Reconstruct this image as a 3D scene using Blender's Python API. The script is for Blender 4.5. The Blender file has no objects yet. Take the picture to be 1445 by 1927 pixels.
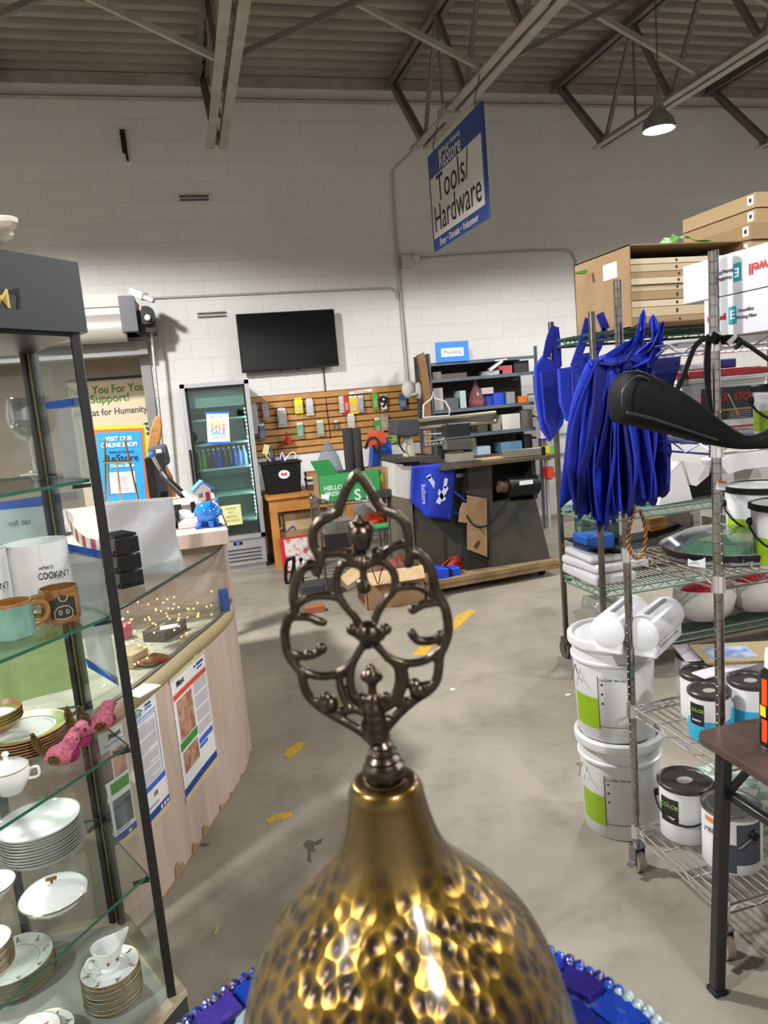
import bpy, bmesh, math, random
from math import sin, cos, pi, radians, atan2, sqrt
from mathutils import Vector, Matrix
random.seed(7)
S = bpy.context.scene
COL = S.collection

# ---------------------------------------------------------------- camera
EYE = Vector((0, 0, 1.65))
FPX = 1380.0
YAW, PITCH, ROLL = radians(14.5), radians(8.85), radians(4.94)
_f0 = Vector((sin(YAW), cos(YAW), 0)); _r0 = Vector((cos(YAW), -sin(YAW), 0)); _z = Vector((0, 0, 1))
FWD = _f0*cos(PITCH) - _z*sin(PITCH)
_u0 = _z*cos(PITCH) + _f0*sin(PITCH)
RGT = _r0*cos(ROLL) - _u0*sin(ROLL)
UPV = _r0*sin(ROLL) + _u0*cos(ROLL)
cam_d = bpy.data.cameras.new('camera'); cam = bpy.data.objects.new('camera', cam_d); COL.objects.link(cam)
cam.matrix_world = Matrix(((RGT.x, UPV.x, -FWD.x, EYE.x), (RGT.y, UPV.y, -FWD.y, EYE.y), (RGT.z, UPV.z, -FWD.z, EYE.z), (0, 0, 0, 1)))
cam_d.sensor_fit = 'VERTICAL'; cam_d.sensor_height = 36; cam_d.lens = 36*FPX/1927
cam_d.clip_start = 0.05; cam_d.clip_end = 60
cam_d.dof.use_dof = True; cam_d.dof.focus_distance = 2.6; cam_d.dof.aperture_fstop = 11
S.camera = cam

def ray(px, py): return FWD + RGT*((px-722.5)/FPX) + UPV*((963.5-py)/FPX)
def PZ(px, py, z=0.0): d = ray(px, py); return EYE + d*((z-EYE.z)/d.z)
def PY(px, py, y): d = ray(px, py); return EYE + d*(y/d.y)
def PX(px, py, x): d = ray(px, py); return EYE + d*(x/d.x)

# ---------------------------------------------------------------- view, world, lights
S.view_settings.view_transform = 'Standard'; S.view_settings.look = 'None'
S.view_settings.gamma = 1.0; S.view_settings.use_curve_mapping = False
S.view_settings.exposure = 0.0
S.cycles.max_bounces = 8; S.cycles.diffuse_bounces = 4; S.cycles.glossy_bounces = 4
S.cycles.transparent_max_bounces = 32; S.cycles.transmission_bounces = 8
S.cycles.caustics_reflective = False; S.cycles.caustics_refractive = False
W = bpy.data.worlds.new('world'); S.world = W; W.use_nodes = True
W.node_tree.nodes['Background'].inputs[0].default_value = (0.75, 0.85, 1.0, 1)
W.node_tree.nodes['Background'].inputs[1].default_value = 0.3
# ---------------------------------------------------------------- materials
def lin(h):
    h = h.lstrip('#'); c = [int(h[i:i+2], 16)/255 for i in (0, 2, 4)]
    return tuple(x/12.92 if x <= 0.04045 else ((x+0.055)/1.055)**2.4 for x in c) + (1.0,)
_mats = {}
def mat(name, hexc='#888888', rough=0.5, metal=0.0, bump=None, var=None, spec=0.5, emit=None, coat=0.0, trans=0.0, ior=1.45):
    """principled material; bump=(scale, strength), var=(scale, second colour, contrast low, contrast high)"""
    if name in _mats: return _mats[name]
    m = bpy.data.materials.new(name); m.use_nodes = True; nt = m.node_tree; b = nt.nodes['Principled BSDF']
    b.inputs['Base Color'].default_value = lin(hexc); b.inputs['Roughness'].default_value = rough
    b.inputs['Metallic'].default_value = metal; b.inputs['Specular IOR Level'].default_value = spec
    b.inputs['Coat Weight'].default_value = coat; b.inputs['Transmission Weight'].default_value = trans; b.inputs['IOR'].default_value = ior
    if emit: b.inputs['Emission Color'].default_value = lin(emit[0]); b.inputs['Emission Strength'].default_value = emit[1]
    if bump or var:
        tc = nt.nodes.new('ShaderNodeTexCoord')
    if var:
        n = nt.nodes.new('ShaderNodeTexNoise'); n.inputs['Scale'].default_value = var[0]; n.inputs['Detail'].default_value = 4
        r = nt.nodes.new('ShaderNodeValToRGB'); lo, hi = (var[2], var[3]) if len(var) > 3 else (0.35, 0.65)
        r.color_ramp.elements[0].position = lo; r.color_ramp.elements[1].position = hi
        r.color_ramp.elements[0].color = lin(hexc); r.color_ramp.elements[1].color = lin(var[1])
        nt.links.new(tc.outputs['Object'], n.inputs['Vector']); nt.links.new(n.outputs['Fac'], r.inputs['Fac'])
        nt.links.new(r.outputs['Color'], b.inputs['Base Color'])
    if bump:
        n2 = nt.nodes.new('ShaderNodeTexNoise'); n2.inputs['Scale'].default_value = bump[0]; n2.inputs['Detail'].default_value = 3
        bp = nt.nodes.new('ShaderNodeBump'); bp.inputs['Strength'].default_value = bump[1]; bp.inputs['Distance'].default_value = 0.01
        nt.links.new(tc.outputs['Object'], n2.inputs['Vector']); nt.links.new(n2.outputs['Fac'], bp.inputs['Height'])
        nt.links.new(bp.outputs['Normal'], b.inputs['Normal'])
    _mats[name] = m; return m
def nodes_of(name, hexc, **k):
    m = mat(name, hexc, **k); nt = m.node_tree
    return m, nt, nt.nodes['Principled BSDF']
def thin_glass(name, tint='#eef6f2', gloss=0.08, opac=0.0, opac_col='#ffffff', rough=0.02):
    if name in _mats: return _mats[name]
    m = bpy.data.materials.new(name); m.use_nodes = True; nt = m.node_tree
    for n in list(nt.nodes):
        if n.type != 'OUTPUT_MATERIAL': nt.nodes.remove(n)
    out = nt.nodes[0]
    tr = nt.nodes.new('ShaderNodeBsdfTransparent'); tr.inputs[0].default_value = lin(tint)
    gl = nt.nodes.new('ShaderNodeBsdfGlossy'); gl.inputs['Roughness'].default_value = rough
    fr = nt.nodes.new('ShaderNodeLayerWeight'); fr.inputs[0].default_value = 0.35
    mp = nt.nodes.new('ShaderNodeMapRange'); mp.inputs[3].default_value = gloss*0.5; mp.inputs[4].default_value = min(1, gloss*7)
    pw = nt.nodes.new('ShaderNodeMath'); pw.operation = 'POWER'; pw.inputs[1].default_value = 2.5
    nt.links.new(fr.outputs['Facing'], pw.inputs[0]); nt.links.new(pw.outputs[0], mp.inputs[0])
    mx = nt.nodes.new('ShaderNodeMixShader'); nt.links.new(mp.outputs[0], mx.inputs[0])
    nt.links.new(tr.outputs[0], mx.inputs[1]); nt.links.new(gl.outputs[0], mx.inputs[2])
    last = mx
    if opac > 0:
        df = nt.nodes.new('ShaderNodeBsdfDiffuse'); df.inputs[0].default_value = lin(opac_col)
        tl = nt.nodes.new('ShaderNodeBsdfTranslucent'); tl.inputs[0].default_value = lin(opac_col)
        m1 = nt.nodes.new('ShaderNodeMixShader'); m1.inputs[0].default_value = 0.4
        nt.links.new(df.outputs[0], m1.inputs[1]); nt.links.new(tl.outputs[0], m1.inputs[2])
        m2 = nt.nodes.new('ShaderNodeMixShader'); m2.inputs[0].default_value = opac
        nt.links.new(mx.outputs[0], m2.inputs[1]); nt.links.new(m1.outputs[0], m2.inputs[2]); last = m2
    nt.links.new(last.outputs[0], out.inputs[0])
    _mats[name] = m; return m
def flat(hexc, rough=0.6, metal=0.0): return mat('colour_%s_%d_%d' % (hexc.strip('#'), rough*100, metal*100), hexc, rough, metal)

# ---------------------------------------------------------------- mesh builder
def basis(o, x, y, zz=None):
    x = Vector(x).normalized(); y = Vector(y); y = (y - x*y.dot(x)).normalized(); k = x.cross(y)
    return Matrix(((x.x, y.x, k.x, o[0]), (x.y, y.y, k.y, o[1]), (x.z, y.z, k.z, o[2]), (0, 0, 0, 1)))
def RZ(a, o=(0, 0, 0)): return Matrix.Translation(Vector(o)) @ Matrix.Rotation(a, 4, 'Z')
def world_of(p):
    if p is None: return Matrix.Identity(4)
    m = p.matrix_basis.copy(); return world_of(p.parent) @ m
class MB:
    def __init__(s, frame=None): s.bm = bmesh.new(); s.mats = []; s.F = frame or Matrix.Identity(4)
    def mi(s, m):
        if m is None: return 0
        if m not in s.mats: s.mats.append(m)
        return s.mats.index(m)
    def v(s, p): return s.bm.verts.new(s.F @ Vector(p))
    def face(s, pts, m=None):
        f = s.bm.faces.new([s.v(p) for p in pts]); f.material_index = s.mi(m); return s
    def hull8(s, p, m=None):
        vs = [s.v(q) for q in p]; i = s.mi(m)
        for a in ((0, 3, 2, 1), (4, 5, 6, 7), (0, 1, 5, 4), (1, 2, 6, 5), (2, 3, 7, 6), (3, 0, 4, 7)):
            s.bm.faces.new([vs[j] for j in a]).material_index = i
        return s
    def box(s, c, d, m=None, R=None):
        x, y, z = d[0]/2, d[1]/2, d[2]/2
        P = [(-x, -y, -z), (x, -y, -z), (x, y, -z), (-x, y, -z), (-x, -y, z), (x, -y, z), (x, y, z), (-x, y, z)]
        if R is not None: P = [R @ Vector(q) for q in P]
        return s.hull8([Vector(c)+Vector(q) for q in P], m)
    def span(s, a, b, m=None):
        return s.box([(a[i]+b[i])/2 for i in range(3)], [abs(b[i]-a[i]) for i in range(3)], m)
    def bar(s, a, b, w, h, m=None, up=(0, 0, 1)):
        a, b = Vector(a), Vector(b); d = (b-a).normalized(); u = Vector(up)
        if abs(d.dot(u)) > 0.98: u = Vector((1, 0, 0)) if abs(d.x) < .9 else Vector((0, 1, 0))
        r = d.cross(u).normalized()*w/2; u = r.cross(d).normalized()*h/2
        return s.hull8([a-r-u, a+r-u, a+r+u, a-r+u, b-r-u, b+r-u, b+r+u, b-r+u], m)
    def tube(s, pts, r, m=None, seg=8, closed=False, cap=True, flatten=1.0):
        pts = [Vector(p) for p in pts]; n = len(pts); rs = r if isinstance(r, (list, tuple)) else [r]*n; i0 = s.mi(m)
        rings = []; prev = None
        for i, p in enumerate(pts):
            if closed: t = pts[(i+1) % n]-pts[i-1]
            else: t = pts[min(i+1, n-1)]-pts[max(i-1, 0)]
            t = t.normalized() if t.length > 1e-9 else Vector((0, 0, 1))
            if prev is None:
                u = t.orthogonal().normalized()
            else:
                u = (prev - t*prev.dot(t)); u = u.normalized() if u.length > 1e-6 else t.orthogonal().normalized()
            prev = u; w = t.cross(u)
            rings.append([s.v(p+(u*cos(2*pi*k/seg)+w*sin(2*pi*k/seg)*flatten)*rs[i]) for k in range(seg)])
        m_ = n if closed else n-1
        for i in range(m_):
            A, B = rings[i], rings[(i+1) % n]
            for k in range(seg): s.bm.faces.new((A[k], A[(k+1) % seg], B[(k+1) % seg], B[k])).material_index = i0
        if cap and not closed:
            s.bm.faces.new(rings[0][::-1]).material_index = i0; s.bm.faces.new(rings[-1]).material_index = i0
        return s
    def cyl(s, a, b, r, r2=None, m=None, seg=20): return s.tube([a, b], [r, r if r2 is None else r2], m, seg)
    def lathe(s, prof, c=(0, 0, 0), m=None, seg=24, ms=None, a0=0, sx=1, sy=1):
        rings = []; c = Vector(c)
        for (r, z) in prof:
            if r < 1e-5: rings.append([s.v(c+Vector((0, 0, z)))])
            else: rings.append([s.v(c+Vector((r*sx*cos(a0+2*pi*k/seg), r*sy*sin(a0+2*pi*k/seg), z))) for k in range(seg)])
        for i in range(len(prof)-1):
            A, B = rings[i], rings[i+1]; idx = s.mi(ms[i] if ms else m)
            for k in range(seg):
                k2 = (k+1) % seg
                if len(A) == 1 and len(B) == 1: continue
                if len(A) == 1: f = (A[0], B[k], B[k2])
                elif len(B) == 1: f = (A[k], B[0], A[k2])
                else: f = (A[k], B[k], B[k2], A[k2])
                s.bm.faces.new(f).material_index = idx
        return s
    def ball(s, c, r, m=None, seg=16, sc=(1, 1, 1)):
        c = Vector(c); n = max(6, seg//2)
        pr = [(r*sin(pi*i/n), -r*cos(pi*i/n)*sc[2]) for i in range(n+1)]
        pr[0] = (0, pr[0][1]); pr[-1] = (0, pr[-1][1])
        return s.lathe(pr, c, m, seg, sx=sc[0], sy=sc[1])
    def prism(s, poly, z0, z1, m=None):
        i = s.mi(m); a = [s.v((x, y, z0)) for x, y in poly]; b = [s.v((x, y, z1)) for x, y in poly]; n = len(poly)
        s.bm.faces.new(a[::-1]).material_index = i; s.bm.faces.new(b).material_index = i
        for k in range(n): s.bm.faces.new((a[k], a[(k+1) % n], b[(k+1) % n], b[k])).material_index = i
        return s
    def grid(s, nu, nv, fn, m=None, closed_u=False):
        i = s.mi(m); V = [[s.v(fn(u/(nu if closed_u else nu-1), v/(nv-1))) for v in range(nv)] for u in range(nu)]
        for u in range(nu if closed_u else nu-1):
            for v in range(nv-1):
                u2 = (u+1) % nu
                s.bm.faces.new((V[u][v], V[u2][v], V[u2][v+1], V[u][v+1])).material_index = i
        return s
    def build(s, name, m=None, parent=None, world=False, smooth=True, ang=35, bevel=0, solid=0, sub=0, origin=None, remesh=0, merge=False, seg=2, fixn=True):
        if merge: bmesh.ops.remove_doubles(s.bm, verts=s.bm.verts, dist=1e-5)
        if fixn: bmesh.ops.recalc_face_normals(s.bm, faces=s.bm.faces)
        T = Matrix.Identity(4)
        if world and parent is not None: T = world_of(parent).inverted()
        if origin is not None: T = Matrix.Translation(-Vector(origin))
        s.bm.transform(T)
        me = bpy.data.meshes.new(name); s.bm.to_mesh(me); s.bm.free()
        for q in (s.mats or ([m] if m else [])): me.materials.append(q)
        o = bpy.data.objects.new(name, me); COL.objects.link(o)
        if parent is not None: o.parent = parent
        if origin is not None: o.location = origin
        if remesh:
            q = o.modifiers.new('r', 'REMESH'); q.mode = 'VOXEL'; q.voxel_size = remesh; q.use_smooth_shade = True
            q = o.modifiers.new('s', 'SMOOTH'); q.iterations = 6; q.factor = .5
        if solid: q = o.modifiers.new('t', 'SOLIDIFY'); q.thickness = solid; q.offset = 0
        if bevel: q = o.modifiers.new('b', 'BEVEL'); q.width = bevel; q.segments = seg; q.limit_method = 'ANGLE'; q.angle_limit = radians(40)
        if sub: q = o.modifiers.new('u', 'SUBSURF'); q.levels = sub; q.render_levels = sub
        if smooth: me.shade_smooth(); (me.set_sharp_from_angle(angle=radians(ang)) if not (sub or remesh) else None)
        return o
def tag(o, label=None, cat=None, group=None, kind=None):
    if label: o['label'] = label
    if cat: o['category'] = cat
    if group: o['group'] = group
    if kind: o['kind'] = kind
    return o
def thing(name, label, cat, loc=(0, 0, 0), rz=0, group=None):
    o = bpy.data.objects.new(name, None); COL.objects.link(o); o.empty_display_size = .05
    o.location = Vector(loc); o.rotation_euler = (0, 0, rz)
    return tag(o, label, cat, group)
def dup(root, loc=None, rz=None, label=None, group=None):
    def cp(o, par):
        c = o.copy(); COL.objects.link(c); c.parent = par
        for ch in [x for x in o.children if x is not c]: cp(ch, c)
        return c
    kids = list(root.children); r = root.copy(); COL.objects.link(r)
    for ch in kids: cp(ch, r)
    if loc is not None: r.location = Vector(loc)
    if rz is not None: r.rotation_euler = (0, 0, rz)
    if label: r['label'] = label
    if group: r['group'] = group
    return r
def stru(o): o['kind'] = 'structure'; return o

def text(body, size, m, frame, parent=None, name='lettering', align='CENTER', sx=1.0, world=True, bold=0.0, depth=0.0006, label=None, shear=0):
    """lettering in the XY plane of frame (x right, y up), converted to a mesh"""
    cu = bpy.data.curves.new(name, 'FONT'); cu.body = body; cu.size = size; cu.align_x = align; cu.align_y = 'CENTER'
    cu.extrude = depth; cu.offset = bold*size; cu.resolution_u = 3; cu.shear = shear
    to = bpy.data.objects.new(name+'_t', cu); COL.objects.link(to)
    bpy.context.view_layer.update()
    dg = bpy.context.evaluated_depsgraph_get(); me = bpy.data.meshes.new_from_object(to.evaluated_get(dg))
    bpy.data.objects.remove(to); bpy.data.curves.remove(cu)
    T = frame @ Matrix.Diagonal((sx, 1, 1, 1))
    if world and parent is not None: T = world_of(parent).inverted() @ T
    me.transform(T); me.materials.clear(); me.materials.append(m); me.name = name
    o = bpy.data.objects.new(name, me); COL.objects.link(o)
    if parent is not None: o.parent = parent
    if label: o['label'] = label
    return o
def off(frame, x, y, z=0.0): return frame @ Matrix.Translation(Vector((x, y, z)))
def quadframe(tl, tr, bl):
    """frame on a plane through three corner points, origin bottom-left, plus width, height"""
    x = tr-tl; y = tl-bl; return basis(bl, x, y), x.length, y.length
def smoothpts(pts, n=4, closed=False):
    P = [Vector(p) for p in pts]; N = len(P); out = []
    for i in range(N if closed else N-1):
        p0 = P[(i-1) % N] if (closed or i > 0) else P[0]; p1 = P[i]; p2 = P[(i+1) % N]
        p3 = P[(i+2) % N] if (closed or i+2 < N) else P[-1]
        for k in range(n):
            t = k/n; out.append(0.5*((2*p1)+(p2-p0)*t+(2*p0-5*p1+4*p2-p3)*t*t+(3*p1-p0-3*p2+p3)*t**3))
    if not closed: out.append(P[-1])
    return out

# shared materials
GLASS = thin_glass('clear_glass', '#f8fbfa', 0.07)
SHELFGLASS = thin_glass('shelf_glass', '#f6faf8', 0.10)
POLY = thin_glass('clear_plastic_film', '#f2f4f4', 0.10, 0.22, '#dfe6e8', 0.12)
GREENEDGE = mat('green_glass_edge', '#1f5a4a', 0.2, 0, spec=0.7)
CHROME = mat('chrome', '#dadadb', 0.24, 1.0)
STEEL = mat('brushed_steel', '#97989a', 0.32, 1.0)
DSTEEL = mat('dull_steel', '#76746f', 0.45, 0.8, var=(20, '#5c5852'))
BLACK = mat('black_plastic', '#101010', 0.5, spec=.3)
BLACKM = mat('black_painted_metal', '#17161a', 0.35)
WHITE = mat('white_plastic', '#e6e7e8', 0.4)
PAPER = mat('white_paper', '#dcdcdf', 0.8)
CARD = mat('cardboard', '#977a5a', 0.85, var=(12, '#8b6e4e'))
CARDL = mat('pale_cardboard', '#b59c78', 0.85, var=(14, '#a98f6a'))
WOOD = mat('orange_wood', '#b07a3c', 0.5, var=(6, '#9c682f'))
TAPE = mat('blue_masking_tape', '#1b62c4', 0.7)
INK = mat('black_ink', '#16161a', 0.6)
# ================================================================ room shell
YW = 8.35
ZTOP = 4.83
X0, X1, Y0 = -6.0, 9.6, -4.5
def wall_material():
    m, nt, b = nodes_of('painted_block_wall', '#c9c9c6', rough=0.75)
    tc = nt.nodes.new('ShaderNodeTexCoord'); sep = nt.nodes.new('ShaderNodeSeparateXYZ'); cmb = nt.nodes.new('ShaderNodeCombineXYZ')
    nt.links.new(tc.outputs['Object'], sep.inputs[0])
    ad = nt.nodes.new('ShaderNodeMath'); ad.operation = 'ADD'
    nt.links.new(sep.outputs['X'], ad.inputs[0]); nt.links.new(sep.outputs['Y'], ad.inputs[1])
    nt.links.new(ad.outputs[0], cmb.inputs['X']); nt.links.new(sep.outputs['Z'], cmb.inputs['Y'])
    br = nt.nodes.new('ShaderNodeTexBrick'); nt.links.new(cmb.outputs[0], br.inputs['Vector'])
    br.inputs['Scale'].default_value = 1.0; br.inputs['Brick Width'].default_value = 0.406; br.inputs['Row Height'].default_value = 0.2032
    br.inputs['Mortar Size'].default_value = 0.006; br.inputs['Mortar Smooth'].default_value = 0.3; br.offset = 0.5
    br.inputs['Color1'].default_value = lin('#cfcfcc'); br.inputs['Color2'].default_value = lin('#cccbc8'); br.inputs['Mortar'].default_value = lin('#c6c5c2')
    nz = nt.nodes.new('ShaderNodeTexNoise'); nz.inputs['Scale'].default_value = 0.6; nz.inputs['Detail'].default_value = 5
    nt.links.new(tc.outputs['Object'], nz.inputs['Vector'])
    mx = nt.nodes.new('ShaderNodeMix'); mx.data_type = 'RGBA'; mx.blend_type = 'MULTIPLY'; mx.inputs[0].default_value = 0.35
    rp = nt.nodes.new('ShaderNodeValToRGB'); rp.color_ramp.elements[0].position = .3; rp.color_ramp.elements[1].position = .7
    rp.color_ramp.elements[0].color = (.72, .7, .67, 1); rp.color_ramp.elements[1].color = (1, 1, 1, 1)
    nt.links.new(nz.outputs['Fac'], rp.inputs['Fac']); nt.links.new(br.outputs['Color'], mx.inputs[6]); nt.links.new(rp.outputs[0], mx.inputs[7])
    nt.links.new(mx.outputs[2], b.inputs['Base Color'])
    bp = nt.nodes.new('ShaderNodeBump'); bp.inputs['Distance'].default_value = 0.004; bp.inputs['Strength'].default_value = 0.35; bp.invert = True
    nt.links.new(br.outputs['Fac'], bp.inputs['Height']); nt.links.new(bp.outputs[0], b.inputs['Normal'])
    return m
def floor_material():
    m, nt, b = nodes_of('sealed_concrete', '#8d877c', rough=0.42)
    tc = nt.nodes.new('ShaderNodeTexCoord')
    def noise(sc, det=6, rg=.55):
        n = nt.nodes.new('ShaderNodeTexNoise'); n.inputs['Scale'].default_value = sc; n.inputs['Detail'].default_value = det; n.inputs['Roughness'].default_value = rg
        nt.links.new(tc.outputs['Object'], n.inputs['Vector']); return n
    def ramp(src, stops):
        r = nt.nodes.new('ShaderNodeValToRGB'); e = r.color_ramp.elements
        e[0].position, e[0].color = stops[0][0], lin(stops[0][1]); e[1].position, e[1].color = stops[-1][0], lin(stops[-1][1])
        for p, c in stops[1:-1]: q = e.new(p); q.color = lin(c)
        nt.links.new(src, r.inputs['Fac']); return r
    a = ramp(noise(0.9, 8, .6).outputs['Fac'], [(0.3, '#7c766b'), (0.5, '#8a8477'), (0.68, '#9a9385')])
    c = ramp(noise(3.5, 8, .7).outputs['Fac'], [(0.3, '#cfcbc2'), (0.5, '#ffffff'), (0.8, '#ffffff')])
    mx = nt.nodes.new('ShaderNodeMix'); mx.data_type = 'RGBA'; mx.blend_type = 'MULTIPLY'; mx.inputs[0].default_value = 0.7
    nt.links.new(a.outputs[0], mx.inputs[6]); nt.links.new(c.outputs[0], mx.inputs[7]); nt.links.new(mx.outputs[2], b.inputs['Base Color'])
    r = nt.nodes.new('ShaderNodeMapRange'); r.inputs[3].default_value = 0.36; r.inputs[4].default_value = 0.62
    nt.links.new(noise(2.2).outputs['Fac'], r.inputs[0]); nt.links.new(r.outputs[0], b.inputs['Roughness'])
    return m
WALLM = wall_material(); FLOORM = floor_material()
mb = MB(); mb.span((X0-.2, Y0-.2, -.15), (X1+.2, 12.6, 0)); stru(mb.build('floor', FLOORM, smooth=False))
# back wall with the opening of the roller door at its left
DX0, DX1, DZ = -3.6, -0.27, 2.42
mb = MB()
mb.span((X0-.2, YW, 0), (DX0, YW+.2, 5.1)); mb.span((DX1, YW, 0), (X1+.2, YW+.2, 5.1)); mb.span((DX0, YW, DZ), (DX1, YW+.2, 5.1))
stru(mb.build('wall_back', WALLM, smooth=False))
for nm, a, b_ in (('wall_left', (X0-.2, Y0, 0), (X0, YW, 5.1)), ('wall_right', (X1, Y0, 0), (X1+.2, YW, 5.1)), ('wall_front', (X0-.2, Y0-.2, 0), (X1+.2, Y0, 5.1))):
    stru(MB().span(a, b_).build(nm, WALLM, smooth=False))
# annex behind the roller door
ANX = mat('annex_wall_paint', '#a79d92', 0.8, var=(2, '#9c9287'))
stru(MB().span((X0, 12.4, 0), (1.2, 12.6, 3.3)).build('wall_annex_back', ANX, smooth=False))
stru(MB().span((X0-.2, YW+.2, 0), (X0, 12.6, 3.3)).build('wall_annex_left', ANX, smooth=False))
stru(MB().span((1.0, YW+.2, 0), (1.2, 12.4, 3.3)).build('wall_annex_right', ANX, smooth=False))
stru(MB().span((X0, YW+.2, 3.3), (1.2, 12.6, 3.4)).build('ceiling_annex', mat('annex_ceiling', '#8c857c', 0.8), smooth=False))
# corrugated deck
DECKM = mat('painted_steel_deck', '#978f85', 0.6, 0.0, var=(1.2, '#887f76'))
mb = MB(); prof = []; y = Y0-.2
while y < YW+.2:
    prof += [(y, 5.10), (y+.012, 5.175), (y+.11, 5.175), (y+.122, 5.10)]; y += .2
prof.append((YW+.2, 5.10))
i0 = mb.mi(DECKM); A = [mb.v((X0-.2, a, b_)) for a, b_ in prof]; B = [mb.v((X1+.2, a, b_)) for a, b_ in prof]
for k in range(len(prof)-1): mb.bm.faces.new((A[k], A[k+1], B[k+1], B[k])).material_index = i0
stru(mb.build('ceiling', DECKM, smooth=False, solid=.006))
JOISTM = mat('grey_painted_steel', '#a09a90', 0.5, 0.25, var=(5, '#8f897f'))
JOISTD = mat('joist_primer', '#77716a', 0.55, 0.25, var=(5, '#69635c'))
# bearing ledge along the top of the wall
mb = MB(); mb.span((X0, YW-.03, 4.99), (X1, YW, 5.1)); mb.tube([(X0, YW-.05, 4.85), (X1, YW-.05, 4.85)], .02, seg=8)
stru(mb.build('trim_1', JOISTM))
# open web joists
def joist(x, label):
    t = thing('bar_joist', label, 'roof joist', (x, 0, 4.05), 0, 'open web roof joists under the deck')
    zt, zb, ye = 5.05, 4.12, 7.45
    m = MB()
    for s in (-1, 1): m.span((x+s*.018, Y0, zt-.06), (x+s*.075, YW, zt-.05)); m.span((x+s*.018, Y0, zt-.05), (x+s*.028, YW, zt+.04))
    m.build('top_chord', JOISTD, t, world=True, smooth=False)
    m = MB()
    for s in (-1, 1):
        m.span((x+s*.02, Y0, zb-.035), (x+s*.095, ye, zb-.025)); m.span((x+s*.02, Y0, zb-.025), (x+s*.03, ye, zb+.04))
    m.build('bottom_chord', JOISTM, t, world=True, smooth=False)
    MB().bar((x, ye-.1, zb), (x, YW-.12, zt-.03), .07, .07).build('end_web', JOISTD, t, world=True, smooth=False)
    m = MB(); y = ye-.12; up = True; k = 0
    while y > Y0+.6:
        m.bar((x, y, zb), (x, y-.55, zt-.03), .035, .035); m.bar((x, y-.55, zt-.03), (x, y-1.1, zb), .045, .045)
        if k % 2 == 0: m.tube([(x, y-.55, zb), (x, y-.55, zt-.03)], .012, seg=6)
        y -= 1.1; k += 1
    m.build('web_members', JOISTD, t, world=True, smooth=False)
    return t
JX = [-3.42, -1.4, 0.61, 2.64, 4.66, 6.75, 8.75]
JL = ['roof joist beyond the left edge of the display case', 'leftmost roof joist, its end just showing at the left picture edge', 'roof joist running straight up above the television',
      'roof joist that carries the hanging tools sign', 'roof joist that ends just left of the glowing ceiling lamp', 'roof joist cut by the right picture edge, beyond the lamp', 'roof joist furthest right above the boxes']
for x, l in zip(JX, JL): joist(x, l)
k = 0
names = ['left of the television joist', 'between the television joist and the sign joist', 'between the sign joist and the lamp joist', 'right of the lamp joist', 'far right over the tall shelves']
for i in range(1, len(JX)-1):
    for yb in (5.75,) :
        for s in (0, 1):
            za, zc = (5.0, 4.14) if s else (4.14, 5.0)
            o = MB().bar((JX[i]+.03, yb+.03*s, za), (JX[i+1]-.03, yb+.03*s, zc), .04, .04, up=(0, 1, 0)).build('cross_brace', JOISTM if s else JOISTD, smooth=False, origin=(JX[i]+.03, yb, za))
            tag(o, ('angled steel brace rising to the right ' if not s else 'angled steel brace falling to the right ') + names[i-1], 'brace', 'cross braces between the joists')

# yellow floor marks and stains
YEL = mat('worn_yellow_paint', '#c69a1e', 0.6, var=(30, '#a88f52', .45, .6))
def floor_patch(name, pts, m, label, z=.002):
    o = MB(); P = [PZ(a, b_) for a, b_ in pts]; o.prism([(p.x, p.y) for p in P], .0004, z, m); c = P[0]
    return tag(o.build(name, smooth=False, origin=(c.x, c.y, 0)), label, 'floor marking', 'worn yellow tape on the concrete')
floor_patch('floor_tape', [(848, 1180), (858, 1160), (885, 1146), (895, 1150), (872, 1172), (856, 1186)], YEL, 'yellow floor tape stripe just behind the right edge of the finial')
floor_patch('floor_tape', [(776, 1234), (790, 1216), (812, 1208), (818, 1212), (800, 1234)], YEL, 'short yellow floor tape stripe seen through the openwork of the finial')
floor_patch('floor_tape', [(534, 1424), (540, 1410), (562, 1398), (576, 1397), (565, 1412), (546, 1430)], YEL, 'orange yellow paint patch on the floor left of the brass lamp neck')
floor_patch('floor_tape', [(500, 1545), (520, 1532), (552, 1527), (548, 1538), (520, 1545), (505, 1552)], YEL, 'faint yellow paint smear on the floor left of the brass dome')
floor_patch('floor_tape', [(1083, 1437), (1118, 1424), (1128, 1430), (1128, 1458), (1105, 1452)], mat('dirty_yellow_paint', '#8f8a45', .7, var=(60, '#5c5a4a')), 'dirty yellow square mark on the floor beside the white buckets')
floor_patch('floor_tape', [(620, 1322), (650, 1303), (682, 1303), (660, 1325), (640, 1332)], mat('dirty_yellow_paint'), 'dull yellow mark on the floor behind the lower finial')
CRK = mat('dark_floor_stain', '#57524a', .8)
def stain(pts, l):
    P = [PZ(a, b_) for a, b_ in pts]; o = MB().prism([(p.x, p.y) for p in P], .0003, .001, CRK)
    tag(o.build('floor_stain', smooth=False, origin=(P[0].x, P[0].y, 0)), l, 'floor stain', 'dark stains on the concrete')
stain([(570, 1590), (578, 1580), (592, 1584), (608, 1577), (604, 1588), (590, 1592), (594, 1604), (584, 1602), (586, 1624), (578, 1620), (580, 1600)], 'dark cracked stain on the floor left of the brass dome')
stain([(372, 1592), (384, 1586), (396, 1589), (386, 1594)], 'small dark scuff on the floor at the foot of the pink counter')
tag(MB().tube([PZ(404, 1760)+Vector((0, 0, .004)), PZ(411, 1745)+Vector((0, 0, .004))], .003, seg=5).build('wood_splinter', CARDL, origin=PZ(404, 1760)), 'tiny pale splinter lying on the bare floor left of the brass dome', 'litter')
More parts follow.
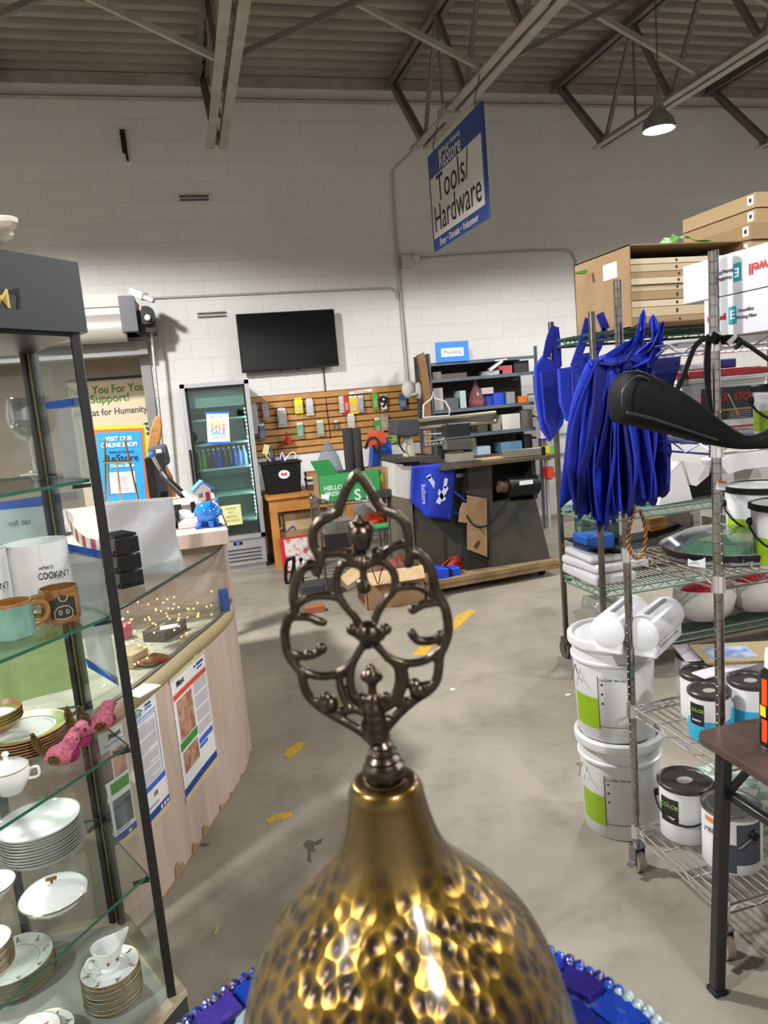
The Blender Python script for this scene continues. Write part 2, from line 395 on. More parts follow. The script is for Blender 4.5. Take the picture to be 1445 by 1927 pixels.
for a, b_, l in ((851, 1298, 'white paper scrap on the floor right of the finial'), (1068, 1308, 'small pale crumb on the floor left of the upper white bucket'), (1104, 1416, 'pale speck on the floor near the yellow square mark')):
    p = PZ(a, b_); tag(MB().prism([(p.x-.018, p.y-.01), (p.x+.01, p.y-.014), (p.x+.02, p.y+.006), (p.x-.004, p.y+.016)], .0005, .003).build('paper_scrap', PAPER, smooth=False, origin=(p.x, p.y, 0)), l, 'litter')
# ================================================================ high bay lamps (real lamps of the hall)
LAMPBODY = mat('lamp_housing', '#8d8d8d', .4, .6)
LENS = mat('lit_lamp_lens', '#ffffff', .5, emit=('#fff6ea', 60.0))
def high_bay(x, y, z, power, label, spread=168, col=(1, .985, .965)):
    t = thing('high_bay_lamp', label, 'ceiling lamp', (x, y, z), 0, 'high bay lamps hung under the joists'); t.scale = (.68, .68, 1)
    MB().lathe([(0, .26), (.05, .26), (.06, .16), (.17, .07), (.19, 0), (.18, 0), (.155, .05), (0, .1)], seg=24).build('housing', LAMPBODY, t)
    MB().lathe([(0, .03), (.15, .03), (.15, .02), (0, .02)], seg=24).build('lens', LENS, t)
    MB().tube([(0, 0, .25), (0, 0, 5.05-z)], .008, seg=6).build('hanging_rod', DSTEEL, t)
    ld = bpy.data.lights.new('lamp_light', 'SPOT'); ld.shadow_soft_size = .16; ld.energy = power; ld.color = col
    ld.spot_size = radians(spread); ld.spot_blend = .1
    lo = bpy.data.objects.new('lamp_light', ld); COL.objects.link(lo); lo.parent = t; lo.location = (0, 0, -.03)
    return t
KL = 860
LAMPS = [(-1.72, 4.2, 1.9), (-3.0, .2, 1.2), (3.92, 5.4, .34), (1.2, -2.4, .9), (4.9, 0.9, .7), (7.4, 4.0, .8)]
LL = ['high bay lamp above the service counter, just outside the picture', 'high bay lamp above the aisle left of the display case', '', 'high bay lamp behind the viewer of the picture', 'high bay lamp above the front of the chrome rack aisle', 'high bay lamp furthest right beyond the green cart']
for i, (x, y, k) in enumerate(LAMPS):
    if k == 0: continue
    z = 3.56 if i == 2 else 4.15
    high_bay(x, y, z, KL*k, 'glowing high bay lamp below the joist at the upper right' if i == 2 else LL[i])
# ================================================================ foreground: hammered brass dome with openwork finial on a mosaic stand
BX, BY = .0985, .4395                       # axis of the brass piece
_h = Vector((sin(YAW), cos(YAW), 0))      # horizontal direction away from the eye
_s = Vector((cos(YAW), -sin(YAW), 0))
def axis_z(py, back=0.0):
    """height on the brass axis seen at picture row py"""
    lo, hi = .6, 1.9
    for _ in range(40):
        m_ = (lo+hi)/2; d = Vector((BX, BY, m_))-EYE; y = 963.5-FPX*d.dot(UPV)/d.dot(FWD)
        if y > py: lo = m_
        else: hi = m_
    return m_
def rad_px(z, hw): d = Vector((BX, BY, z))-EYE; return hw*d.dot(FWD)/FPX
brass, nt, b = nodes_of('aged_brass', '#8a6a2c', rough=0.33, metal=.95, coat=.5)
b.inputs['Coat Roughness'].default_value = .14
tc = nt.nodes.new('ShaderNodeTexCoord'); vo = nt.nodes.new('ShaderNodeTexVoronoi'); vo.feature = 'SMOOTH_F1'; vo.inputs['Smoothness'].default_value = .25
mp = nt.nodes.new('ShaderNodeMapping'); mp.inputs['Scale'].default_value = (1, 1, .62)
nt.links.new(tc.outputs['Object'], mp.inputs[0]); nt.links.new(mp.outputs[0], vo.inputs['Vector']); vo.inputs['Scale'].default_value = 108
sep = nt.nodes.new('ShaderNodeSeparateXYZ'); nt.links.new(tc.outputs['Object'], sep.inputs[0])
fade = nt.nodes.new('ShaderNodeMapRange'); _zt = axis_z(1560)-1.14; fade.inputs[1].default_value = _zt; fade.inputs[2].default_value = _zt-.035; fade.clamp = True
nt.links.new(sep.outputs['Z'], fade.inputs[0])
bp = nt.nodes.new('ShaderNodeBump'); bp.inputs['Distance'].default_value = .0024
mul = nt.nodes.new('ShaderNodeMath'); mul.operation = 'MULTIPLY'; mul.inputs[1].default_value = .95
nt.links.new(fade.outputs[0], mul.inputs[0]); nt.links.new(mul.outputs[0], bp.inputs['Strength'])
nt.links.new(vo.outputs['Distance'], bp.inputs['Height']); nt.links.new(bp.outputs[0], b.inputs['Normal'])
cr = nt.nodes.new('ShaderNodeValToRGB'); cr.color_ramp.elements[0].position = .32; cr.color_ramp.elements[1].position = .62
cr.color_ramp.elements[0].color = lin('#3a3029'); cr.color_ramp.elements[1].color = lin('#7c6128')
md = nt.nodes.new('ShaderNodeMix'); md.data_type = 'RGBA'; md.inputs[6].default_value = lin('#5c4820')
nt.links.new(vo.outputs['Distance'], cr.inputs['Fac']); nt.links.new(fade.outputs[0], md.inputs[0]); nt.links.new(cr.outputs[0], md.inputs[7]); nt.links.new(md.outputs[2], b.inputs['Base Color'])
PEW = mat('dark_pewter', '#4f463d', .3, 1.0, bump=(90, .12), var=(60, '#3a322b'))
BZ = 1.14
lamp = thing('brass_finial_dome', 'hammered brass bell shaped dome topped with a dark openwork finial, close in front', 'ornament', (BX, BY, BZ))
prof = [(1466, 40), (1466, 58), (1474, 66), (1486, 71), (1500, 73), (1540, 82), (1580, 95), (1615, 114), (1650, 146), (1685, 184), (1720, 220), (1760, 254), (1800, 276), (1840, 291), (1880, 302), (1927, 314), (2000, 326), (2080, 332)]
pr = []
for y_, hw in prof: z = axis_z(y_); pr.append((rad_px(z, hw), z-BZ))
pr.append((pr[-1][0]*.99, .004)); pr.append((pr[-1][0]*.9, .004))
ps = smoothpts([(r, 0, z) for r, z in pr], 3)
MB().lathe([(p.x, p.z) for p in ps], m=brass, seg=96).build('hammered_dome', parent=lamp, ang=50)
rz_ = axis_z(1470)-BZ; MB().lathe([(0, rz_+.0006), (rad_px(1.43, 62), rz_+.0006), (rad_px(1.43, 60), rz_-.002), (0, rz_-.002)], m=mat('dusty_brass_rim', '#8f8479', .45, .7), seg=64).build('neck_plate', parent=lamp)
# turned neck of the finial
nk = [(1376, 14), (1384, 19), (1392, 17), (1400, 23), (1406, 21), (1412, 28), (1418, 26), (1425, 33), (1431, 31), (1438, 39), (1448, 41), (1458, 41), (1466, 36), (1474, 30)]
pr = []
for y_, hw in nk: z = axis_z(y_); pr.append((rad_px(z, hw), z-BZ))
MB().lathe([(0, pr[0][1])]+pr, m=PEW, seg=40).build('finial_neck', parent=lamp)
# openwork, traced on the upright plane through the axis
def fpt(zx, zy):
    px, py = 480+zx/3.012, 860+zy/3.012; d = ray(px, py); A = Vector((BX, BY, 0))
    t = (A-EYE).dot(_h)/d.dot(_h); p = EYE+d*t; return p
mb = MB()
U = rad_px(1.5, 1)/3.012*1.0          # metres per trace unit
def rib(pts, r=17): mb.tube(smoothpts([fpt(*p) for p in pts], 5), r*1.5*U, seg=10)
def knob(x, y, r): mb.ball(fpt(x, y), r*1.25*U, seg=14)
rib([(580, 95), (550, 130), (515, 190), (490, 250), (470, 305), (435, 335), (375, 365), (335, 410), (325, 470), (345, 530), (370, 580), (350, 640)], 20)
rib([(580, 95), (612, 130), (650, 190), (690, 260), (730, 298), (790, 322), (845, 370), (868, 440), (868, 500), (880, 545), (868, 600)], 20)
rib([(350, 610), (300, 610), (250, 660), (224, 730), (218, 800), (225, 865), (195, 905), (170, 980), (172, 1060), (195, 1130), (240, 1195), (262, 1225), (275, 1290), (305, 1355), (370, 1415), (450, 1465), (540, 1515), (610, 1560), (650, 1600)], 20)
rib([(868, 535), (925, 550), (975, 600), (1005, 665), (1018, 740), (1040, 790), (1075, 850), (1092, 930), (1092, 1000), (1070, 1070), (1045, 1130), (1040, 1200), (1025, 1270), (980, 1325), (910, 1370), (850, 1420), (790, 1480), (740, 1540), (700, 1600)], 20)
rib([(345, 530), (400, 540), (460, 540), (520, 550), (570, 590), (612, 625)], 18)
rib([(868, 490), (820, 498), (765, 520), (720, 560), (670, 580), (612, 625)], 18)
rib([(585, 345), (590, 400), (600, 480), (610, 560), (612, 650), (622, 730)], 15)
for q in ((590, 355, 22), (572, 405, 40), (628, 410, 40), (598, 440, 60), (604, 490, 44), (545, 548, 25), (690, 540, 25), (612, 600, 32), (620, 738, 34), (595, 720, 22), (318, 605, 22), (350, 650, 26), (868, 600, 26), (815, 500, 20)): knob(*q)
rib([(612, 625), (540, 600), (485, 620), (462, 690), (468, 770), (500, 830), (560, 900), (610, 975), (645, 1010)], 17)
rib([(612, 625), (700, 590), (760, 620), (792, 680), (785, 750), (740, 810), (700, 870), (672, 940), (650, 1010)], 17)
rib([(250, 830), (290, 805), (350, 790), (420, 790), (475, 800)], 16)
rib([(785, 745), (850, 735), (920, 735), (975, 760), (1020, 790)], 16)
for q in ((650, 1000, 62), (610, 1000, 40), (695, 1000, 40), (548, 978, 28), (742, 975, 28), (575, 995, 26), (720, 990, 26), (650, 955, 26), (640, 1050, 34)): knob(*q)
rib([(200, 905), (250, 905), (310, 910), (355, 930), (385, 938)], 17); knob(388, 938, 19)
rib([(190, 1100), (240, 1125), (300, 1128), (350, 1112), (380, 1090)], 17); knob(378, 1085, 28); knob(300, 1120, 22)
rib([(1040, 820), (985, 828), (940, 840), (900, 865)], 18); knob(893, 865, 24)
rib([(890, 1005), (920, 1038), (970, 1045), (1020, 1035), (1060, 1010)], 18); knob(890, 1000, 24); knob(1045, 1010, 24)
rib([(645, 1020), (600, 1085), (560, 1150), (500, 1210), (430, 1238), (350, 1240), (290, 1220), (240, 1190)], 17)
rib([(655, 1020), (700, 1080), (760, 1135), (830, 1165), (900, 1168), (980, 1145), (1050, 1085)], 17)
rib([(560, 1150), (545, 1200), (540, 1280), (560, 1350), (600, 1395), (665, 1420)], 17); rib([(495, 1215), (478, 1260), (490, 1330), (525, 1400), (590, 1440), (660, 1450)], 16)
rib([(740, 1130), (800, 1180), (815, 1250), (800, 1330), (760, 1380), (690, 1415)], 17); rib([(830, 1165), (850, 1240), (838, 1310), (800, 1380), (735, 1430)], 16)
rib([(655, 1190), (660, 1260), (665, 1330), (680, 1420)], 18)
for q in ((655, 1195, 22), (625, 1245, 26), (695, 1245, 26), (660, 1240, 40), (662, 1270, 30), (605, 1370, 28), (740, 1360, 26), (670, 1380, 40), (672, 1430, 52), (678, 1480, 55), (684, 1530, 58), (690, 1575, 60), (400, 1360, 28), (420, 1395, 44), (355, 1390, 24), (905, 1285, 28), (925, 1320, 44), (975, 1295, 24), (530, 1425, 30), (630, 1510, 26), (750, 1490, 26), (860, 1390, 26)): knob(*q)
rib([(400, 1420), (480, 1440), (560, 1430)], 16); rib([(930, 1350), (860, 1385), (800, 1400)], 16)
mb.build('openwork_finial', PEW, lamp, world=True, remesh=.00075)
# mosaic stand under it
ZM = 1.10; MC = (.088, .442)
stand = thing('mosaic_stand', 'round blue and purple glass mosaic top with a beaded rim beneath the brass dome', 'plant stand', (MC[0], MC[1], 0)); stand.scale = (1.06, 1.06, 1)
cols = ['#0f3fae', '#1488e0', '#2a1f7a', '#3a2a8c', '#12a0e0', '#1c2f9a', '#45349c', '#0c58c0', '#a9bfc6', '#10257e']
gm = [mat('mosaic_glass_%s' % 'abcdefghij'[i], c, .08, coat=1.0, spec=.9, bump=(60, .5)) for i, c in enumerate(cols)]
GROUT = mat('silver_blue_grout', '#5f7fb5', .4, .3, bump=(300, .5))
MB().lathe([(0, 1.060), (.22, 1.066), (.238, 1.075), (.240, 1.092), (.22, 1.096), (0, 1.100)], m=GROUT, seg=72).build('top_plate', parent=stand)
rnd = random.Random(3); tiles = MB()
def tile(r0, r1, a0, a1, k):
    g = .002; pts = []
    for (r_, a_) in ((r0, a0), (r1, a0), (r1, (a0+a1)/2), (r1, a1), (r0, a1), (r0, (a0+a1)/2)):
        rr = r_+rnd.uniform(-.004, .004); aa = a_+rnd.uniform(-.012, .012); pts.append((rr*cos(aa), rr*sin(aa)))
    c = (sum(p[0] for p in pts)/6, sum(p[1] for p in pts)/6)
    pts = [(c[0]+(p[0]-c[0])*.94, c[1]+(p[1]-c[1])*.94) for p in pts]
    z = 1.098+rnd.uniform(0, .002); tl = rnd.uniform(-.06, .06); i = tiles.mi(gm[k])
    lo = [tiles.v((p[0], p[1], 1.094)) for p in pts]; hi = [tiles.v((c[0]+(p[0]-c[0])*.92, c[1]+(p[1]-c[1])*.92, z+.003+(p[0]-c[0])*tl)) for p in pts]
    tiles.bm.faces.new(hi).material_index = i
    for q in range(6): tiles.bm.faces.new((lo[q], lo[(q+1) % 6], hi[(q+1) % 6], hi[q])).material_index = i
r = .06
for r0, r1, n in ((.05, .09, 9), (.09, .13, 14), (.13, .165, 18), (.165, .2, 26), (.2, .228, 34)):
    a0 = rnd.random()
    for k in range(n):
        a = a0+k*2*pi/n; tile(r0, r1, a, a+2*pi/n, rnd.choice([0, 1, 2, 3, 4, 5, 6, 7, 9, 0, 4, 8 if r0 > .15 else 1]))
tiles.build('glass_tiles', parent=stand, smooth=False)['kind'] = 'stuff'
beads = MB()
for k in range(150):
    a = 2*pi*k/150; c_ = gm[rnd.choice([0, 5, 9, 7, 2])] if (k//9) % 3 else gm[8]
    beads.ball((.2375*cos(a), .2375*sin(a), 1.094+rnd.uniform(-.001, .001)), rnd.uniform(.004, .0058), c_, 8)
    beads.ball((.229*cos(a+.02), .229*sin(a+.02), 1.099), rnd.uniform(.0032, .0048), c_, 8)
beads.build('beaded_rim', parent=stand)
MB().lathe([(0, 0), (.15, 0), (.16, .012), (.05, .04), (.018, .08), (.018, 1.0), (.06, 1.055), (.07, 1.062), (0, 1.062)], m=BLACKM, seg=32).build('pedestal', parent=stand)
MB().lathe([(0, 1.101), (.098, 1.101), (.10, 1.12), (.095, 1.1399), (0, 1.1399)], m=PEW, seg=48).build('collar', parent=stand)
# ================================================================ hexagonal glass display case at the left
CF = Vector((-.20, 1.71, 0)); HS = .36
def _stp(p, a, l): return p+Vector((sin(radians(a)), cos(radians(a)), 0))*l
_b = _stp(CF, -25, HS); _c = _stp(_b, -85, .24); _d = _stp(_c, -141, .50); _f = _stp(CF, 219, .60)
cv = [CF, _b, _c, _d, _f+Vector((-.26, .07, 0)), _f]
CV = [(p.x, p.y) for p in cv]                      # six corners
CC = sum((Vector((x, y, 0)) for x, y in CV), Vector())/6
def hexa(s): return [(CC.x+(x-CC.x)*s, CC.y+(y-CC.y)*s) for x, y in CV]
CASEG = mat('dark_green_laminate', '#232d2b', .45, var=(3, '#1f2827'))
TRIM = mat('beige_edge_trim', '#a79a82', .6)
GOLD = mat('gold_foil', '#b39a58', .35, .8)
case = thing('display_case', 'tall hexagonal glass display case with black posts and dark green header at the left', 'display case', (CC.x, CC.y, 0))
mb = MB(); mb.prism(hexa(1.09), 0, .235, CASEG); mb.prism(hexa(1.095), .235, .25, TRIM); mb.prism(hexa(.98), .25, .252, mat('case_floor_glass_paint', '#8f9089', .15)); mb.build('base', parent=case, world=True, smooth=False)
mb = MB(); mb.prism(hexa(1.07), 1.84, 1.985, CASEG); mb.prism(hexa(1.0), 1.832, 1.842, BLACKM); mb.build('header', parent=case, world=True, smooth=False)
for k in range(6):
    x, y = CV[k]; d = (Vector((x, y, 0))-CC).normalized(); f = basis((x, y, 0), (-d.y, d.x, 0), (0, 0, 1))
    m = MB()
    if k == 1:
        for s in (-1, 1): m.box((x-d.y*s*.014, y+d.x*s*.014, 1.046), (.017, .017, 1.59), BLACKM, R=Matrix.Rotation(atan2(d.y, d.x), 3, 'Z'))
        m.box((x, y, 1.046), (.006, .01, 1.59), GOLD, R=Matrix.Rotation(atan2(d.y, d.x), 3, 'Z'))
    else: m.box((x, y, 1.046), (.021, .021, 1.59), BLACKM, R=Matrix.Rotation(atan2(d.y, d.x), 3, 'Z'))
    m.build('post', parent=case, world=True, bevel=.002)
def side_frame(k, z=0, out=0.0):
    a = Vector((*CV[k], z)); b_ = Vector((*CV[(k+1) % 6], z)); n = ((a+b_)/2-CC); n.z = 0; n.normalize(); return a+n*out, b_+n*out, n
for k in (0, 1, 2, 3, 4):
    a, b_, n = side_frame(k); m = MB()
    m.hull8([a+Vector((0, 0, .26)), b_+Vector((0, 0, .26)), b_+Vector((0, 0, .26))-n*.004, a+Vector((0, 0, .26))-n*.004, a+Vector((0, 0, 1.83)), b_+Vector((0, 0, 1.83)), b_+Vector((0, 0, 1.83))-n*.004, a+Vector((0, 0, 1.83))-n*.004])
    m.build('glass_pane', GLASS, case, world=True, smooth=False)
SHZ = [.58, .91, 1.22, 1.53]
for z in SHZ:
    P = hexa(.965); m = MB(); i = m.mi(SHELFGLASS); j = m.mi(GREENEDGE)
    a = [m.v((x, y, z-.007)) for x, y in P]; b_ = [m.v((x, y, z)) for x, y in P]
    m.bm.faces.new(a[::-1]).material_index = i; m.bm.faces.new(b_).material_index = i
    for k in range(6): m.bm.faces.new((a[k], a[(k+1) % 6], b_[(k+1) % 6], b_[k])).material_index = j
    m.build('glass_shelf', parent=case, world=True, smooth=False)
    m = MB()
    for k in (0, 1, 2, 4, 5):
        m = MB(); p = Vector((*CV[k], z-.014)); q = CC+Vector((0, 0, z-.014)); m.bar(p+(Vector((q.x, q.y, q.z))-p)*.03, p+(Vector((q.x, q.y, q.z))-p)*.13, .008, .008)
        m.build('shelf_clip', BLACKM, case, world=True, smooth=False)
# header lettering on the front face (side 5: from corner 5 to corner 0)
a, b_, n = side_frame(5); A5 = Vector((*hexa(1.07)[5], 0)); B5 = Vector((*hexa(1.07)[0], 0)); xd = (B5-A5).normalized(); n5 = Vector((xd.y, -xd.x, 0))
def hd(px, py):      # point on the header face
    d = ray(px, py); t = (A5-EYE).dot(n5)/d.dot(n5); return EYE+d*t+n5*.0015
p = hd(2, 563); text('M', .05, GOLD, basis(p, xd, (0, 0, 1)), case, bold=.01)
HOOK = mat('worn_foil_print', '#161d1b', .3, .4)
pl = [hd(*q) for q in ((12, 556), (18, 546), (34, 541), (38, 560), (37, 582), (31, 583), (32, 560), (28, 552), (20, 553))]
mb = MB(); mb.face(pl); mb.build('lettering', HOOK, case, world=True, smooth=False, fixn=False)
# sheets and tape fixed to the panes
def pane_pt(k, px, py, out):
    a, b_, n = side_frame(k, 0, out); d = ray(px, py); return EYE+d*((a-EYE).dot(n)/d.dot(n))
VEIL = thin_glass('thin_translucent_sheet', '#f4f6f6', .03, .42, '#cfd6da', .3)
def pane_quad(name, k, px4, m, label=None, out=.003):
    mb = MB(); mb.face([pane_pt(k, x, y, out) for x, y in px4], m)
    o = mb.build(name, parent=case, world=True, smooth=False, solid=.0006)
    if label: o['label'] = label
pane_quad('taped_sheet', 0, ((108, 770), (160, 757), (178, 903), (122, 915)), VEIL, 'translucent sheet taped at eye height', .003)
pane_quad('blue_tape', 0, ((86, 757), (166, 745), (167, 765), (87, 770)), TAPE, 'ragged blue tape along the upper sheet', .005)
pane_quad('taped_sheet', 0, ((128, 1035), (190, 1052), (222, 1286), (166, 1240)), VEIL, 'translucent sheet on the lower side pane', .003)
pane_quad('blue_tape', 0, ((126, 1023), (192, 1037), (193, 1052), (128, 1040)), TAPE, None, .005)
pane_quad('blue_tape', 0, ((160, 1238), (222, 1275), (223, 1290), (166, 1256)), TAPE, None, .005)
pane_quad('blue_tape', 1, ((0, 945), (100, 930), (104, 952), (0, 968)), TAPE, None, .005)
SHEETB = mat('sheet_seen_from_behind', '#c9cfd4', .8)
pane_quad('taped_sheet', 1, ((0, 960), (104, 950), (120, 1010), (0, 1030)), SHEETB, 'white sheet whose print shows mirrored', .003)
GRN = mat('pale_green_sheet', '#9fb377', .8, var=(8, '#8ea36b'))
pane_quad('taped_sheet', 1, ((0, 1030), (120, 1010), (160, 1290), (0, 1330)), thin_glass('green_translucent_sheet', '#e8f0d8', .03, .5, '#a6b782', .3), 'pale green sheet behind the mugs', .003)
a1, b1, n1 = side_frame(1, 0, .0018); xm = (b1-a1).normalized()
text('Habitat for', .022, mat('faded_blue_print', '#5e7890', .8), basis(pane_pt(1, 52, 982, .0018), xm, (0, 0, 1)), case)
text('Meet the', .022, mat('faded_green_print', '#dfe6d0', .8), basis(pane_pt(1, 60, 1018, .0018), xm, (0, 0, 1)), case)

# ---------------------------------------------------------------- china and glass in the case
CHINA = mat('white_china', '#e4e5e4', .12, coat=.6, spec=.6)
RIMS = mat('silver_rim', '#a9a9a0', .35, .5)
RIMG = mat('gold_rim', '#a48b4d', .3, .8)
BROWNP = mat('brown_sprig_print', '#7b6552', .5)
def bowl(name, label, cat, c, r, h, rim, group=None, foot=.45, parent=None, seg=40):
    m = MB(); m.lathe([(0, .004), (r*foot, .004), (r*foot, 0), (r*foot*1.05, 0), (r*foot*1.1, .006), (r*.75, h*.4), (r*.93, h*.75), (r, h), (r*.98, h+.001), (r*.9, h*.75), (r*.7, h*.42), (r*.4, .012), (0, .010)], m=CHINA, seg=seg)
    m.lathe([(r*1.0, h-.0015), (r*1.006, h+.0002), (r*.985, h+.0014), (r*.97, h+.0004)], m=rim, seg=seg)
    return tag(m.build(name, origin=(0, 0, 0)), label, cat, group) if c is None else _place(m, name, label, cat, c, group)
def _place(m, name, label, cat, c, group=None, rz=0):
    o = m.build(name); o.location = Vector(c); o.rotation_euler[2] = rz; return tag(o, label, cat, group)
def plate_mb(r, rim, pat=None, h=.014, seg=48):
    m = MB(); m.lathe([(0, .003), (r*.5, .003), (r*.55, 0), (r*.6, .003), (r, h), (r*.995, h+.002), (r*.66, .0065), (r*.6, .005), (0, .005)], m=CHINA, seg=seg)
    m.lathe([(r*.985, h+.001), (r*1.004, h), (r*1.002, h+.0022), (r*.98, h+.0019)], m=rim, seg=seg)
    m.lathe([(r*.632, .0062), (r*.64, .0066)], m=rim, seg=seg)
    if pat:
        rn = random.Random(5)
        for k in range(pat):
            a = 2*pi*k/pat+.3
            for j in range(5):
                rr = r*.82+rn.uniform(-.007, .007); aa = a+rn.uniform(-.007, .007)/r; z = .0065+(rr/r-.66)/.335*(h-.0045)+.0006
                c = Vector((rr*cos(aa), rr*sin(aa), z)); q = .004
                m.face([c+Vector((q, 0, .0004)), c+Vector((0, q*.7, .0002)), c+Vector((-q, 0, -.0002)), c+Vector((0, -q*.7, -.0002))], BROWNP)
    return m
def stack_of(proto, n, c, dz, labels, group, jit=.0015):
    rn = random.Random(int(c[0]*1e4)); out = []
    for k in range(n):
        o = proto if k == 0 else dup(proto)
        o.location = (c[0]+rn.uniform(-jit, jit), c[1]+rn.uniform(-jit, jit), c[2]+k*dz); o.rotation_euler = (0, 0, rn.uniform(0, 6))
        o['label'] = labels(k, n); o['group'] = group; out.append(o)
    return out
def nth(k, n):
    return 'topmost' if k == n-1 else ('lowest' if k == 0 else ['second', 'third', 'fourth', 'fifth', 'sixth', 'seventh', 'eighth', 'ninth', 'tenth', 'eleventh', 'twelfth', 'thirteenth', 'fourteenth'][k-1]+' from the bottom')
# wine glasses on the top shelf
WG = thin_glass('wine_glass', '#eef2f3', .26)
def wine(c, label):
    t = thing('wine_glass', label, 'wine glass', c, 0, 'stemmed glasses on the top shelf')
    S_ = .198/.198
    MB().lathe([(.0045, .088), (.014, .092), (.030, .104), (.041, .124), (.0445, .148), (.042, .175), (.037, .197), (.0362, .1975), (.041, .175), (.0432, .148), (.0398, .124), (.029, .106), (.012, .095), (0, .094)], seg=40).build('bowl', WG, t)
    MB().lathe([(.0335, .0), (.0335, .0012), (.015, .004), (.0055, .011), (.0038, .03), (.0034, .06), (.0045, .088), (.0, .088)], seg=32).build('stem', mat('glass_stem', '#dfe6e6', .05, trans=.85), t)
p = PZ(64, 893, SHZ[3]); wine((p.x, p.y, SHZ[3]+.0005), 'clear wine glass on the top glass shelf, whole in view')
p = PZ(-24, 893, SHZ[3]); g2 = wine((p.x, p.y, SHZ[3]+.0005), 'clear wine glass on the top shelf cut by the left picture edge')
MB().box((.036, -.02, .168), (.006, .0015, .008), mat('pink_price_dot', '#e0485f', .5)).build('price_dot', parent=g2, smooth=False)['label'] = 'small round pink price dot'
# tall canisters and mugs on the second shelf
def canister(px, py, lab, w=.135, h=.170):
    p = PZ(px, py, SHZ[2]); t = thing('white_mug', lab, 'mug', (p.x, p.y, SHZ[2]+.0005), radians(-38), 'white mugs with black lettering')
    m = MB(); m.lathe([(0, .002), (w*.46, 0), (w*.5, .006), (w*.5, h), (w*.47, h), (w*.46, .01), (0, .008)], m=CHINA, seg=40); m.build('body', parent=t)
    d = EYE-p; d.z = 0; d.normalize(); r_ = Vector((-d.y, d.x, 0)); o = Vector((p.x, p.y, SHZ[2]))+d*(w*.5+.0012)
    text('what\'s', .012, INK, basis(o+r_*.012+Vector((0, 0, .118)), r_, (0, 0, 1)), t, shear=.4)
    text('COOKIN\'?', .021, INK, basis(o+r_*.026+Vector((0, 0, .098)), r_, (0, 0, 1)), t, sx=.68, bold=.008)
    return t
canister(88, 1152, 'large white mug printed with black cooking words, behind the brown mug')
canister(-28, 1180, 'large white mug with black words, cut by the left picture edge')
def cow_mug(c, rz, body, lip, panel, label, face=True):
    t = thing('stoneware_mug', label, 'mug', c, rz, 'glazed stoneware mugs')
    m = MB(); m.lathe([(0, .002), (.036, 0), (.040, .005), (.0415, .03), (.041, .072), (.0405, .078), (.037, .078), (.036, .01), (0, .008)], seg=40, ms=[body]*4+[lip]*3+[lip, lip]); m.build('body', parent=t)
    MB().tube(smoothpts([(-.040, 0, .064), (-.062, 0, .062), (-.069, 0, .044), (-.060, 0, .026), (-.040, 0, .020)], 4), .0055, seg=10).build('handle', lip, t)
    m = MB()
    for q in range(7):
        a0, a1 = radians(-128+q*11), radians(-117+q*11)
        m.face([(.0418*cos(a0), .0418*sin(a0), .014), (.0418*cos(a1), .0418*sin(a1), .014), (.0418*cos(a1), .0418*sin(a1), .066-abs(q-3)*.003), (.0418*cos(a0), .0418*sin(a0), .066-abs(q-3)*.003)], panel)
    m.build('dark_panel', parent=t, fixn=False)
    L = mat('cream_line', '#c9c3ad', .5); m = MB()
    def on(a, z): a = radians(a); return (.0432*cos(a), .0432*sin(a), z)
    if face:
        for a in (-100, -80): m.tube([on(a+4*cos(k*.9), .028+.005*sin(k*.9)) for k in range(7)], .0009, seg=5, closed=True)
        m.tube([on(-116, .016), on(-116, .03), on(-105, .040), on(-90, .042), on(-75, .040), on(-66, .03), on(-66, .016), on(-90, .012)], .0009, seg=5, closed=True)
        m.tube([on(-100, .064), on(-96, .054), on(-88, .052)], .001, seg=5); m.tube([on(-74, .064), on(-80, .054), on(-86, .052)], .001, seg=5)
    else:
        m.tube([on(-90+24*cos(k*.52), .04+.02*sin(k*.52)) for k in range(12)], .0009, seg=5, closed=True)
        m.tube([on(-90+10*cos(k*.7), .04+.01*sin(k*.7)) for k in range(9)], .0009, seg=5, closed=True)
        for k in range(6): m.tube([on(-90+12*cos(k*1.05), .04+.011*sin(k*1.05)), on(-90+21*cos(k*1.05), .04+.018*sin(k*1.05))], .0009, seg=5)
    m.build('line_drawing', L, t)
BRN = mat('toffee_glaze', '#9a6b35', .18, coat=.6, var=(30, '#80552a')); TEAL = mat('teal_glaze', '#5d8c7b', .15, coat=.6, var=(18, '#7da395')); CHAR = mat('charcoal_glaze', '#33322f', .3)
p = PZ(118, 1168, SHZ[2]); cow_mug((p.x, p.y, SHZ[2]+.0005), radians(18), BRN, BRN, CHAR, 'toffee brown stoneware mug with a scratched animal face at the shelf edge')
p = PZ(30, 1200, SHZ[2]); cow_mug((p.x, p.y, SHZ[2]+.0005), radians(200), TEAL, BRN, mat('slate_glaze', '#4b5654', .3), 'teal stoneware mug with brown rim left of the brown mug', False)
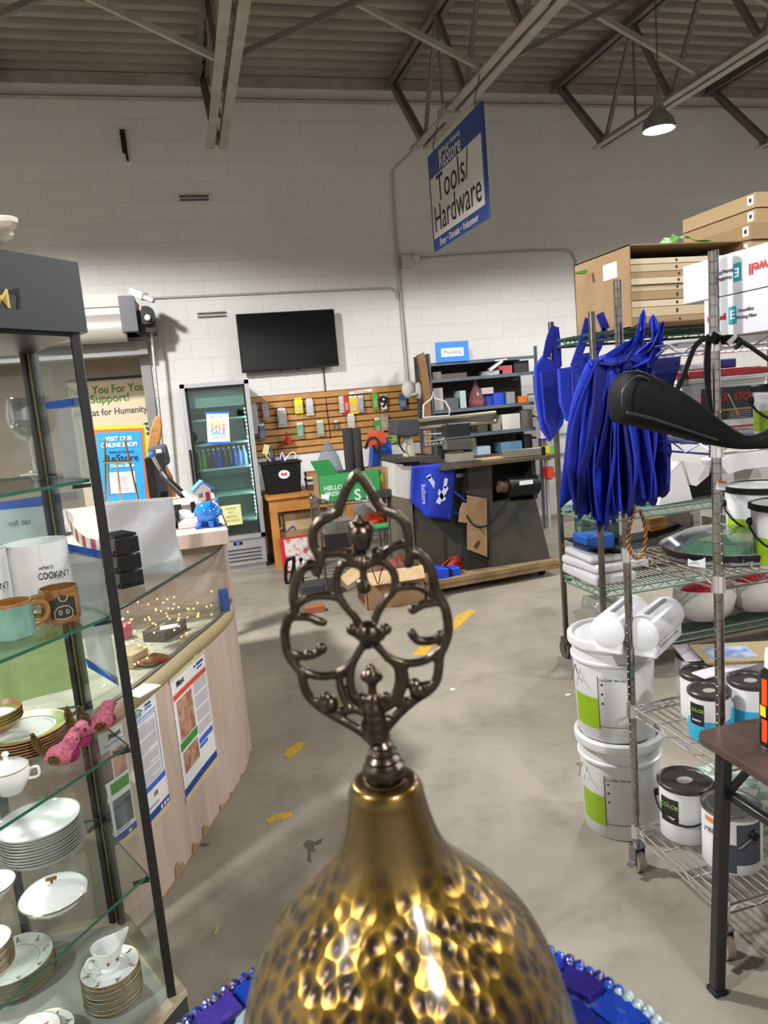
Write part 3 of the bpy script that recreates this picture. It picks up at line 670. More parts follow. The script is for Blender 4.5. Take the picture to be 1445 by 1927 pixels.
# third shelf: salmon rimmed dishes, sugar bowl, pink birds
z3 = SHZ[1]+.0005
SALM = mat('salmon_rim', '#a06a52', .4); LIME = mat('lime_leaf_band', '#a3a04e', .4, var=(40, '#6f7a3c'))
def deco_bowl(r, h):
    m = MB(); m.lathe([(0, .003), (r*.5, 0), (r*.8, h*.45), (r, h), (r*.985, h), (r*.95, h*.8), (r*.78, h*.47), (r*.4, .01), (0, .008)], seg=44, ms=[CHINA, SALM, SALM, SALM, LIME, LIME, CHINA, CHINA]); return m
p = PZ(60, 1418, SHZ[1])
c = (p.x-.015, p.y+.03)
pl = plate_mb(.098, SALM); pl.lathe([(.07, .0098), (.093, .0148)], m=LIME, seg=48); pl = pl.build('dinner_plate'); tag(pl, None, 'plate')
stack_of(pl, 7, (c[0], c[1], z3), .0068, lambda k, n: 'salmon rimmed plate, %s of the stack beside the pink birds' % nth(k, n), 'salmon rimmed plates')
c = (c[0]-.055, c[1]-.015); bw = tag(deco_bowl(.062, .03).build('cereal_bowl'), None, 'bowl')
stack_of(bw, 4, (c[0], c[1], z3+.062), .0078, lambda k, n: 'leaf banded bowl with salmon rim, %s of the pile on the plates' % nth(k, n), 'leaf banded bowls')
p = PZ(22, 1490, SHZ[1]); t = thing('sugar_bowl', 'small lidded white sugar bowl with gold line left of the pink birds', 'sugar bowl', (p.x, p.y, z3))
MB().lathe([(0, .002), (.022, 0), (.024, .004), (.036, .02), (.042, .038), (.040, .052), (.037, .053), (.034, .03), (0, .01)], m=CHINA, seg=36).build('body', parent=t)
m = MB(); m.lathe([(.0395, .0525), (.0405, .0545), (.03, .063), (.012, .068), (.005, .070), (.004, .077), (.008, .083), (.005, .088), (0, .089)], m=CHINA, seg=36); m.lathe([(.0402, .0522), (.0412, .0535), (.0398, .0548)], m=RIMG, seg=36); m.build('lid', parent=t)
[MB().tube(smoothpts([(s*.038, 0, .042), (s*.056, 0, .044), (s*.055, 0, .024), (s*.036, 0, .022)], 4), .003, seg=8).build('handle', CHINA, t) for s in (-1, 1)]
PINK = mat('pink_beaded_fabric', '#d4577e', .35, bump=(500, 1.0), var=(220, '#e88aa0')); MAG = mat('magenta_beads', '#a8165c', .2, bump=(600, 1.0)); GOLDB = mat('gold_beads', '#8a6a2a', .3, .5, bump=(600, 1.0), var=(300, '#3a3018'))
def bird(px, py, rz, label, dz=0.0):
    p = PZ(px, py, SHZ[1]); t = thing('bird_ornament', label, 'bird ornament', (p.x, p.y, z3+dz), rz, 'pink beaded birds'); t.scale = (1.3, 1.3, 1.3)
    m = MB(); m.ball((0, 0, .019), .019, PINK, 20, (1.45, 1, 1)); m.ball((.020, 0, .041), .0135, PINK, 16); m.cyl((.008, 0, .026), (.02, 0, .04), .015, .012, PINK)
    m.build('body', parent=t, remesh=.0016)
    MB().ball((.010, 0, .019), .0172, MAG, 14, (1.05, .9, .95)).build('breast', parent=t) if False else MB().ball((.014, 0, .017), .0168, MAG, 16, (1.0, .9, .9)).build('breast', parent=t)
    MB().ball((-.006, -.0125, .018), .010, GOLDB, 14, (1.5, .7, 1)).build('wing', parent=t)
    MB().ball((-.006, .0125, .018), .010, GOLDB, 14, (1.5, .7, 1)).build('wing', parent=t)
    MB().tube([(-.018, 0, .022), (-.030, 0, .035), (-.036, 0, .052), (-.038, 0, .066)], [.006, .0075, .007, .003], seg=8).build('tail', GOLDB, t)
    m = MB(); m.cyl((.032, 0, .041), (.041, 0, .039), .003, .0005, GOLDB, 8); m.ball((.028, -.009, .044), .002, INK, 8); m.ball((.028, .009, .044), .002, INK, 8); m.build('beak_and_eyes', parent=t)
bird(118, 1440, radians(5), 'pink beaded bird with gold wing, nearest the sugar bowl')
bird(152, 1408, radians(-60), 'pink beaded bird with magenta breast between the two other birds', .004)
bird(192, 1382, radians(40), 'pink beaded bird nearest the right corner post', .006)
# fourth shelf: bowls, covered dish, cups
z4 = SHZ[0]+.0005
p = PZ(92, 1632, SHZ[0]); p = p+Vector((-.005, .06, 0))
b0 = bowl('soup_bowl', 'x', 'bowl', (0, 0, 0), .100, .036, RIMS, seg=56)
stack_of(b0, 10, (p.x-.012, p.y-.012, z4), .0078, lambda k, n: 'silver rimmed white bowl, %s of the tall bowl stack' % nth(k, n), 'silver rimmed bowls', .001)
p = PZ(108, 1716, SHZ[0]); t = thing('covered_dish', 'white covered dish with a domed lid and gold handle below the bowl stack', 'covered dish', (p.x-.005, p.y+.015, z4)); t.scale = (1.18, 1.18, 1.1)
m = MB(); m.lathe([(0, .002), (.03, 0), (.034, .004), (.055, .02), (.060, .030), (.056, .030), (0, .01)], m=CHINA, seg=48); m.build('dish', parent=t)
m = MB(); m.lathe([(.0595, .031), (.062, .032), (.060, .036), (.052, .044), (.035, .052), (.015, .056), (0, .057)], m=CHINA, seg=48); m.lathe([(.0605, .0305), (.0632, .0318), (.061, .034)], m=mat('olive_rim', '#6c6e4e', .3, .5), seg=48); m.build('lid', parent=t)
MB().bar((-.010, 0, .066), (.010, 0, .066), .006, .006, mat('bronze_handle', '#8a5a2c', .3, .6)).bar((0, 0, .055), (0, 0, .066), .005, .005, mat('bronze_handle')).build('lid_handle', parent=t, bevel=.0015)
p = PZ(-10, 1842, SHZ[0]); c0 = bowl('cereal_bowl', 'x', 'bowl', (0, 0, 0), .052, .03, RIMG, seg=44)
stack_of(c0, 7, (p.x-.012, p.y+.01, z4), .0075, lambda k, n: 'gold rimmed white bowl, %s of the stack at the left picture edge' % nth(k, n), 'gold rimmed bowls')
p = PZ(-14, 1690, SHZ[0]); bowl('serving_bowl', 'white bowl with olive rim at the left edge behind the gold rimmed stack', 'bowl', (p.x, p.y, z4), .055, .035, mat('olive_rim'))
MB().box((0, 0, 0), (.03, .006, .05), CARDL) if False else None
# case floor: dinner plates, saucers with creamer, bowls with red tag
z5 = .2528
p = PZ(238, 1893, .25); s0 = tag(plate_mb(.069, RIMG, 7, .010).build('saucer'), None, 'saucer')
SC = (p.x-.030, p.y+.036)
stack_of(s0, 14, (SC[0], SC[1], z5), .0058, lambda k, n: 'sprigged white saucer, %s of the saucer stack' % nth(k, n), 'sprigged saucers', .0012)
t = thing('creamer_jug', 'white sprigged creamer jug with a pointed spout standing on the saucer stack', 'jug', (SC[0], SC[1], z5+13*.0058+.0062), radians(30))
def jugpt(u, v):
    a = 2*pi*u; prof = [(.0, .001), (.022, 0), (.024, .006), (.020, .012), (.026, .024), (.030, .038), (.0335, .052), (.036, .060)]
    k = v*(len(prof)-1); i = min(int(k), len(prof)-2); f = k-i; r_ = prof[i][0]*(1-f)+prof[i+1][0]*f; z = prof[i][1]*(1-f)+prof[i+1][1]*f
    w = max(0, v-.6)/.4; sp = max(0, cos(a))**5; return (r_*cos(a)+w*sp*.022, r_*sin(a)*(1-w*sp*.3), z+w*w*(sp*.016+max(0, -cos(a))*.004))
MB().grid(48, 22, jugpt, CHINA, closed_u=True).build('body', parent=t, solid=.002, merge=True)
MB().tube(smoothpts([(-.028, 0, .046), (-.045, 0, .052), (-.054, 0, .038), (-.046, 0, .020), (-.025, 0, .018)], 5), .0035, seg=10).build('handle', CHINA, t)
m = MB()
for a in (-1.2, -1.9):
    for j in range(4):
        aa = a+random.uniform(-.1, .1); z = .034+random.uniform(-.005, .006); c = Vector((.0305*cos(aa), .0305*sin(aa), z)); tq = Vector((-sin(aa), cos(aa), 0))*.004
        m.face([c+tq, c+Vector((0, 0, .004)), c-tq, c-Vector((0, 0, .004))], BROWNP)
m.build('sprig_print', parent=t, fixn=False)
p = PZ(58, 1862, .25); d0 = tag(plate_mb(.095, RIMG, 9).build('dinner_plate'), None, 'plate')
stack_of(d0, 8, (p.x-.04, p.y+.045, z5), .0068, lambda k, n: 'large sprigged plate, %s of the stack left of saucers' % nth(k, n), 'sprigged dinner plates', .002)
p = PZ(95, 1985, .25); e0 = tag(plate_mb(.066, RIMG, 7).build('side_plate'), None, 'plate')
stack_of(e0, 5, (p.x-.012, p.y+.02, z5), .0062, lambda k, n: 'sprigged side plate, %s of the pile at the bottom picture edge' % nth(k, n), 'sprigged side plates')
rb = bowl('rimmed_bowl', 'wide rimmed sprigged bowl holding a red tag at the bottom left', 'bowl', (p.x-.03, p.y+.012, z5+.036), .058, .018, RIMG)
m = MB(); q = Vector((p.x-.025, p.y-.005, z5+.062)); m.face([q+Vector(v) for v in ((-.03, -.02, 0), (.012, -.02, .0), (.03, .022, .006), (.0, .012, .004), (-.03, .006, .002))]); tag(m.build('red_tag', mat('red_orange_paper', '#e0402c', .6), smooth=False, solid=.001, origin=q), 'torn red orange paper tag lying in the bowl at the bottom left', 'tag')
# crumpled bag on the header
rn = random.Random(11)
def crump(c, rx, ry, rz_, name, m_, label, cat, seed=1, amp=.25, zb=0):
    r = random.Random(seed); ph = [(r.uniform(2, 7), r.uniform(2, 7), r.uniform(0, 6), r.uniform(.3, 1)) for _ in range(7)]
    def f(u, v):
        a = 2*pi*u; th = pi*v; k = 1+amp*sum(w*sin(p1*a*1.0//1*0+round(p1)*a+p3)*sin(p2*th+p3) for p1, p2, p3, w in ph)/3
        return (rx*sin(th)*cos(a)*k, ry*sin(th)*sin(a)*k, max(zb, rz_*(1+cos(th))*.5*k) if zb is not None else rz_*cos(th)*k)
    o = MB().grid(36, 18, f, closed_u=True).build(name, m_, merge=True, ang=30); o.location = c; return tag(o, label, cat)
p = hd(5, 470); crump((p.x-.11, p.y+.0, 1.986), .14, .09, .075, 'crumpled_bag', mat('cream_plastic_bag', '#d8cfc0', .4, bump=(30, .6)), 'crumpled cream plastic bag lying on top of the display case header', 'bag', 4)
# ================================================================ curved sales counter with glass front
PINKL, nt, b = nodes_of('pink_beige_laminate', '#bda89b', rough=.4)
tc = nt.nodes.new('ShaderNodeTexCoord'); mp = nt.nodes.new('ShaderNodeMapping'); mp.inputs['Scale'].default_value = (6, 6, .7)
nz = nt.nodes.new('ShaderNodeTexNoise'); nz.inputs['Scale'].default_value = 3; cr = nt.nodes.new('ShaderNodeValToRGB')
cr.color_ramp.elements[0].position = .35; cr.color_ramp.elements[0].color = lin('#b8a295'); cr.color_ramp.elements[1].position = .65; cr.color_ramp.elements[1].color = lin('#c4b0a2')
nt.links.new(tc.outputs['Object'], mp.inputs[0]); nt.links.new(mp.outputs[0], nz.inputs['Vector']); nt.links.new(nz.outputs['Fac'], cr.inputs['Fac']); nt.links.new(cr.outputs[0], b.inputs['Base Color'])
CHIP = mat('bare_particle_board', '#a48a62', .9, var=(80, '#8d744e'))
front = smoothpts([(-1.4, 2.16, 0), (-1.1, 2.155, 0), (-.80, 2.155, 0), (-.60, 2.18, 0), (-.45, 2.255, 0), (-.33, 2.375, 0), (-.21, 2.6, 0), (-.09, 2.88, 0), (.01, 3.1, 0), (.085, 3.3, 0), (.115, 3.45, 0)], 6)
FR = [(p.x, p.y) for p in front]
def inset(P, d):
    out = []
    for i, (x, y) in enumerate(P):
        a = P[max(0, i-1)]; b_ = P[min(len(P)-1, i+1)]; t = Vector((b_[0]-a[0], b_[1]-a[1])).normalized(); out.append((x-t.y*d, y+t.x*d))
    return out
ctr = thing('curved_counter', 'curved pink beige sales counter with a glass showcase front along the left aisle', 'counter', (-.7, 3.0, 0))
back = [(-1.1, 3.45), (-1.7, 2.6), (-1.7, 2.2)]
mb = MB(); mb.prism(FR+back, 0, .70, PINKL)
mb.build('base_panel', parent=ctr, world=True, ang=30)
IN1 = inset(FR, .012)
mb = MB(); mb.prism(IN1+back, .70, .765, mat('showcase_floor', '#9a9483', .5, var=(14, '#b3ab98'))); mb.build('showcase_floor', parent=ctr, world=True)
def ribbon(P, z0, z1, m, name, solid=.006, P2=None):
    P2 = P2 or P; mb = MB(); n = len(P); i = mb.mi(m)
    a = [mb.v((x, y, z0)) for x, y in P]; b_ = [mb.v((x, y, z1)) for x, y in P2]
    for k in range(n-1): mb.bm.faces.new((a[k], a[k+1], b_[k+1], b_[k])).material_index = i
    return mb.build(name, parent=ctr, world=True, solid=solid, fixn=False)
ribbon(inset(FR, -.002), .70, .765, mat('yellowed_edge_strip', '#b5a67f', .5), 'edge_strip')
ribbon(inset(FR, -.002), .0, .004, CHIP, 'toe_strip', .003)
GL2 = inset(FR, .006)
ribbon(GL2, .768, 1.045, GLASS, 'curved_glass', .005)
ribbon(inset(FR, .004), 1.040, 1.05, mat('dark_glass_edge', '#26332f', .2), 'top_edge', .006)
ribbon(inset(FR, .003), .766, .776, mat('grey_channel', '#77786f', .3, .6), 'bottom_channel', .008)
mb = MB(); T0 = [p for p in inset(FR, .008)]
mb.prism(T0+[(-.9, 3.30), (-1.3, 2.7), (-1.45, 2.3)], 1.045, 1.051, SHELFGLASS); mb.build('glass_top', parent=ctr, world=True, smooth=False)
mb = MB(); FO = inset(FR, -.004)
for px, py, s in ((439, 1495, .022), (420, 1530, .032), (390, 1572, .05), (352, 1616, .045), (318, 1655, .06), (455, 1468, .02)):
    g = PZ(px, py); k = min(range(len(FO)-1), key=lambda q: (Vector(FO[q])-Vector((g.x, g.y))).length); a = Vector((*FO[k], 0)); d = (Vector((*FO[k+1], 0))-a).normalized()
    mb.face([a+Vector((0, 0, .001)), a+d*s*1.2+Vector((0, 0, .001)), a+d*s*1.1+Vector((0, 0, s*.5)), a+d*s*.7+Vector((0, 0, s*.45)), a+d*s*.5+Vector((0, 0, s*.9)), a+d*s*.1+Vector((0, 0, s*.8))], CHIP)
mb.build('chipped_patches', parent=ctr, world=True, smooth=False, fixn=False)
# posters taped on the curved front
FN = [0.0]
for i in range(1, len(FR)): FN.append(FN[-1]+(Vector(FR[i])-Vector(FR[i-1])).length)
def on_front(s, z, out=.0015):
    P = inset(FR, -out); i = 0
    while i < len(FN)-2 and FN[i+1] < s: i += 1
    f = (s-FN[i])/(FN[i+1]-FN[i]); a, b_ = Vector((*P[i], 0)), Vector((*P[i+1], 0)); p = a.lerp(b_, f); t = (b_-a).normalized(); return Vector((p.x, p.y, z)), t
def s_of(px, py):     # arc length and height on the front seen at a pixel
    best = None
    for i in range(len(FN)-1):
        a = Vector((*FR[i], 0)); b_ = Vector((*FR[i+1], 0)); t = (b_-a).normalized(); n = Vector((t.y, -t.x, 0)); d = ray(px, py)
        if abs(d.dot(n)) < 1e-6: continue
        q = EYE+d*((a-EYE).dot(n)/d.dot(n)); u = (q-a).dot(t)
        if -.02 <= u <= (b_-a).length+.02 and d.dot(q-EYE) > 0:
            if best is None or (q-EYE).length < best[2]: best = (FN[i]+u, q.z, (q-EYE).length)
    return best
def poster(tl, tr, bl, kind, label):
    a = s_of(*tl); b_ = s_of(*tr); c = s_of(*bl); s0, s1 = a[0], b_[0]; z1 = (a[1]+b_[1])/2; z0 = c[1]; w = s1-s0; h = z1-z0
    p0, _ = on_front(s0, z0); t = thing('taped_poster', label, 'poster', p0, 0, 'information sheets on the counter front')
    def strip(name, u0, v0, u1, v1, m, out, n=6):
        mb = MB(); i = mb.mi(m); P = []
        for k in range(n+1):
            u = u0+(u1-u0)*k/n; P.append([mb.v(on_front(s0+u*w, z0+v*h, out)[0]) for v in (v0, v1)])
        for k in range(n): mb.bm.faces.new((P[k][0], P[k+1][0], P[k+1][1], P[k][1])).material_index = i
        return mb.build(name, parent=t, world=True, smooth=False, fixn=False)
    def many(name, rects, m, out):
        mb = MB(); i = mb.mi(m)
        for u0, v0, u1, v1 in rects:
            P = [[mb.v(on_front(s0+u*w, z0+v*h, out)[0]) for v in (v0, v1)] for u in (u0, (u0+u1)/2, u1)]
            for k in range(2): mb.bm.faces.new((P[k][0], P[k+1][0], P[k+1][1], P[k][1])).material_index = i
        return mb.build(name, parent=t, world=True, smooth=False, fixn=False)
    def lab(body, u, v, size, m, sx=1, bold=0, sh=0):
        p, tt = on_front(s0+u*w, z0+v*h, .0046); text(body, size*h, m, basis(p, tt, (0, 0, 1)), t, sx=sx, bold=bold, shear=sh)
    strip('sheet', 0, 0, 1, 1, PAPER, .002)
    NAVY = mat('navy_print', '#1c3f8f', .6); GREY = mat('grey_print', '#9a9a9c', .7); GRNP = mat('green_print', '#2f8a2f', .6); RED = mat('red_orange_print', '#cf4425', .6)
    BLU = mat('royal_blue_print', '#3a5fc0', .6); DK = mat('dark_photo_print', '#4a4444', .6, var=(30, '#7d6a62')); SKIN = mat('warm_photo_print', '#8a5a44', .6, var=(26, '#c79a80')); SLATE = mat('slate_photo_print', '#454d55', .6, var=(18, '#77838f'))
    strip('footer_band', 0, 0, 1, .07, NAVY, .003)
    if kind == 'meet':
        lab('Meet', .24, .93, .07, INK, 1, .01); many('headline_band', [(.02, .82, .98, .865)], RED, .003)
        many('photo', [(.08, .46, .52, .80)], SKIN, .003); many('green_band', [(.04, .38, .55, .45)], GRNP, .003); many('photo', [(.08, .18, .52, .36)], SKIN, .003)
        many('text_lines', [(.58, .8-k*.021, .96, .81-k*.021) for k in range(22) if k % 6 != 5], GREY, .003); many('blue_band', [(.56, .27, .97, .32), (.56, .23, .8, .26)], BLU, .003)
        many('logo', [(.66, .93, .72, .95), (.74, .93, .94, .955), (.74, .90, .9, .915)], NAVY, .003)
    elif kind == 'text':
        lab('Habitat', .66, .955, .036, NAVY, .9, .01); lab('for Humanity', .66, .925, .022, NAVY, .9, .005)
        mb = MB(); mb.face([on_front(s0+u*w, z0+v*h, .003)[0] for u, v in ((.1, .935), (.28, .975), (.46, .935), (.46, .925), (.28, .962), (.1, .925))], GRNP); mb.build('logo_roof', parent=t, world=True, smooth=False, fixn=False)
        many('logo_figures', [(.18+k*.05, .895, .2+k*.05, .945) for k in range(5)], NAVY, .003)
        many('rule', [(.06, .872, .95, .88), (.06, .86, .95, .863)], BLU, .003); many('text_frame', [(.9, .31, .915, .85), (.1, .845, .9, .85)], BLU, .003)
        many('text_lines', [(.12, .81-k*.0165, (.84 if k % 7 else .5), .818-k*.0165) for k in range(31) if k % 8 != 7], GREY, .003)
        many('blue_band', [(.03, .25, .97, .30)], BLU, .003); many('small_logo', [(.45, .17, .6, .21)], mat('brown_print', '#8a6d5c', .6), .003); many('text_lines', [(.1, .10, .6, .12)], GREY, .003)
        many('badges', [(.62, .02, .70, .05), (.75, .02, .83, .05), (.87, .02, .95, .05)], mat('pale_badge', '#cfd8e8', .6), .004)
    else:
        lab('Meet', .7, .93, .07, INK, 1, .01); many('rule', [(.05, .86, .97, .868)], BLU, .003)
        many('photo', [(.08, .56, .50, .82), (.55, .56, .97, .80)], SKIN, .003); many('photo', [(.10, .56, .48, .74)], DK, .0035)
        many('green_band', [(.05, .43, .97, .53)], GRNP, .003); many('photo', [(.05, .11, .95, .38)], SLATE, .003); many('text_lines', [(.1, .085, .8, .10)], GREY, .003)
        many('badges', [(.70, .02, .80, .05)], mat('pale_badge'), .004)
    many('tape', [(-.03, .985, 1.03, 1.03), (-.02, -.04, 1.02, .01)], mat('yellowed_clear_tape', '#c8b98c', .35), .0042)
    return t
poster((318, 1275), (383, 1232), (358, 1490), 'meet', 'white information sheet with an orange stripe, furthest right on the counter front')
poster((240, 1340), (290, 1302), (272, 1560), 'text', 'white information sheet of grey paragraphs right of the black case post')
poster((168, 1400), (226, 1348), (215, 1592), 'photo', 'white sheet with a green band seen through the display case side')
# tall service counter behind
tc_ = thing('service_counter', 'tall pink beige service counter behind the glass showcase, facing the fridge', 'counter', (-.5, 4.1, 0))
mb = MB(); mb.span((-1.3, 3.462, 0), (.125, 4.90, 1.10), PINKL); mb.build('body', parent=tc_, world=True, smooth=False, bevel=.002)
mb = MB(); mb.span((-1.32, 3.30, 1.065), (.13, 4.92, 1.13), PINKL); mb.build('countertop', parent=tc_, world=True, smooth=False, bevel=.003)
mb = MB(); mb.span((.126, 4.88, 0), (.137, 4.915, 1.10), BLACKM); mb.span((.131, 3.31, 1.105), (.137, 4.915, 1.125), BLACKM); mb.build('black_edge', parent=tc_, world=True, smooth=False)
# fairy lights and goods inside the showcase
FL = mat('warm_led', '#ffcf7a', .5, emit=('#ffb648', 9.0))
fl = thing('fairy_lights', 'string of warm fairy lights lying in the glass showcase', 'fairy lights', (-.15, 2.9, .78))
rn = random.Random(21); wire = []; leds = MB()
for k in range(130):
    px = rn.uniform(232, 405); lo, hi = 1075+(405-px)*.30, 1160+(405-px)*.66
    py = rn.uniform(lo, hi); hh = rn.uniform(.77, .86)
    p = PZ(px, py, hh)
    s_ = .035
    best = min(((Vector(q)-Vector((p.x, p.y))).length, i) for i, q in enumerate(FR)); i = best[1]
    t = (Vector(FR[min(i+1, len(FR)-1)])-Vector(FR[max(i-1, 0)])).normalized(); inn = Vector((-t.y, t.x))
    if (Vector((p.x, p.y))-Vector(FR[i])).dot(inn) < .03 or p.y > 3.4: continue
    leds.ball(p, .0034, FL, 8); wire.append(p-Vector((0, 0, .004)))
leds.build('lit_bulbs', parent=fl, world=True)['kind'] = 'stuff'
wire.sort(key=lambda p: p.y); MB().tube(smoothpts(wire, 2), .0006, seg=4).build('wire', mat('copper_wire', '#a8763c', .3, 1), fl, world=True)
zf = .7655
def inbox(px, py, d, rz, m, name, label, cat):
    p = PZ(px, py, zf); o = MB().box((0, 0, d[2]/2), d, m).build(name, smooth=False, bevel=.002); o.location = (p.x, p.y, zf); o.rotation_euler[2] = rz; return tag(o, label, cat)
inbox(312, 1195, (.17, .10, .045), radians(60), mat('dark_grey_case', '#3a3733', .5), 'grey_case', 'dark grey case with a label lying in the showcase', 'case')
tag(MB().box((0, 0, .001), (.07, .055, .0015), PAPER).build('label_card', smooth=False), 'black and white label card on the dark grey case', 'card').location = PZ(318, 1180, zf+.046)
inbox(252, 1250, (.09, .07, .05), radians(55), CARDL, 'small_box', 'small tan box in the showcase beside the case post', 'box')
inbox(335, 1165, (.06, .11, .012), radians(60), mat('cream_tray', '#b7ad92', .6), 'cream_tray', 'shallow cream tray in the showcase right of the grey case', 'tray')
p = PZ(288, 1250, zf); crump((p.x, p.y, zf), .06, .04, .03, 'ribbon_bundle', mat('olive_red_fabric', '#7a6a3c', .8, var=(30, '#7e2420')), 'bundle of olive and dark red ribbon at the front of the showcase', 'ribbon', 8)
inbox(236, 1200, (.05, .05, .06), .3, mat('dusty_pink_card', '#b4505e', .6), 'pink_box', 'dusty pink box at the left end of the showcase', 'box')
p = PZ(268, 1300, zf); tag(MB().box((0, 0, .002), (.10, .07, .003), PAPER, R=Matrix.Rotation(.9, 3, 'Z')).build('paper_sheet', smooth=False), 'white sheet of paper lying at the front of the showcase', 'paper').location = (p.x, p.y, zf)
inbox(424, 1150, (.04, .03, .10), .2, mat('blue_tin', '#32508e', .4), 'blue_tin', 'small blue tin at the far end of the showcase', 'tin')
# on the glass top and the service counter
zt = 1.0515
# stacked black letter trays
p = PZ(232, 1102, zt); lt = thing('letter_tray', 'stack of black plastic drawers behind the white bag on the glass top', 'letter trays', (p.x+.005, p.y+.01, zt), radians(-62))
for k in range(3):
    z = k*.062; MB().box((0, 0, z+.03), (.14, .09, .058), mat('smoked_black_plastic', '#1b1b1d', .2, coat=.4)).box((0, -.047, z+.012), (.12, .006, .02), BLACK).build('drawer', parent=lt, bevel=.006)
m = MB(); [m.box((0, -.04+k*.010, .19), (.13, .002, .010), BLACK) for k in range(9)]; m.build('vented_top', parent=lt, smooth=False)
# white plastic bag draped over
BAGW = mat('white_polythene', '#b9b9bd', .35, bump=(14, .7))
def sheet_on(name, tl, tr, br, bl, Y0_, Y1_, m, label, cat, amp=.012, seed=2, nu=22, nv=22):
    A, B, C_, D = PY(*tl, Y0_), PY(*tr, Y1_), PY(*br, Y1_), PY(*bl, Y0_); r = random.Random(seed)
    ph = [(r.uniform(1, 4), r.uniform(1, 4), r.uniform(0, 6)) for _ in range(6)]; n = (B-A).cross(D-A).normalized()
    def f(u, v): p = A.lerp(B, u).lerp(D.lerp(C_, u), v); return p+n*amp*sum(sin(a*u*3+b_*v*3+c) for a, b_, c in ph)/2.5
    o = MB().grid(nu, nv, f, m).build(name, solid=.002, fixn=False, origin=tuple(D)); return tag(o, label, cat)
sheet_on('white_bag', (192, 945), (323, 935), (346, 1078), (222, 1082), 3.0, 3.2, BAGW, 'white plastic bag draped over the black letter trays', 'bag', .010)
# flag bunting
p = [PY(x, y, 2.95) for x, y in ((122, 950), (135, 985), (160, 1010), (198, 1016), (222, 1004))]
m = MB(); FRD = mat('flag_red', '#a83440', .7); FWH = mat('flag_white', '#d8d4d0', .7); n = 14
pp = smoothpts(p, 4); L = len(pp)
for k in range(L-1):
    a, b_ = pp[k], pp[k+1]; m.face([a, b_, b_+Vector((0, 0, -.05)), a+Vector((0, 0, -.05))], FRD if k % 2 else FWH)
tag(m.build('flag_bunting', smooth=False, solid=.002, fixn=False, origin=tuple(pp[0])), 'red and white striped flag bunting seen through the display case', 'bunting')
# glass ball and white dome
p = PZ(198, 985, 1.131); m = MB().ball((0, 0, .07), .055, thin_glass('crystal_ball_glass', '#e6ecf2', .2), 24); o = m.build('glass_ball'); o.location = (-.62, 3.75, 1.131+.0); tag(o, 'clear glass ball on the service counter beside the case post', 'glass ball')
MB().lathe([(0, 0), (.04, 0), (.035, .012), (.0, .016)], m=BLACKM).build('ball_stand', parent=o)
o = MB().ball((0, 0, .045), .05, mat('frosted_white', '#c9c9c5', .5, bump=(60, .4)), 20, (1, 1, .9)).build('white_orb'); p = PY(217, 945, 3.6); o.location = (p.x, 3.6, 1.131); tag(o, 'frosted white orb behind the white bag', 'orb')
# ================================================================ things on and along the back wall
TVB = mat('glossy_black_screen', '#050506', .12, spec=.6)
t = thing('wall_television', 'large black flat television mounted high on the block wall', 'television', (1.17, YW-.10, 2.03))
TL, BR = PY(443, 592, YW-.10), PY(637, 688, YW-.10)
mb = MB(); mb.span((TL.x, YW-.135, BR.z-.005), (BR.x, YW-.085, TL.z)); mb.build('cabinet', BLACK, t, world=True, bevel=.006)
mb = MB(); mb.span((TL.x+.012, YW-.1375, BR.z+.02), (BR.x-.012, YW-.136, TL.z-.012)); mb.build('screen', TVB, t, world=True, smooth=False)
mb = MB(); mb.span((TL.x+.3, YW-.09, 2.2), (BR.x-.3, YW-.001, 2.45)); mb.build('wall_bracket', BLACKM, t, world=True, smooth=False)
for x in (TL.x+.42, TL.x+.62): MB().lathe([(.012, 0), (.03, .012), (0, .012)], (x, YW-.11, BR.z-.017), seg=12).build('sensor', BLACK, t, world=True)
pc = [PY(608, 690, YW-.01), PY(611, 720, YW-.012), PY(614, 760, YW-.03), PY(619, 800, YW-.03), PY(622, 825, YW-.03)]
tag(MB().tube(smoothpts(pc, 4), .006, seg=6).build('television_cable', BLACK, origin=tuple(pc[0])), 'thin black cable hanging down the wall from the television', 'cable')
# conduits
CONM = mat('painted_conduit', '#a9a8a2', .5, .2)
def conduit(pts, r, label, m=CONM):
    P = [PY(x, y, YW-.02) for x, y in pts]
    o = MB().tube(P, r, seg=8).build('wall_conduit', m, origin=tuple(P[0])); return tag(o, label, 'conduit', 'conduits on the block wall')
conduit([(738, 322), (742, 395), (747, 470), (755, 580), (763, 670), (768, 730)], .011, 'upright conduit running down the wall right of the television')
conduit([(750, 500), (757, 580), (763, 640), (769, 722)], .008, 'second thinner conduit just right of the upright one', DSTEEL)
conduit([(265, 562), (400, 556), (560, 549), (700, 543), (735, 542), (746, 548), (750, 562)], .011, 'long level conduit above the television ending in a bend')
conduit([(790, 486), (900, 478), (1000, 473), (1065, 471), (1078, 476), (1084, 492), (1086, 560), (1092, 600)], .011, 'conduit bending down behind the blue bags at the right')
conduit([(778, 283), (738, 322)], .008, 'short slanted conduit below the end of the sign joist')
t = thing('emergency_light', 'small white emergency light box on the upright conduit', 'emergency light', PY(766, 490, YW-.03))
a, b_ = PY(754, 480, YW-.05), PY(778, 504, YW-.05); mb = MB(); mb.span((a.x, YW-.1, b_.z), (b_.x, YW-.002, a.z)); mb.build('housing', mat('ivory_plastic', '#b9b7b0', .5), t, world=True, bevel=.01)
c = PY(783, 484, YW-.11); MB().ball(c, .045, mat('ivory_plastic')).build('lamp_head', parent=t, world=True)
def slot(px, py, w, label):
    c = PY(px, py, YW-.01); t = thing('wall_slot_bracket', label, 'bracket', c, 0, 'slotted brackets on the block wall')
    for dz in (-.018, .018): MB().box((0, -.005, dz), (w, .03, .012)).build('rail', DSTEEL, t, smooth=False)
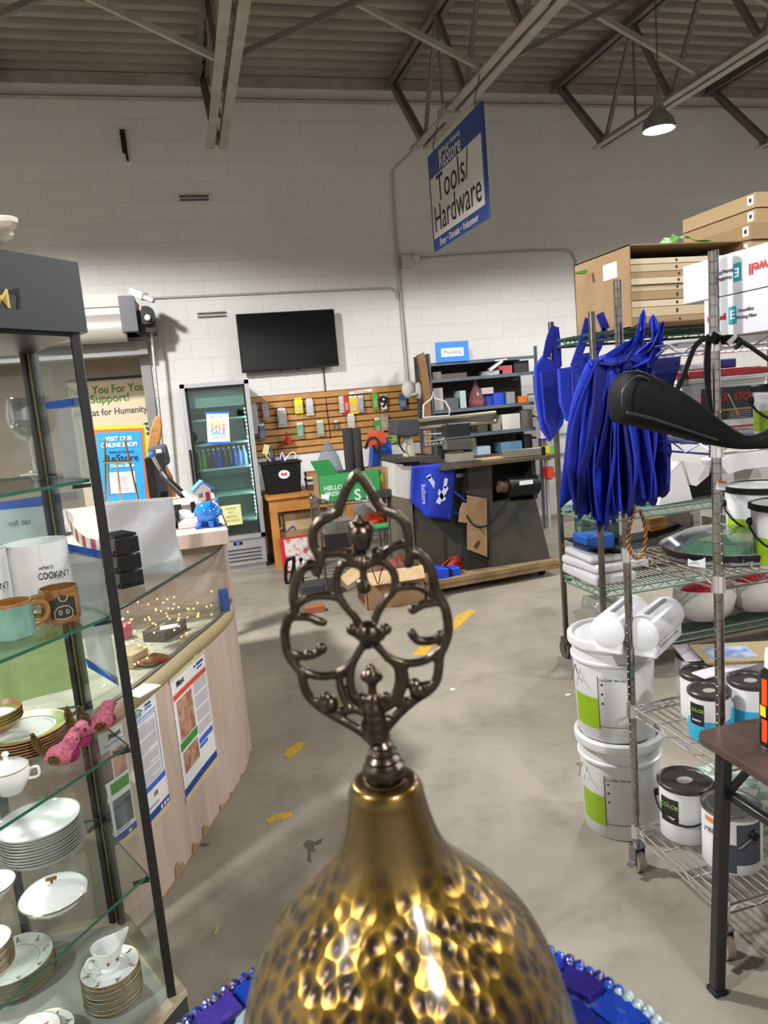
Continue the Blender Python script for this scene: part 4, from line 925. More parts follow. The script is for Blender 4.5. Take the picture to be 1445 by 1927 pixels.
slot(365, 373, .30, 'slotted grey bracket high on the wall, upper left')
slot(398, 592, .30, 'slotted grey bracket just left of the television')
c = PY(233, 270, YW-.03); t = thing('hanging_hook', 'dark hook hanging against the wall at the upper left', 'hook', c)
MB().box((0, 0, .02), (.05, .04, .22)).build('strap', BLACKM, t, smooth=False); MB().tube([(.01, 0, -.09), (.02, 0, -.17)], .012, seg=6).build('pin', BLACKM, t)

# ---------------------------------------------------------------- glass door fridge
FX0, FX1, FY0, FY1, FH = .0, .675, 7.60, 8.30, 1.945
fr = thing('glass_door_fridge', 'upright silver drinks fridge with a glass door below the television', 'fridge', ((FX0+FX1)/2, 7.95, 0))
SILV = mat('silver_painted_metal', '#a5a6a8', .35, .5); DKIN = mat('fridge_interior', '#9fb0ae', .5)
mb = MB(); mb.span((FX0+.01, FY0+.05, 0.05), (FX0+.04, FY1, FH)); mb.span((FX1-.04, FY0+.05, .05), (FX1-.01, FY1, FH)); mb.span((FX0+.01, FY0+.05, FH-.05), (FX1-.01, FY1, FH)); mb.span((FX0+.01, FY1-.03, .05), (FX1-.01, FY1, FH)); mb.span((FX0+.02, FY0+.06, .0), (FX1-.02, FY1, .34))
mb.build('cabinet', SILV, fr, world=True, smooth=False)
mb = MB(); mb.span((FX0+.045, FY1-.045, .35), (FX1-.045, FY1-.032, FH-.06)); mb.span((FX0+.041, FY0+.07, .35), (FX0+.05, FY1-.04, FH-.06)); mb.span((FX1-.05, FY0+.07, .35), (FX1-.041, FY1-.04, FH-.06)); mb.span((FX0+.05, FY0+.12, 1.70), (FX1-.05, FY1-.3, 1.86)); mb.build('interior_lining', DKIN, fr, world=True, smooth=False)
mb = MB()
for a, b_ in (((FX0, FY0, .33), (FX0+.045, FY0+.05, FH)), ((FX1-.045, FY0, .33), (FX1, FY0+.05, FH)), ((FX0, FY0, FH-.04), (FX1, FY0+.05, FH)), ((FX0, FY0, .33), (FX1, FY0+.05, .375))): mb.span(a, b_, SILV)
for a, b_ in (((FX0+.045, FY0+.004, .375), (FX0+.075, FY0+.045, FH-.04)), ((FX1-.06, FY0+.004, .375), (FX1-.045, FY0+.045, FH-.04)), ((FX0+.045, FY0+.004, FH-.07), (FX1-.045, FY0+.045, FH-.04))): mb.span(a, b_, BLACK)
dr = mb.build('door', None, fr, world=True, smooth=False)
mb = MB(); mb.span((FX0+.06, FY0+.015, .375), (FX1-.05, FY0+.02, FH-.05)); mb.build('glass_pane', thin_glass('fridge_glass', '#d5e6e2', .12), dr, world=True, smooth=False)
MB().tube([(FX0+.025, FY0-.03, .78), (FX0+.025, FY0-.03, 1.30)], .012, seg=8).build('handle', BLACKM, dr, world=True)
mb = MB(); mb.span((FX0+.01, FY0+.02, .06), (FX1-.01, FY0+.06, .325), SILV)
for k in range(4): z = .10+k*.038; mb.span((FX0+.12, FY0+.012, z), (FX1-.06, FY0+.022, z+.012), mat('dark_vent_gap', '#38393b', .6))
mb.span((FX0+.34, FY0+.012, .275), (FX0+.43, FY0+.022, .305), BLACK)
mb.build('lower_grille', parent=fr, world=True, smooth=False)
MB().span((FX0+.37, FY0+.008, .282), (FX0+.40, FY0+.013, .298)).build('blue_display', mat('blue_led_digits', '#2a3cff', .5, emit=('#2838ff', 5)), fr, world=True, smooth=False)
SHF = mat('wire_shelf_white', '#b9cfcc', .4)
FSH = [.52, .80, 1.08, 1.335, 1.585]
for z in FSH: MB().span((FX0+.055, FY0+.10, z-.018), (FX1-.06, FY1-.06, z)).build('shelf', SHF, fr, world=True, smooth=False)
LED = mat('white_led', '#ffffff', .5, emit=('#e8f6ff', 14.0))
mb = MB()
for g in range(4):
    for k in range(6): mb.ball((FX1-.062, FY0+.06, 1.66-g*.29-k*.04), .008, LED, 8)
mb.build('led_strip', parent=fr, world=True)['label'] = 'strip of round white leds'
for z in (1.45, 1.2, .93, .65):
    ld = bpy.data.lights.new('fridge_light', 'AREA'); ld.shape = 'RECTANGLE'; ld.size = .03; ld.size_y = .22; ld.energy = 3.2; ld.color = (.85, .97, 1)
    lo = bpy.data.objects.new('fridge_light', ld); COL.objects.link(lo); lo.matrix_world = basis((FX1-.075, FY0+.1, z), (0, -1, 0), (0, 0, 1)) ; lo.parent = fr; lo.matrix_parent_inverse = world_of(fr).inverted()
# bottles on the middle shelf
def bottle(x, y, z, m, cap, label, k):
    o = MB().lathe([(0, 0), (.028, 0), (.030, .01), (.030, .06), (.027, .075), (.030, .09), (.030, .12), (.022, .15), (.011, .175), (.011, .19), (0, .19)], m=m, seg=14).lathe([(.0125, .185), (.0125, .202), (0, .202)], m=cap, seg=12).build('drink_bottle'); o.location = (x, y, z); return tag(o, label, 'bottle', 'drink bottles in the fridge')
BC = {'green': mat('green_soda', '#3f8f3f', .15, coat=.5), 'clear': mat('pale_soda', '#9fb0a0', .15, coat=.5), 'blue': mat('blue_soda', '#1d2fae', .15, coat=.5), 'purple': mat('purple_soda', '#2c2868', .15, coat=.5), 'dark': mat('cola', '#23201f', .15, coat=.5), 'ice': mat('pale_blue_bottle', '#6d86c8', .15, coat=.5)}
seq = ['clear', 'green', 'dark', 'purple', 'blue', 'dark', 'dark', 'blue', 'ice', 'ice']
bl = ['pale bottle at the left end of the fridge row', 'green soda bottle second from left in the fridge row', 'dark cola bottle right of the green one', 'purple bottle left of the middle of the fridge row', 'blue bottle at the middle of the fridge row', 'dark bottle just right of the middle blue bottle', 'dark bottle left of the second blue bottle', 'second blue bottle right of the dark pair', 'pale blue bottle next to last at the right', 'pale blue bottle at the right end of the row']
for i, k in enumerate(seq): bottle(FX0+.10+i*.0515, FY0+.16, 1.0805, BC[k], WHITE, bl[i], i)
# signs on the door
def facecard(tl, tr, bl_, y, m, name, label, cat, th=.002):
    A, B, D = PY(*tl, y), PY(*tr, y), PY(*bl_, y); F, w, h = quadframe(A, B, D); F.translation = D
    o = MB(F).box((w/2, h/2, 0), (w, h, th), m).build(name, smooth=False, origin=tuple(D)); tag(o, label, cat); return o, F, w, h
o, F, w, h = facecard((388, 778), (430, 777), (391, 833), FY0-.004, PAPER, 'sale_sign', 'white sale sign with coloured words held by blue tape on the fridge door', 'sign')
F2 = off(F, 0, 0, .0015)
for i, (s, c, yy) in enumerate((('SALE', '#b7c43c', .70), ('SALE', '#e8783a', .52), ('SALE', '#2a86c8', .34))): text(s, h*.24, flat(c), off(F2, w*.5, h*yy), o, sx=1.0, bold=.02)
text('20% OFF', h*.12, INK, off(F2, w*.5, h*.16), o); text('Big Time', h*.12, flat('#2a66c8'), off(F2, w*.45, h*.88), o)
mb = MB(F2); mb.box((w/2, -.004, 0), (w*1.1, .02, .001), TAPE); mb.build('blue_tape', parent=o, world=True, smooth=False)
mb = MB(F2); mb.box((w/2, h+.004, 0), (w*1.1, .02, .001), TAPE); mb.build('blue_tape', parent=o, world=True, smooth=False)
o, F, w, h = facecard((414, 953), (454, 948), (417, 991), FY0-.004, mat('pale_yellow_paper', '#c9c98e', .8), 'handwritten_note', 'pale yellow handwritten note on the lower fridge door', 'note')
for k, s in enumerate(('PLEASE', 'PAY', 'BEFORE', 'DRINKING')): text(s, h*.16, flat('#6d6a4a'), off(F, w*.52, h*(.82-k*.2), .0015), o)

# ---------------------------------------------------------------- slatwall
SLT = mat('slatwall_board', '#b3854c', .55, var=(5, '#a2753e'))
sx0, sx1, sz0, sz1 = .70, 2.86, 1.10, 1.78
mb = MB(); mb.span((sx0, YW-.012, sz0), (sx1, YW-.001, sz1), mat('slat_groove_shadow_board', '#5e4020', .7))
n = 9; hgt = (sz1-sz0)/n
for k in range(n): mb.span((sx0, YW-.03, sz0+k*hgt+.008), (sx1, YW-.012, sz0+(k+1)*hgt-.008), SLT)
tag(mb.build('slatwall_panel', smooth=False, origin=(sx0, YW-.03, sz0)), 'long orange brown slatwall panel on the wall under the television', 'slatwall panel')
tagm = MB()
pkt = [(478, 790, 22, 52, '#9aa3ac', 'grey blister pack by the fridge side'), (500, 775, 16, 30, '#a08a8e', 'small pink and white packet, second from the fridge'), (531, 788, 20, 30, '#9c9a94', 'grey packet with red top on the slatwall'), (562, 765, 18, 24, '#d8cf20', 'bright yellow packet left of the black and white card'), (583, 768, 16, 26, '#b9b9b8', 'black topped white card right of the yellow packet'), (603, 808, 16, 24, '#8d9a80', 'green and white packet in the middle of the slatwall'), (633, 802, 9, 14, '#3a3026', 'tiny dark packet near the slatwall middle'), (643, 763, 12, 26, '#b8b2aa', 'narrow white packet left of the red one'), (652, 762, 13, 28, '#c22a2a', 'red packet touching the bright yellow one'), (665, 764, 20, 28, '#e0b31e', 'yellow packet right of the red one'), (679, 762, 13, 26, '#8f94a8', 'grey blue packet right of the yellow one'), (661, 796, 16, 26, '#b6b0ac', 'white packet hanging below the yellow packet'), (706, 757, 13, 28, '#4f9a24', 'green packet left of the number nine card'), (724, 796, 17, 26, '#9e8f7a', 'tan packet below the number nine card'), (711, 805, 14, 28, '#3f8a30', 'dark green packet under the green one'), (565, 812, 15, 24, '#5f8f7a', 'teal cup shaped packet near the red funnel'), (493, 815, 16, 26, '#5a6680', 'blue grey packet low by the fridge'), (758, 757, 16, 22, '#3a5a86', 'small blue tag at the right end of the slatwall'), (742, 822, 13, 22, '#54b030', 'lime green packet beside the grey machine head')]
for px, py, w_, h_, c_, l in pkt:
    tl, br = PY(px-w_/2, py-h_/2, YW-.07), PY(px+w_/2, py+h_/2, YW-.07); w = br.x-tl.x; h = tl.z-br.z; c = (tl+br)/2
    t = thing('hanging_packet', l, 'packet', c, 0, 'packets hung on the slatwall'); cc = flat(c_)
    MB().box((0, 0, 0), (w, .004, h), cc).box((0, 0, h/2+.01), (w*.8, .003, .03), PAPER if px % 2 else cc).build('card', parent=t, smooth=False)
    MB().box((0, -.012, -h*.1), (w*.7, .022, h*.5), thin_glass('blister', '#f0f2f2', .12, .25)).build('blister', parent=t, bevel=.006)
    MB().tube([(0, .045, h/2+.012), (0, -.03, h/2+.012), (0, -.034, h/2+.022)], .003, seg=5).build('peg_hook', DSTEEL, t)
tl, br = PY(716, 744, YW-.075), PY(728, 770, YW-.075); w = br.x-tl.x; h = tl.z-br.z
o = MB().box((0, 0, 0), (w, .004, h), PAPER).build('number_card', smooth=False); o.location = (tl+br)/2; tag(o, 'white number nine card hung on the slatwall', 'card'); text('9', h*1.15, INK, basis((tl+br)/2+Vector((0, -.003, 0)), (1, 0, 0), (0, 0, 1)), o, bold=.03)
a, b_ = PY(657, 740, YW-.035), PY(700, 734, YW-.035); o = MB().bar((a.x, YW-.034, a.z), (b_.x, YW-.034, b_.z), .003, .03, PAPER).build('shelf_label', smooth=False, origin=tuple(a)); tag(o, 'long white label strip on the top slat', 'label')
text('Bathroom / Kitchen', .02, INK, basis(((a.x+b_.x)/2, YW-.037, (a.z+b_.z)/2), (1, 0, 0), (0, 0, 1)), o)
# red funnel and dark bottle
p = PY(541, 832, YW-.10); o = MB().lathe([(.055, 0), (.057, .005), (.05, .02), (.022, .055), (.014, .06), (.012, .12), (0, .12)], m=mat('red_plastic', '#b3201f', .35), seg=24).build('red_funnel'); o.location = p-Vector((0, 0, .01)); tag(o, 'red plastic funnel hung on the slatwall above the black tote', 'funnel')
# ---------------------------------------------------------------- wooden work table and what is on it
tbx0, tbx1, tby0, tby1, tbz = .73, 1.62, 7.45, 8.12, .755
wt = thing('wooden_work_table', 'orange wooden work table right of the drinks fridge', 'table', (1.15, 7.8, 0))
MB().span((tbx0-.02, tby0-.03, tbz-.035), (tbx1, tby1, tbz)).build('tabletop', WOOD, wt, world=True, smooth=False)
MB().span((tbx0+.0, tby0, tbz-.17), (tbx1-.02, tby0+.03, tbz-.035)).build('apron', WOOD, wt, world=True, smooth=False)
for x in (tbx0+.04, tbx1-.06):
    for y in (tby0+.04, tby1-.05): MB().box((x, y, (tbz-.035)/2), (.075, .075, tbz-.035)).build('leg', WOOD, wt, world=True, smooth=False)
MB().span((tbx0+.06, tby0+.05, .16), (tbx1-.08, tby1-.03, .18)).build('lower_shelf', WOOD, wt, world=True, smooth=False)
tt = thing('black_tote', 'black plastic tote with a white oval sticker on the wooden table', 'tote', (.92, 7.72, tbz))
m = MB(); z0, z1 = 0, .33
def ring(a, b_, z): return [(-a, -b_, z), (a, -b_, z), (a, b_, z), (-a, b_, z)]
m.hull8(ring(.17, .13, 0)+ring(.195, .155, .31), BLACK); m.box((0, 0, .318), (.42, .34, .018), BLACK); m.build('bin', parent=tt, bevel=.008)
F = basis((.01, -.153, .20), (1, 0, 0), (0, .12, 1)); mb = MB(F); mb.lathe([(0, 0), (.058, 0), (.058, .002), (0, .002)], m=PAPER, seg=28, sy=.75); mb.build('oval_sticker', parent=tt)['label'] = 'white oval sticker with red marks'
mb = MB(F); [mb.lathe([(0, .002), (.016, .002), (.016, .0035), (0, .0035)], (dx, .004, 0), mat('red_print', '#c01a22', .5), 12) for dx in (-.018, .018)]; mb.face([(-.03, 0, .003), (0, -.02, .003), (.03, 0, .003)], mat('red_print')); mb.build('red_mark', parent=tt, smooth=False)
for (dx, dy, r_, hh, c_, l) in ((-.12, 0, .045, .17, '#1a2436', 'dark blue spray bottle'), (0.0, .05, .03, .08, '#4c3a78', 'purple bottle'),):
    o = MB().lathe([(0, 0), (r_, 0), (r_, hh*.6), (r_*.35, hh*.85), (r_*.3, hh), (0, hh)], m=flat(c_, .3), seg=16).build('cleaner_bottle'); o.location = (.92+dx+.03, 7.72+dy, tbz+.328); tag(o, l+' standing in the black tote', 'bottle')
P = [Vector((.92+x, 7.70, tbz+.33+z)) for x, z in ((.05, 0), (.09, .05), (.14, .08), (.17, .05), (.15, .01))]
tag(MB().tube(smoothpts(P, 4), .005, seg=6).tube(smoothpts([P[0], P[0]+Vector((-.02, 0, .09)), P[0]+Vector((-.05, 0, .02))], 3), .005, WHITE, seg=6).build('coiled_cord', BLACK, origin=tuple(P[0])), 'looped grey and white cord sticking out of the black tote', 'cord')
o = MB().box((0, 0, .05), (.06, .01, .10), mat('cream_plastic', '#b8a878', .6)).tube(smoothpts([(.0, 0, .01), (.03, 0, -.03), (.07, 0, -.06)], 3), .009, mat('cream_plastic'), 6).build('dustpan', smooth=True); o.location = (.77, 7.68, tbz+.42); o.rotation_euler[1] = .3; tag(o, 'cream dustpan leaning out of the black tote', 'dustpan')
def boxm(name, x0, x1, y0, y1, z0, z1, m, label, cat, group=None, rz=0, bev=.002):
    o = MB().box((0, 0, (z1-z0)/2), (x1-x0, y1-y0, z1-z0), m).build(name, smooth=False, bevel=bev); o.location = ((x0+x1)/2, (y0+y1)/2, z0); o.rotation_euler[2] = rz; return tag(o, label, cat, group)
bz = tbz+.001
for k, (w, h, c_, l) in enumerate(((.20, .06, '#3a3432', 'dark book at the bottom of the pile'), (.21, .03, '#9a9690', 'grey book second in the pile'), (.19, .025, '#2a2624', 'black book in the pile'), (.20, .03, '#b5b0a8', 'pale book near the top of the pile'), (.19, .035, '#8d6236', 'tan book topmost of the pile'))):
    boxm('stacked_book', 1.17, 1.17+w, 7.58, 7.80, bz, bz+h, flat(c_, .6), l+' on the wooden table', 'book', 'books piled on the wooden table', rz=(k % 3-1)*.05); bz += h+.0005
boxm('cardboard_box', .82, 1.30, 7.55, 7.95, .181, .36, CARD, 'lower cardboard box on the shelf under the wooden table', 'box', 'boxes under the wooden table')
boxm('cardboard_box', .88, 1.34, 7.56, 7.94, .361, .55, CARDL, 'upper cardboard box under the wooden table', 'box', 'boxes under the wooden table')
P = [PY(x, y, 7.55) for x, y in ((538, 1012), (539, 1002), (545, 994), (552, 990), (556, 1003))]; P[0].z = P[-1].z = .366
tag(MB().tube(smoothpts(P, 3), .006, seg=6).build('blue_hose', mat('blue_vinyl', '#3a4d9c', .4), origin=tuple(P[0])), 'short looped blue hose under the wooden table', 'hose')
# board game boxes leaning
tl, tr, bl_ = PY(524, 1010, 7.2), PY(590, 1001, 7.15), PY(533, 1072, 7.2); F, w, h = quadframe(tl, tr, bl_); F.translation = (bl_.x, 7.2, .012)
o = MB(F).box((w/2, h/2, -.03), (w, h, .06), mat('red_game_box', '#b62433', .5)).box((w/2+.02, h/2, .0015), (w-.05, h-.02, .003), mat('printed_game_board', '#cfc9c6', .6, var=(16, '#b0474f', .5, .62))).build('game_case', smooth=False, origin=(bl_.x, 7.2, 0)); tag(o, 'red cornered white game case standing on the floor by the wooden table', 'game case')
# security camera on the shutter corner, shutter housing, door frame
GRYP = mat('grey_steel_frame', '#7c7b7a', .5, .2); SHUT = mat('pale_shutter_steel', '#a9a49b', .45, .2)
sh = thing('roller_shutter', 'rolled up pale grey roller shutter above the doorway at the left', 'roller shutter', (-1.9, 8.1, 2.5))
mb = MB(); mb.span((DX0-.1, 7.90, 2.50), (DX1-.08, YW-.002, 2.86), SHUT); mb.span((DX0-.1, 7.88, 2.76), (DX1-.2, 7.9, 2.88), mat('ivory_flap', '#b9b2a6', .5)); mb.build('hood', parent=sh, world=True, smooth=False)
MB().tube([(DX0-.1, 7.95, 2.56), (DX1-.17, 7.95, 2.56)], .14, SHUT, 24).build('coil', parent=sh, world=True)
MB().span((DX1-.20, 7.76, 2.50), (DX1-.05, YW-.002, 2.84)).build('end_bracket', mat('dark_grey_bracket', '#55555a', .5, .3), sh, world=True, smooth=False)
MB().span((DX0, 8.1, 2.30), (DX1, YW+.0, 2.44)).build('bottom_bar', GRYP, sh, world=True, smooth=False)
mb = MB(); mb.span((DX1-.10, YW-.03, 0), (DX1+.0, YW+.22, 2.42)); stru(mb.build('trim_2', GRYP, smooth=False))
ch = [PY(x, y, 8.05) for x, y in ((281, 600), (288, 660), (298, 760), (306, 850), (311, 905))]
tag(MB().tube(ch, .016, seg=6).build('door_chain', mat('galvanised_chain', '#aaa9a4', .4, .7, bump=(60, 1.0)), origin=tuple(ch[0])), 'galvanised hoist chain hanging beside the doorway', 'chain')
t = thing('chain_hoist', 'dark chain hoist wheel with white gear at the shutter corner', 'hoist', (-.20, 8.0, 2.55))
MB().tube([(-.235, 7.86, 2.66), (-.235, 7.93, 2.66)], .09, BLACKM, 24).build('wheel', parent=t, world=True); MB().ball((-.22, 7.83, 2.63), .032, WHITE).build('gear_cover', parent=t, world=True)
MB().span((-.26, 7.93, 2.5), (-.16, YW-.002, 2.7), BLACKM).build('mount', parent=t, world=True, smooth=False)
t = thing('security_camera', 'white security camera on a bracket above the shutter corner', 'security camera', (-.22, 7.9, 2.93))
A, B = PY(248, 548, 7.8), PY(272, 557, 7.7); MB().bar(A, B, .09, .07, WHITE).build('camera_body', parent=t, world=True, bevel=.01)
A2, B2 = PY(262, 556, 7.75), PY(290, 566, 7.72); MB().bar(A2, B2, .09, .045, SILV).build('sun_shade', parent=t, world=True, bevel=.006)
MB().tube([PY(263, 570, 7.85), PY(262, 600, 7.9), (-.23, 7.95, 2.70)], .018, WHITE, 8).build('bracket_arm', parent=t, world=True)
MB().tube([PY(252, 566, 7.8), PY(262, 575, 7.84)], .006, mat('orange_wire', '#b4552a', .5), 6).build('wire', parent=t, world=True)
# annex: strip lights, ducts, banner
STRIP = mat('lit_tube', '#ffffff', .5, emit=('#fff3da', 5.0))
for i, (z, y, l) in enumerate(((2.56, 10.4, 'long lit ceiling tube in the room behind the doorway'),)):
    t = thing('strip_light', l, 'strip light', (-1.8, y, z)); MB().span((-5.2, y-.05, z+.02), (.2, y+.05, z+.08)).build('fixture', SILV, t, world=True, smooth=False); MB().tube([(-5.2, y, z), (.2, y, z)], .022, STRIP, 8).build('tube', parent=t, world=True)
ld = bpy.data.lights.new('annex_tube_light', 'AREA'); ld.shape = 'RECTANGLE'; ld.size = 4.5; ld.size_y = .1; ld.energy = 90; ld.color = (1, .94, .84)
lo = bpy.data.objects.new('annex_tube_light', ld); COL.objects.link(lo); lo.location = (-2, 10.4, 2.5)
tag(MB().span((-5.5, 11.0, 2.75), (.9, 11.2, 2.95)).build('annex_duct', mat('duct_metal', '#8f8a84', .5, .4), smooth=False, origin=(-2, 11, 2.75)), 'grey duct under the ceiling of the room behind the doorway', 'duct')
CRM = mat('cream_banner_vinyl', '#d6c7a8', .6)
A, B, D = PY(128, 728, 9.0), PY(276, 713, 9.0), PY(150, 1010, 9.0)
bw_, bh_ = B.x-A.x+.02, 2.1
bn = thing('banner_stand', 'cream standing banner with green thank you lettering behind the doorway', 'banner', ((A.x+B.x)/2, 9.0, 0))
ztp = B.z; MB().span((A.x, 8.99, .05), (B.x+.06, 9.0, ztp+.02), CRM).build('banner_sheet', parent=bn, world=True, smooth=False)
MB().span((A.x-.02, 8.97, ztp+.02), (B.x+.08, 9.02, ztp+.05), mat('dark_blue_rail', '#27364f', .5)).build('top_rail', parent=bn, world=True, smooth=False)
MB().span((A.x-.02, 8.9, 0), (B.x+.08, 9.1, .05), SILV).build('base_foot', parent=bn, world=True, smooth=False)
MB().tube([(A.x+.4, 9.03, .05), (A.x+.4, 9.03, ztp+.03)], .012, SILV, 6).build('support_pole', parent=bn, world=True)
GT = mat('green_banner_print', '#3f7a2e', .6); NV = mat('navy_banner_print', '#2f3f5c', .6); xm = (A.x+B.x)/2
def bl(body, px, py, size, m, sx=1): p = PY(px, py, 8.985); text(body, size, m, basis(p, (1, 0, 0), (0, 0, 1)), bn, sx=sx, bold=.01)
bl('Thank You For Your', 200, 733, .128, GT, .84); bl('Support!', 207, 750, .128, GT, .95); bl('Habitat for Humanity', 208, 775, .105, NV, .88); bl('s', 277, 803, .3, NV)
# brown and grey wall-end objects beside the jamb: carved wooden paddle in a dark shirt
# ================================================================ things standing on the service counter
zc = 1.131
# online shop poster
A, B, D = PY(166, 784, 4.72), PY(272, 780, 4.72), PY(180, 938, 4.72)
F, w, h = quadframe(A, B, D); F.translation = (D.x, 4.72, zc+.004); h = min(h, A.z-zc)
ps = thing('shop_poster', 'blue poster with orange and lime border advertising the online shop, standing on the service counter', 'poster', (D.x+w/2, 4.72, zc))
ps['label'] = 'blue poster with orange and lime borders about the online shop'
MB(F).box((w/2, h/2, -.004), (w, h, .006), mat('lime_border', '#9fb820', .5)).box((w/2, h/2, 0), (w*.9, h*.92, .003), mat('orange_border', '#c85a30', .5)).box((w/2, h/2, .002), (w*.8, h*.85, .002), mat('cyan_poster_field', '#1f88c8', .5)).build('printed_board', parent=ps, world=True, smooth=False)
WP = mat('white_print', '#e4e8ea', .6)
def pt_(b, u, v, s, m, sx=1, bold=.01): text(b, s*h, m, off(F, u*w, v*h, .0045), ps, sx=sx, bold=bold)
pt_('VISIT OUR', .5, .84, .075, WP, .9, .02); pt_('ONLINE SHOP!', .5, .765, .075, WP, .85, .02); pt_('Habitat for Humanity', .52, .68, .04, INK, .85); pt_('ReStore', .52, .60, .12, INK, 1.0, .01); pt_('Online Shop', .52, .51, .055, WP)
MB(F).box((w*.5, h*.30, .004), (w*.46, h*.26, .0015), PAPER).build('paper_insert', parent=ps, world=True, smooth=False)
mb = MB(F); [mb.box((w*.5, h*(.38-k*.022), .006), (w*(.3-.06*(k % 3)), .004, .0008), mat('grey_print', '#9a9a9c', .7)) for k in range(9)]; mb.build('text_lines', parent=ps, world=True, smooth=False)
MB().bar((D.x+w/2, 4.74, zc+h*.7), (D.x+w/2, 4.85, zc), .03, .006, CARD).build('back_prop', parent=ps, world=True, smooth=False)
# brass easel
ez = thing('brass_easel', 'slender brass display easel in front of the blue shop poster', 'easel', (PY(222, 900, 4.4).x, 4.4, zc)); BR_ = mat('polished_brass', '#a88a58', .25, 1.0)
def ep(x, y): return PY(x, y, 4.4)
for a, b_ in (((197, 830), (196, 945)), ((235, 829), (262, 945)),): q = ep(*b_); q.z = zc; MB().tube([ep(*a), q], .006, BR_, 8).ball(ep(*a), .011, BR_, 10).build('leg', parent=ez, world=True)
q = ep(222, 940); MB().tube([ep(220, 870), Vector((q.x, 4.55, zc))], .005, BR_, 8).build('leg', parent=ez, world=True)
MB().tube([ep(193, 870), ep(248, 868)], .007, BR_, 8).build('crossbar', parent=ez, world=True); MB().tube([ep(203, 872), ep(207, 935)], .004, BR_, 6).build('hanging_rod', parent=ez, world=True)
# till monitor seen from the side
t = thing('till_monitor', 'black till monitor turned edge on beside the shop poster', 'monitor', (PY(287, 930, 4.2).x, 4.2, zc))
A = PY(282, 862, 4.2); MB().bar((A.x, 4.0, (A.z+zc)/2+.04), (A.x+.05, 4.4, (A.z+zc)/2+.04), .04, A.z-zc-.05, BLACK).build('screen', parent=t, world=True, bevel=.006)
MB().box((A.x+.05, 4.2, zc+.01), (.16, .2, .02), BLACK).box((A.x+.05, 4.2, zc+.06), (.04, .05, .1), BLACK).build('stand', parent=t, world=True)
P = [PY(285, 856, 3.9), PY(302, 885, 3.9), PY(322, 912, 3.8), PY(345, 925, 3.7), PY(362, 945, 3.65)]
t = thing('counter_arm', 'thin silver and black jointed arm slanting down over the service counter', 'monitor arm', (P[-1].x, 3.65, zc))
MB().tube(P[:3], .009, STEEL, 8).build('upper_arm', parent=t, world=True); MB().bar(P[1]+Vector((0, 0, -.02)), P[3]+Vector((0, 0, -.02)), .03, .028, BLACK).build('forearm', parent=t, world=True, bevel=.005)
MB().bar(P[3], P[4], .02, .012, WHITE).build('scanner_strip', parent=t, world=True); MB().ball(P[0], .016, TAPE, 10).build('blue_joint', parent=t, world=True); MB().tube([P[4], (P[4].x, 3.65, zc)], .012, BLACK, 8).build('post', parent=t, world=True)
# carved wooden paddle in a dark shirt behind the till
t = thing('wooden_paddle', 'upright carved wooden paddle with a dark shirt hung on it by the doorway', 'wooden paddle', (PY(300, 900, 5.2).x, 5.2, 0))
def wp(x, y, yy=5.2): return PY(x, y, yy)
pts = [wp(x, y) for x, y in ((293, 783), (303, 784), (305, 800), (303, 826), (294, 846), (283, 852), (278, 840), (282, 812), (288, 792))]
mb = MB(); i = mb.mi(mat('carved_wood', '#a06e3a', .6, bump=(25, .6), var=(10, '#8a5a2a'))); a = [mb.v(p) for p in pts]; b_ = [mb.v(p+Vector((0, .05, 0))) for p in pts]
mb.bm.faces.new(a).material_index = i; mb.bm.faces.new(b_[::-1]).material_index = i
for k in range(len(pts)): mb.bm.faces.new((a[k], a[(k+1) % 9], b_[(k+1) % 9], b_[k])).material_index = i
mb.build('blade', parent=t, world=True, bevel=.01)
MB().tube([wp(287, 848), wp(316, 900), Vector((wp(318, 930).x+.03, 5.2, 0))], .035, mat('carved_wood'), 10).build('shaft', parent=t, world=True)
mb = MB(); P = [wp(x, y, 5.1) for x, y in ((276, 843), (296, 838), (312, 836), (321, 872), (306, 880), (309, 935), (280, 938), (276, 876), (273, 862))]
i = mb.mi(mat('slate_cloth', '#3c4048', .85, bump=(30, .5))); a = [mb.v(p) for p in P]; b_ = [mb.v(p+Vector((0, .16, 0))) for p in P]; n = len(P)
mb.bm.faces.new(a).material_index = i; mb.bm.faces.new(b_[::-1]).material_index = i
for k in range(n): mb.bm.faces.new((a[k], a[(k+1) % n], b_[(k+1) % n], b_[k])).material_index = i
mb.build('shirt', parent=t, world=True, bevel=.02)
c = wp(299, 851, 5.09); MB().box(c, (.035, .003, .04), PAPER).build('badge', parent=t, world=True, smooth=False)
# piggy bank
PB, nt, b = nodes_of('blue_ceramic', '#1f6fc4', rough=.12, coat=.7)
p = PZ(393, 992, zc); t = thing('piggy_bank', 'shiny blue piggy bank on the front corner of the service counter', 'piggy bank', (p.x, p.y+.03, zc), radians(-30))
MB().ball((0, 0, .065), .055, PB, 28, (1.1, .95, .95)).build('body', parent=t)
for s in (-1, 1): MB().cyl((.038, s*.028, .105), (.05, s*.034, .13), .013, .002, PB, 10).build('ear', parent=t)
MB().cyl((.055, 0, .065), (.072, 0, .065), .018, .016, PB, 16).build('snout', parent=t)
for sx_ in (-1, 1):
    for sy_ in (-1, 1): MB().cyl((sx_*.03, sy_*.026, 0), (sx_*.028, sy_*.024, .03), .012, .014, PB, 12).build('leg', parent=t)
tag(MB().box((0, 0, .002), (.12, .09, .004), mat('deep_blue_cloth', '#14289a', .6)).build('blue_mat', smooth=False), 'dark blue mat under the piggy bank', 'mat').location = (p.x, p.y+.03, zc-.0005)
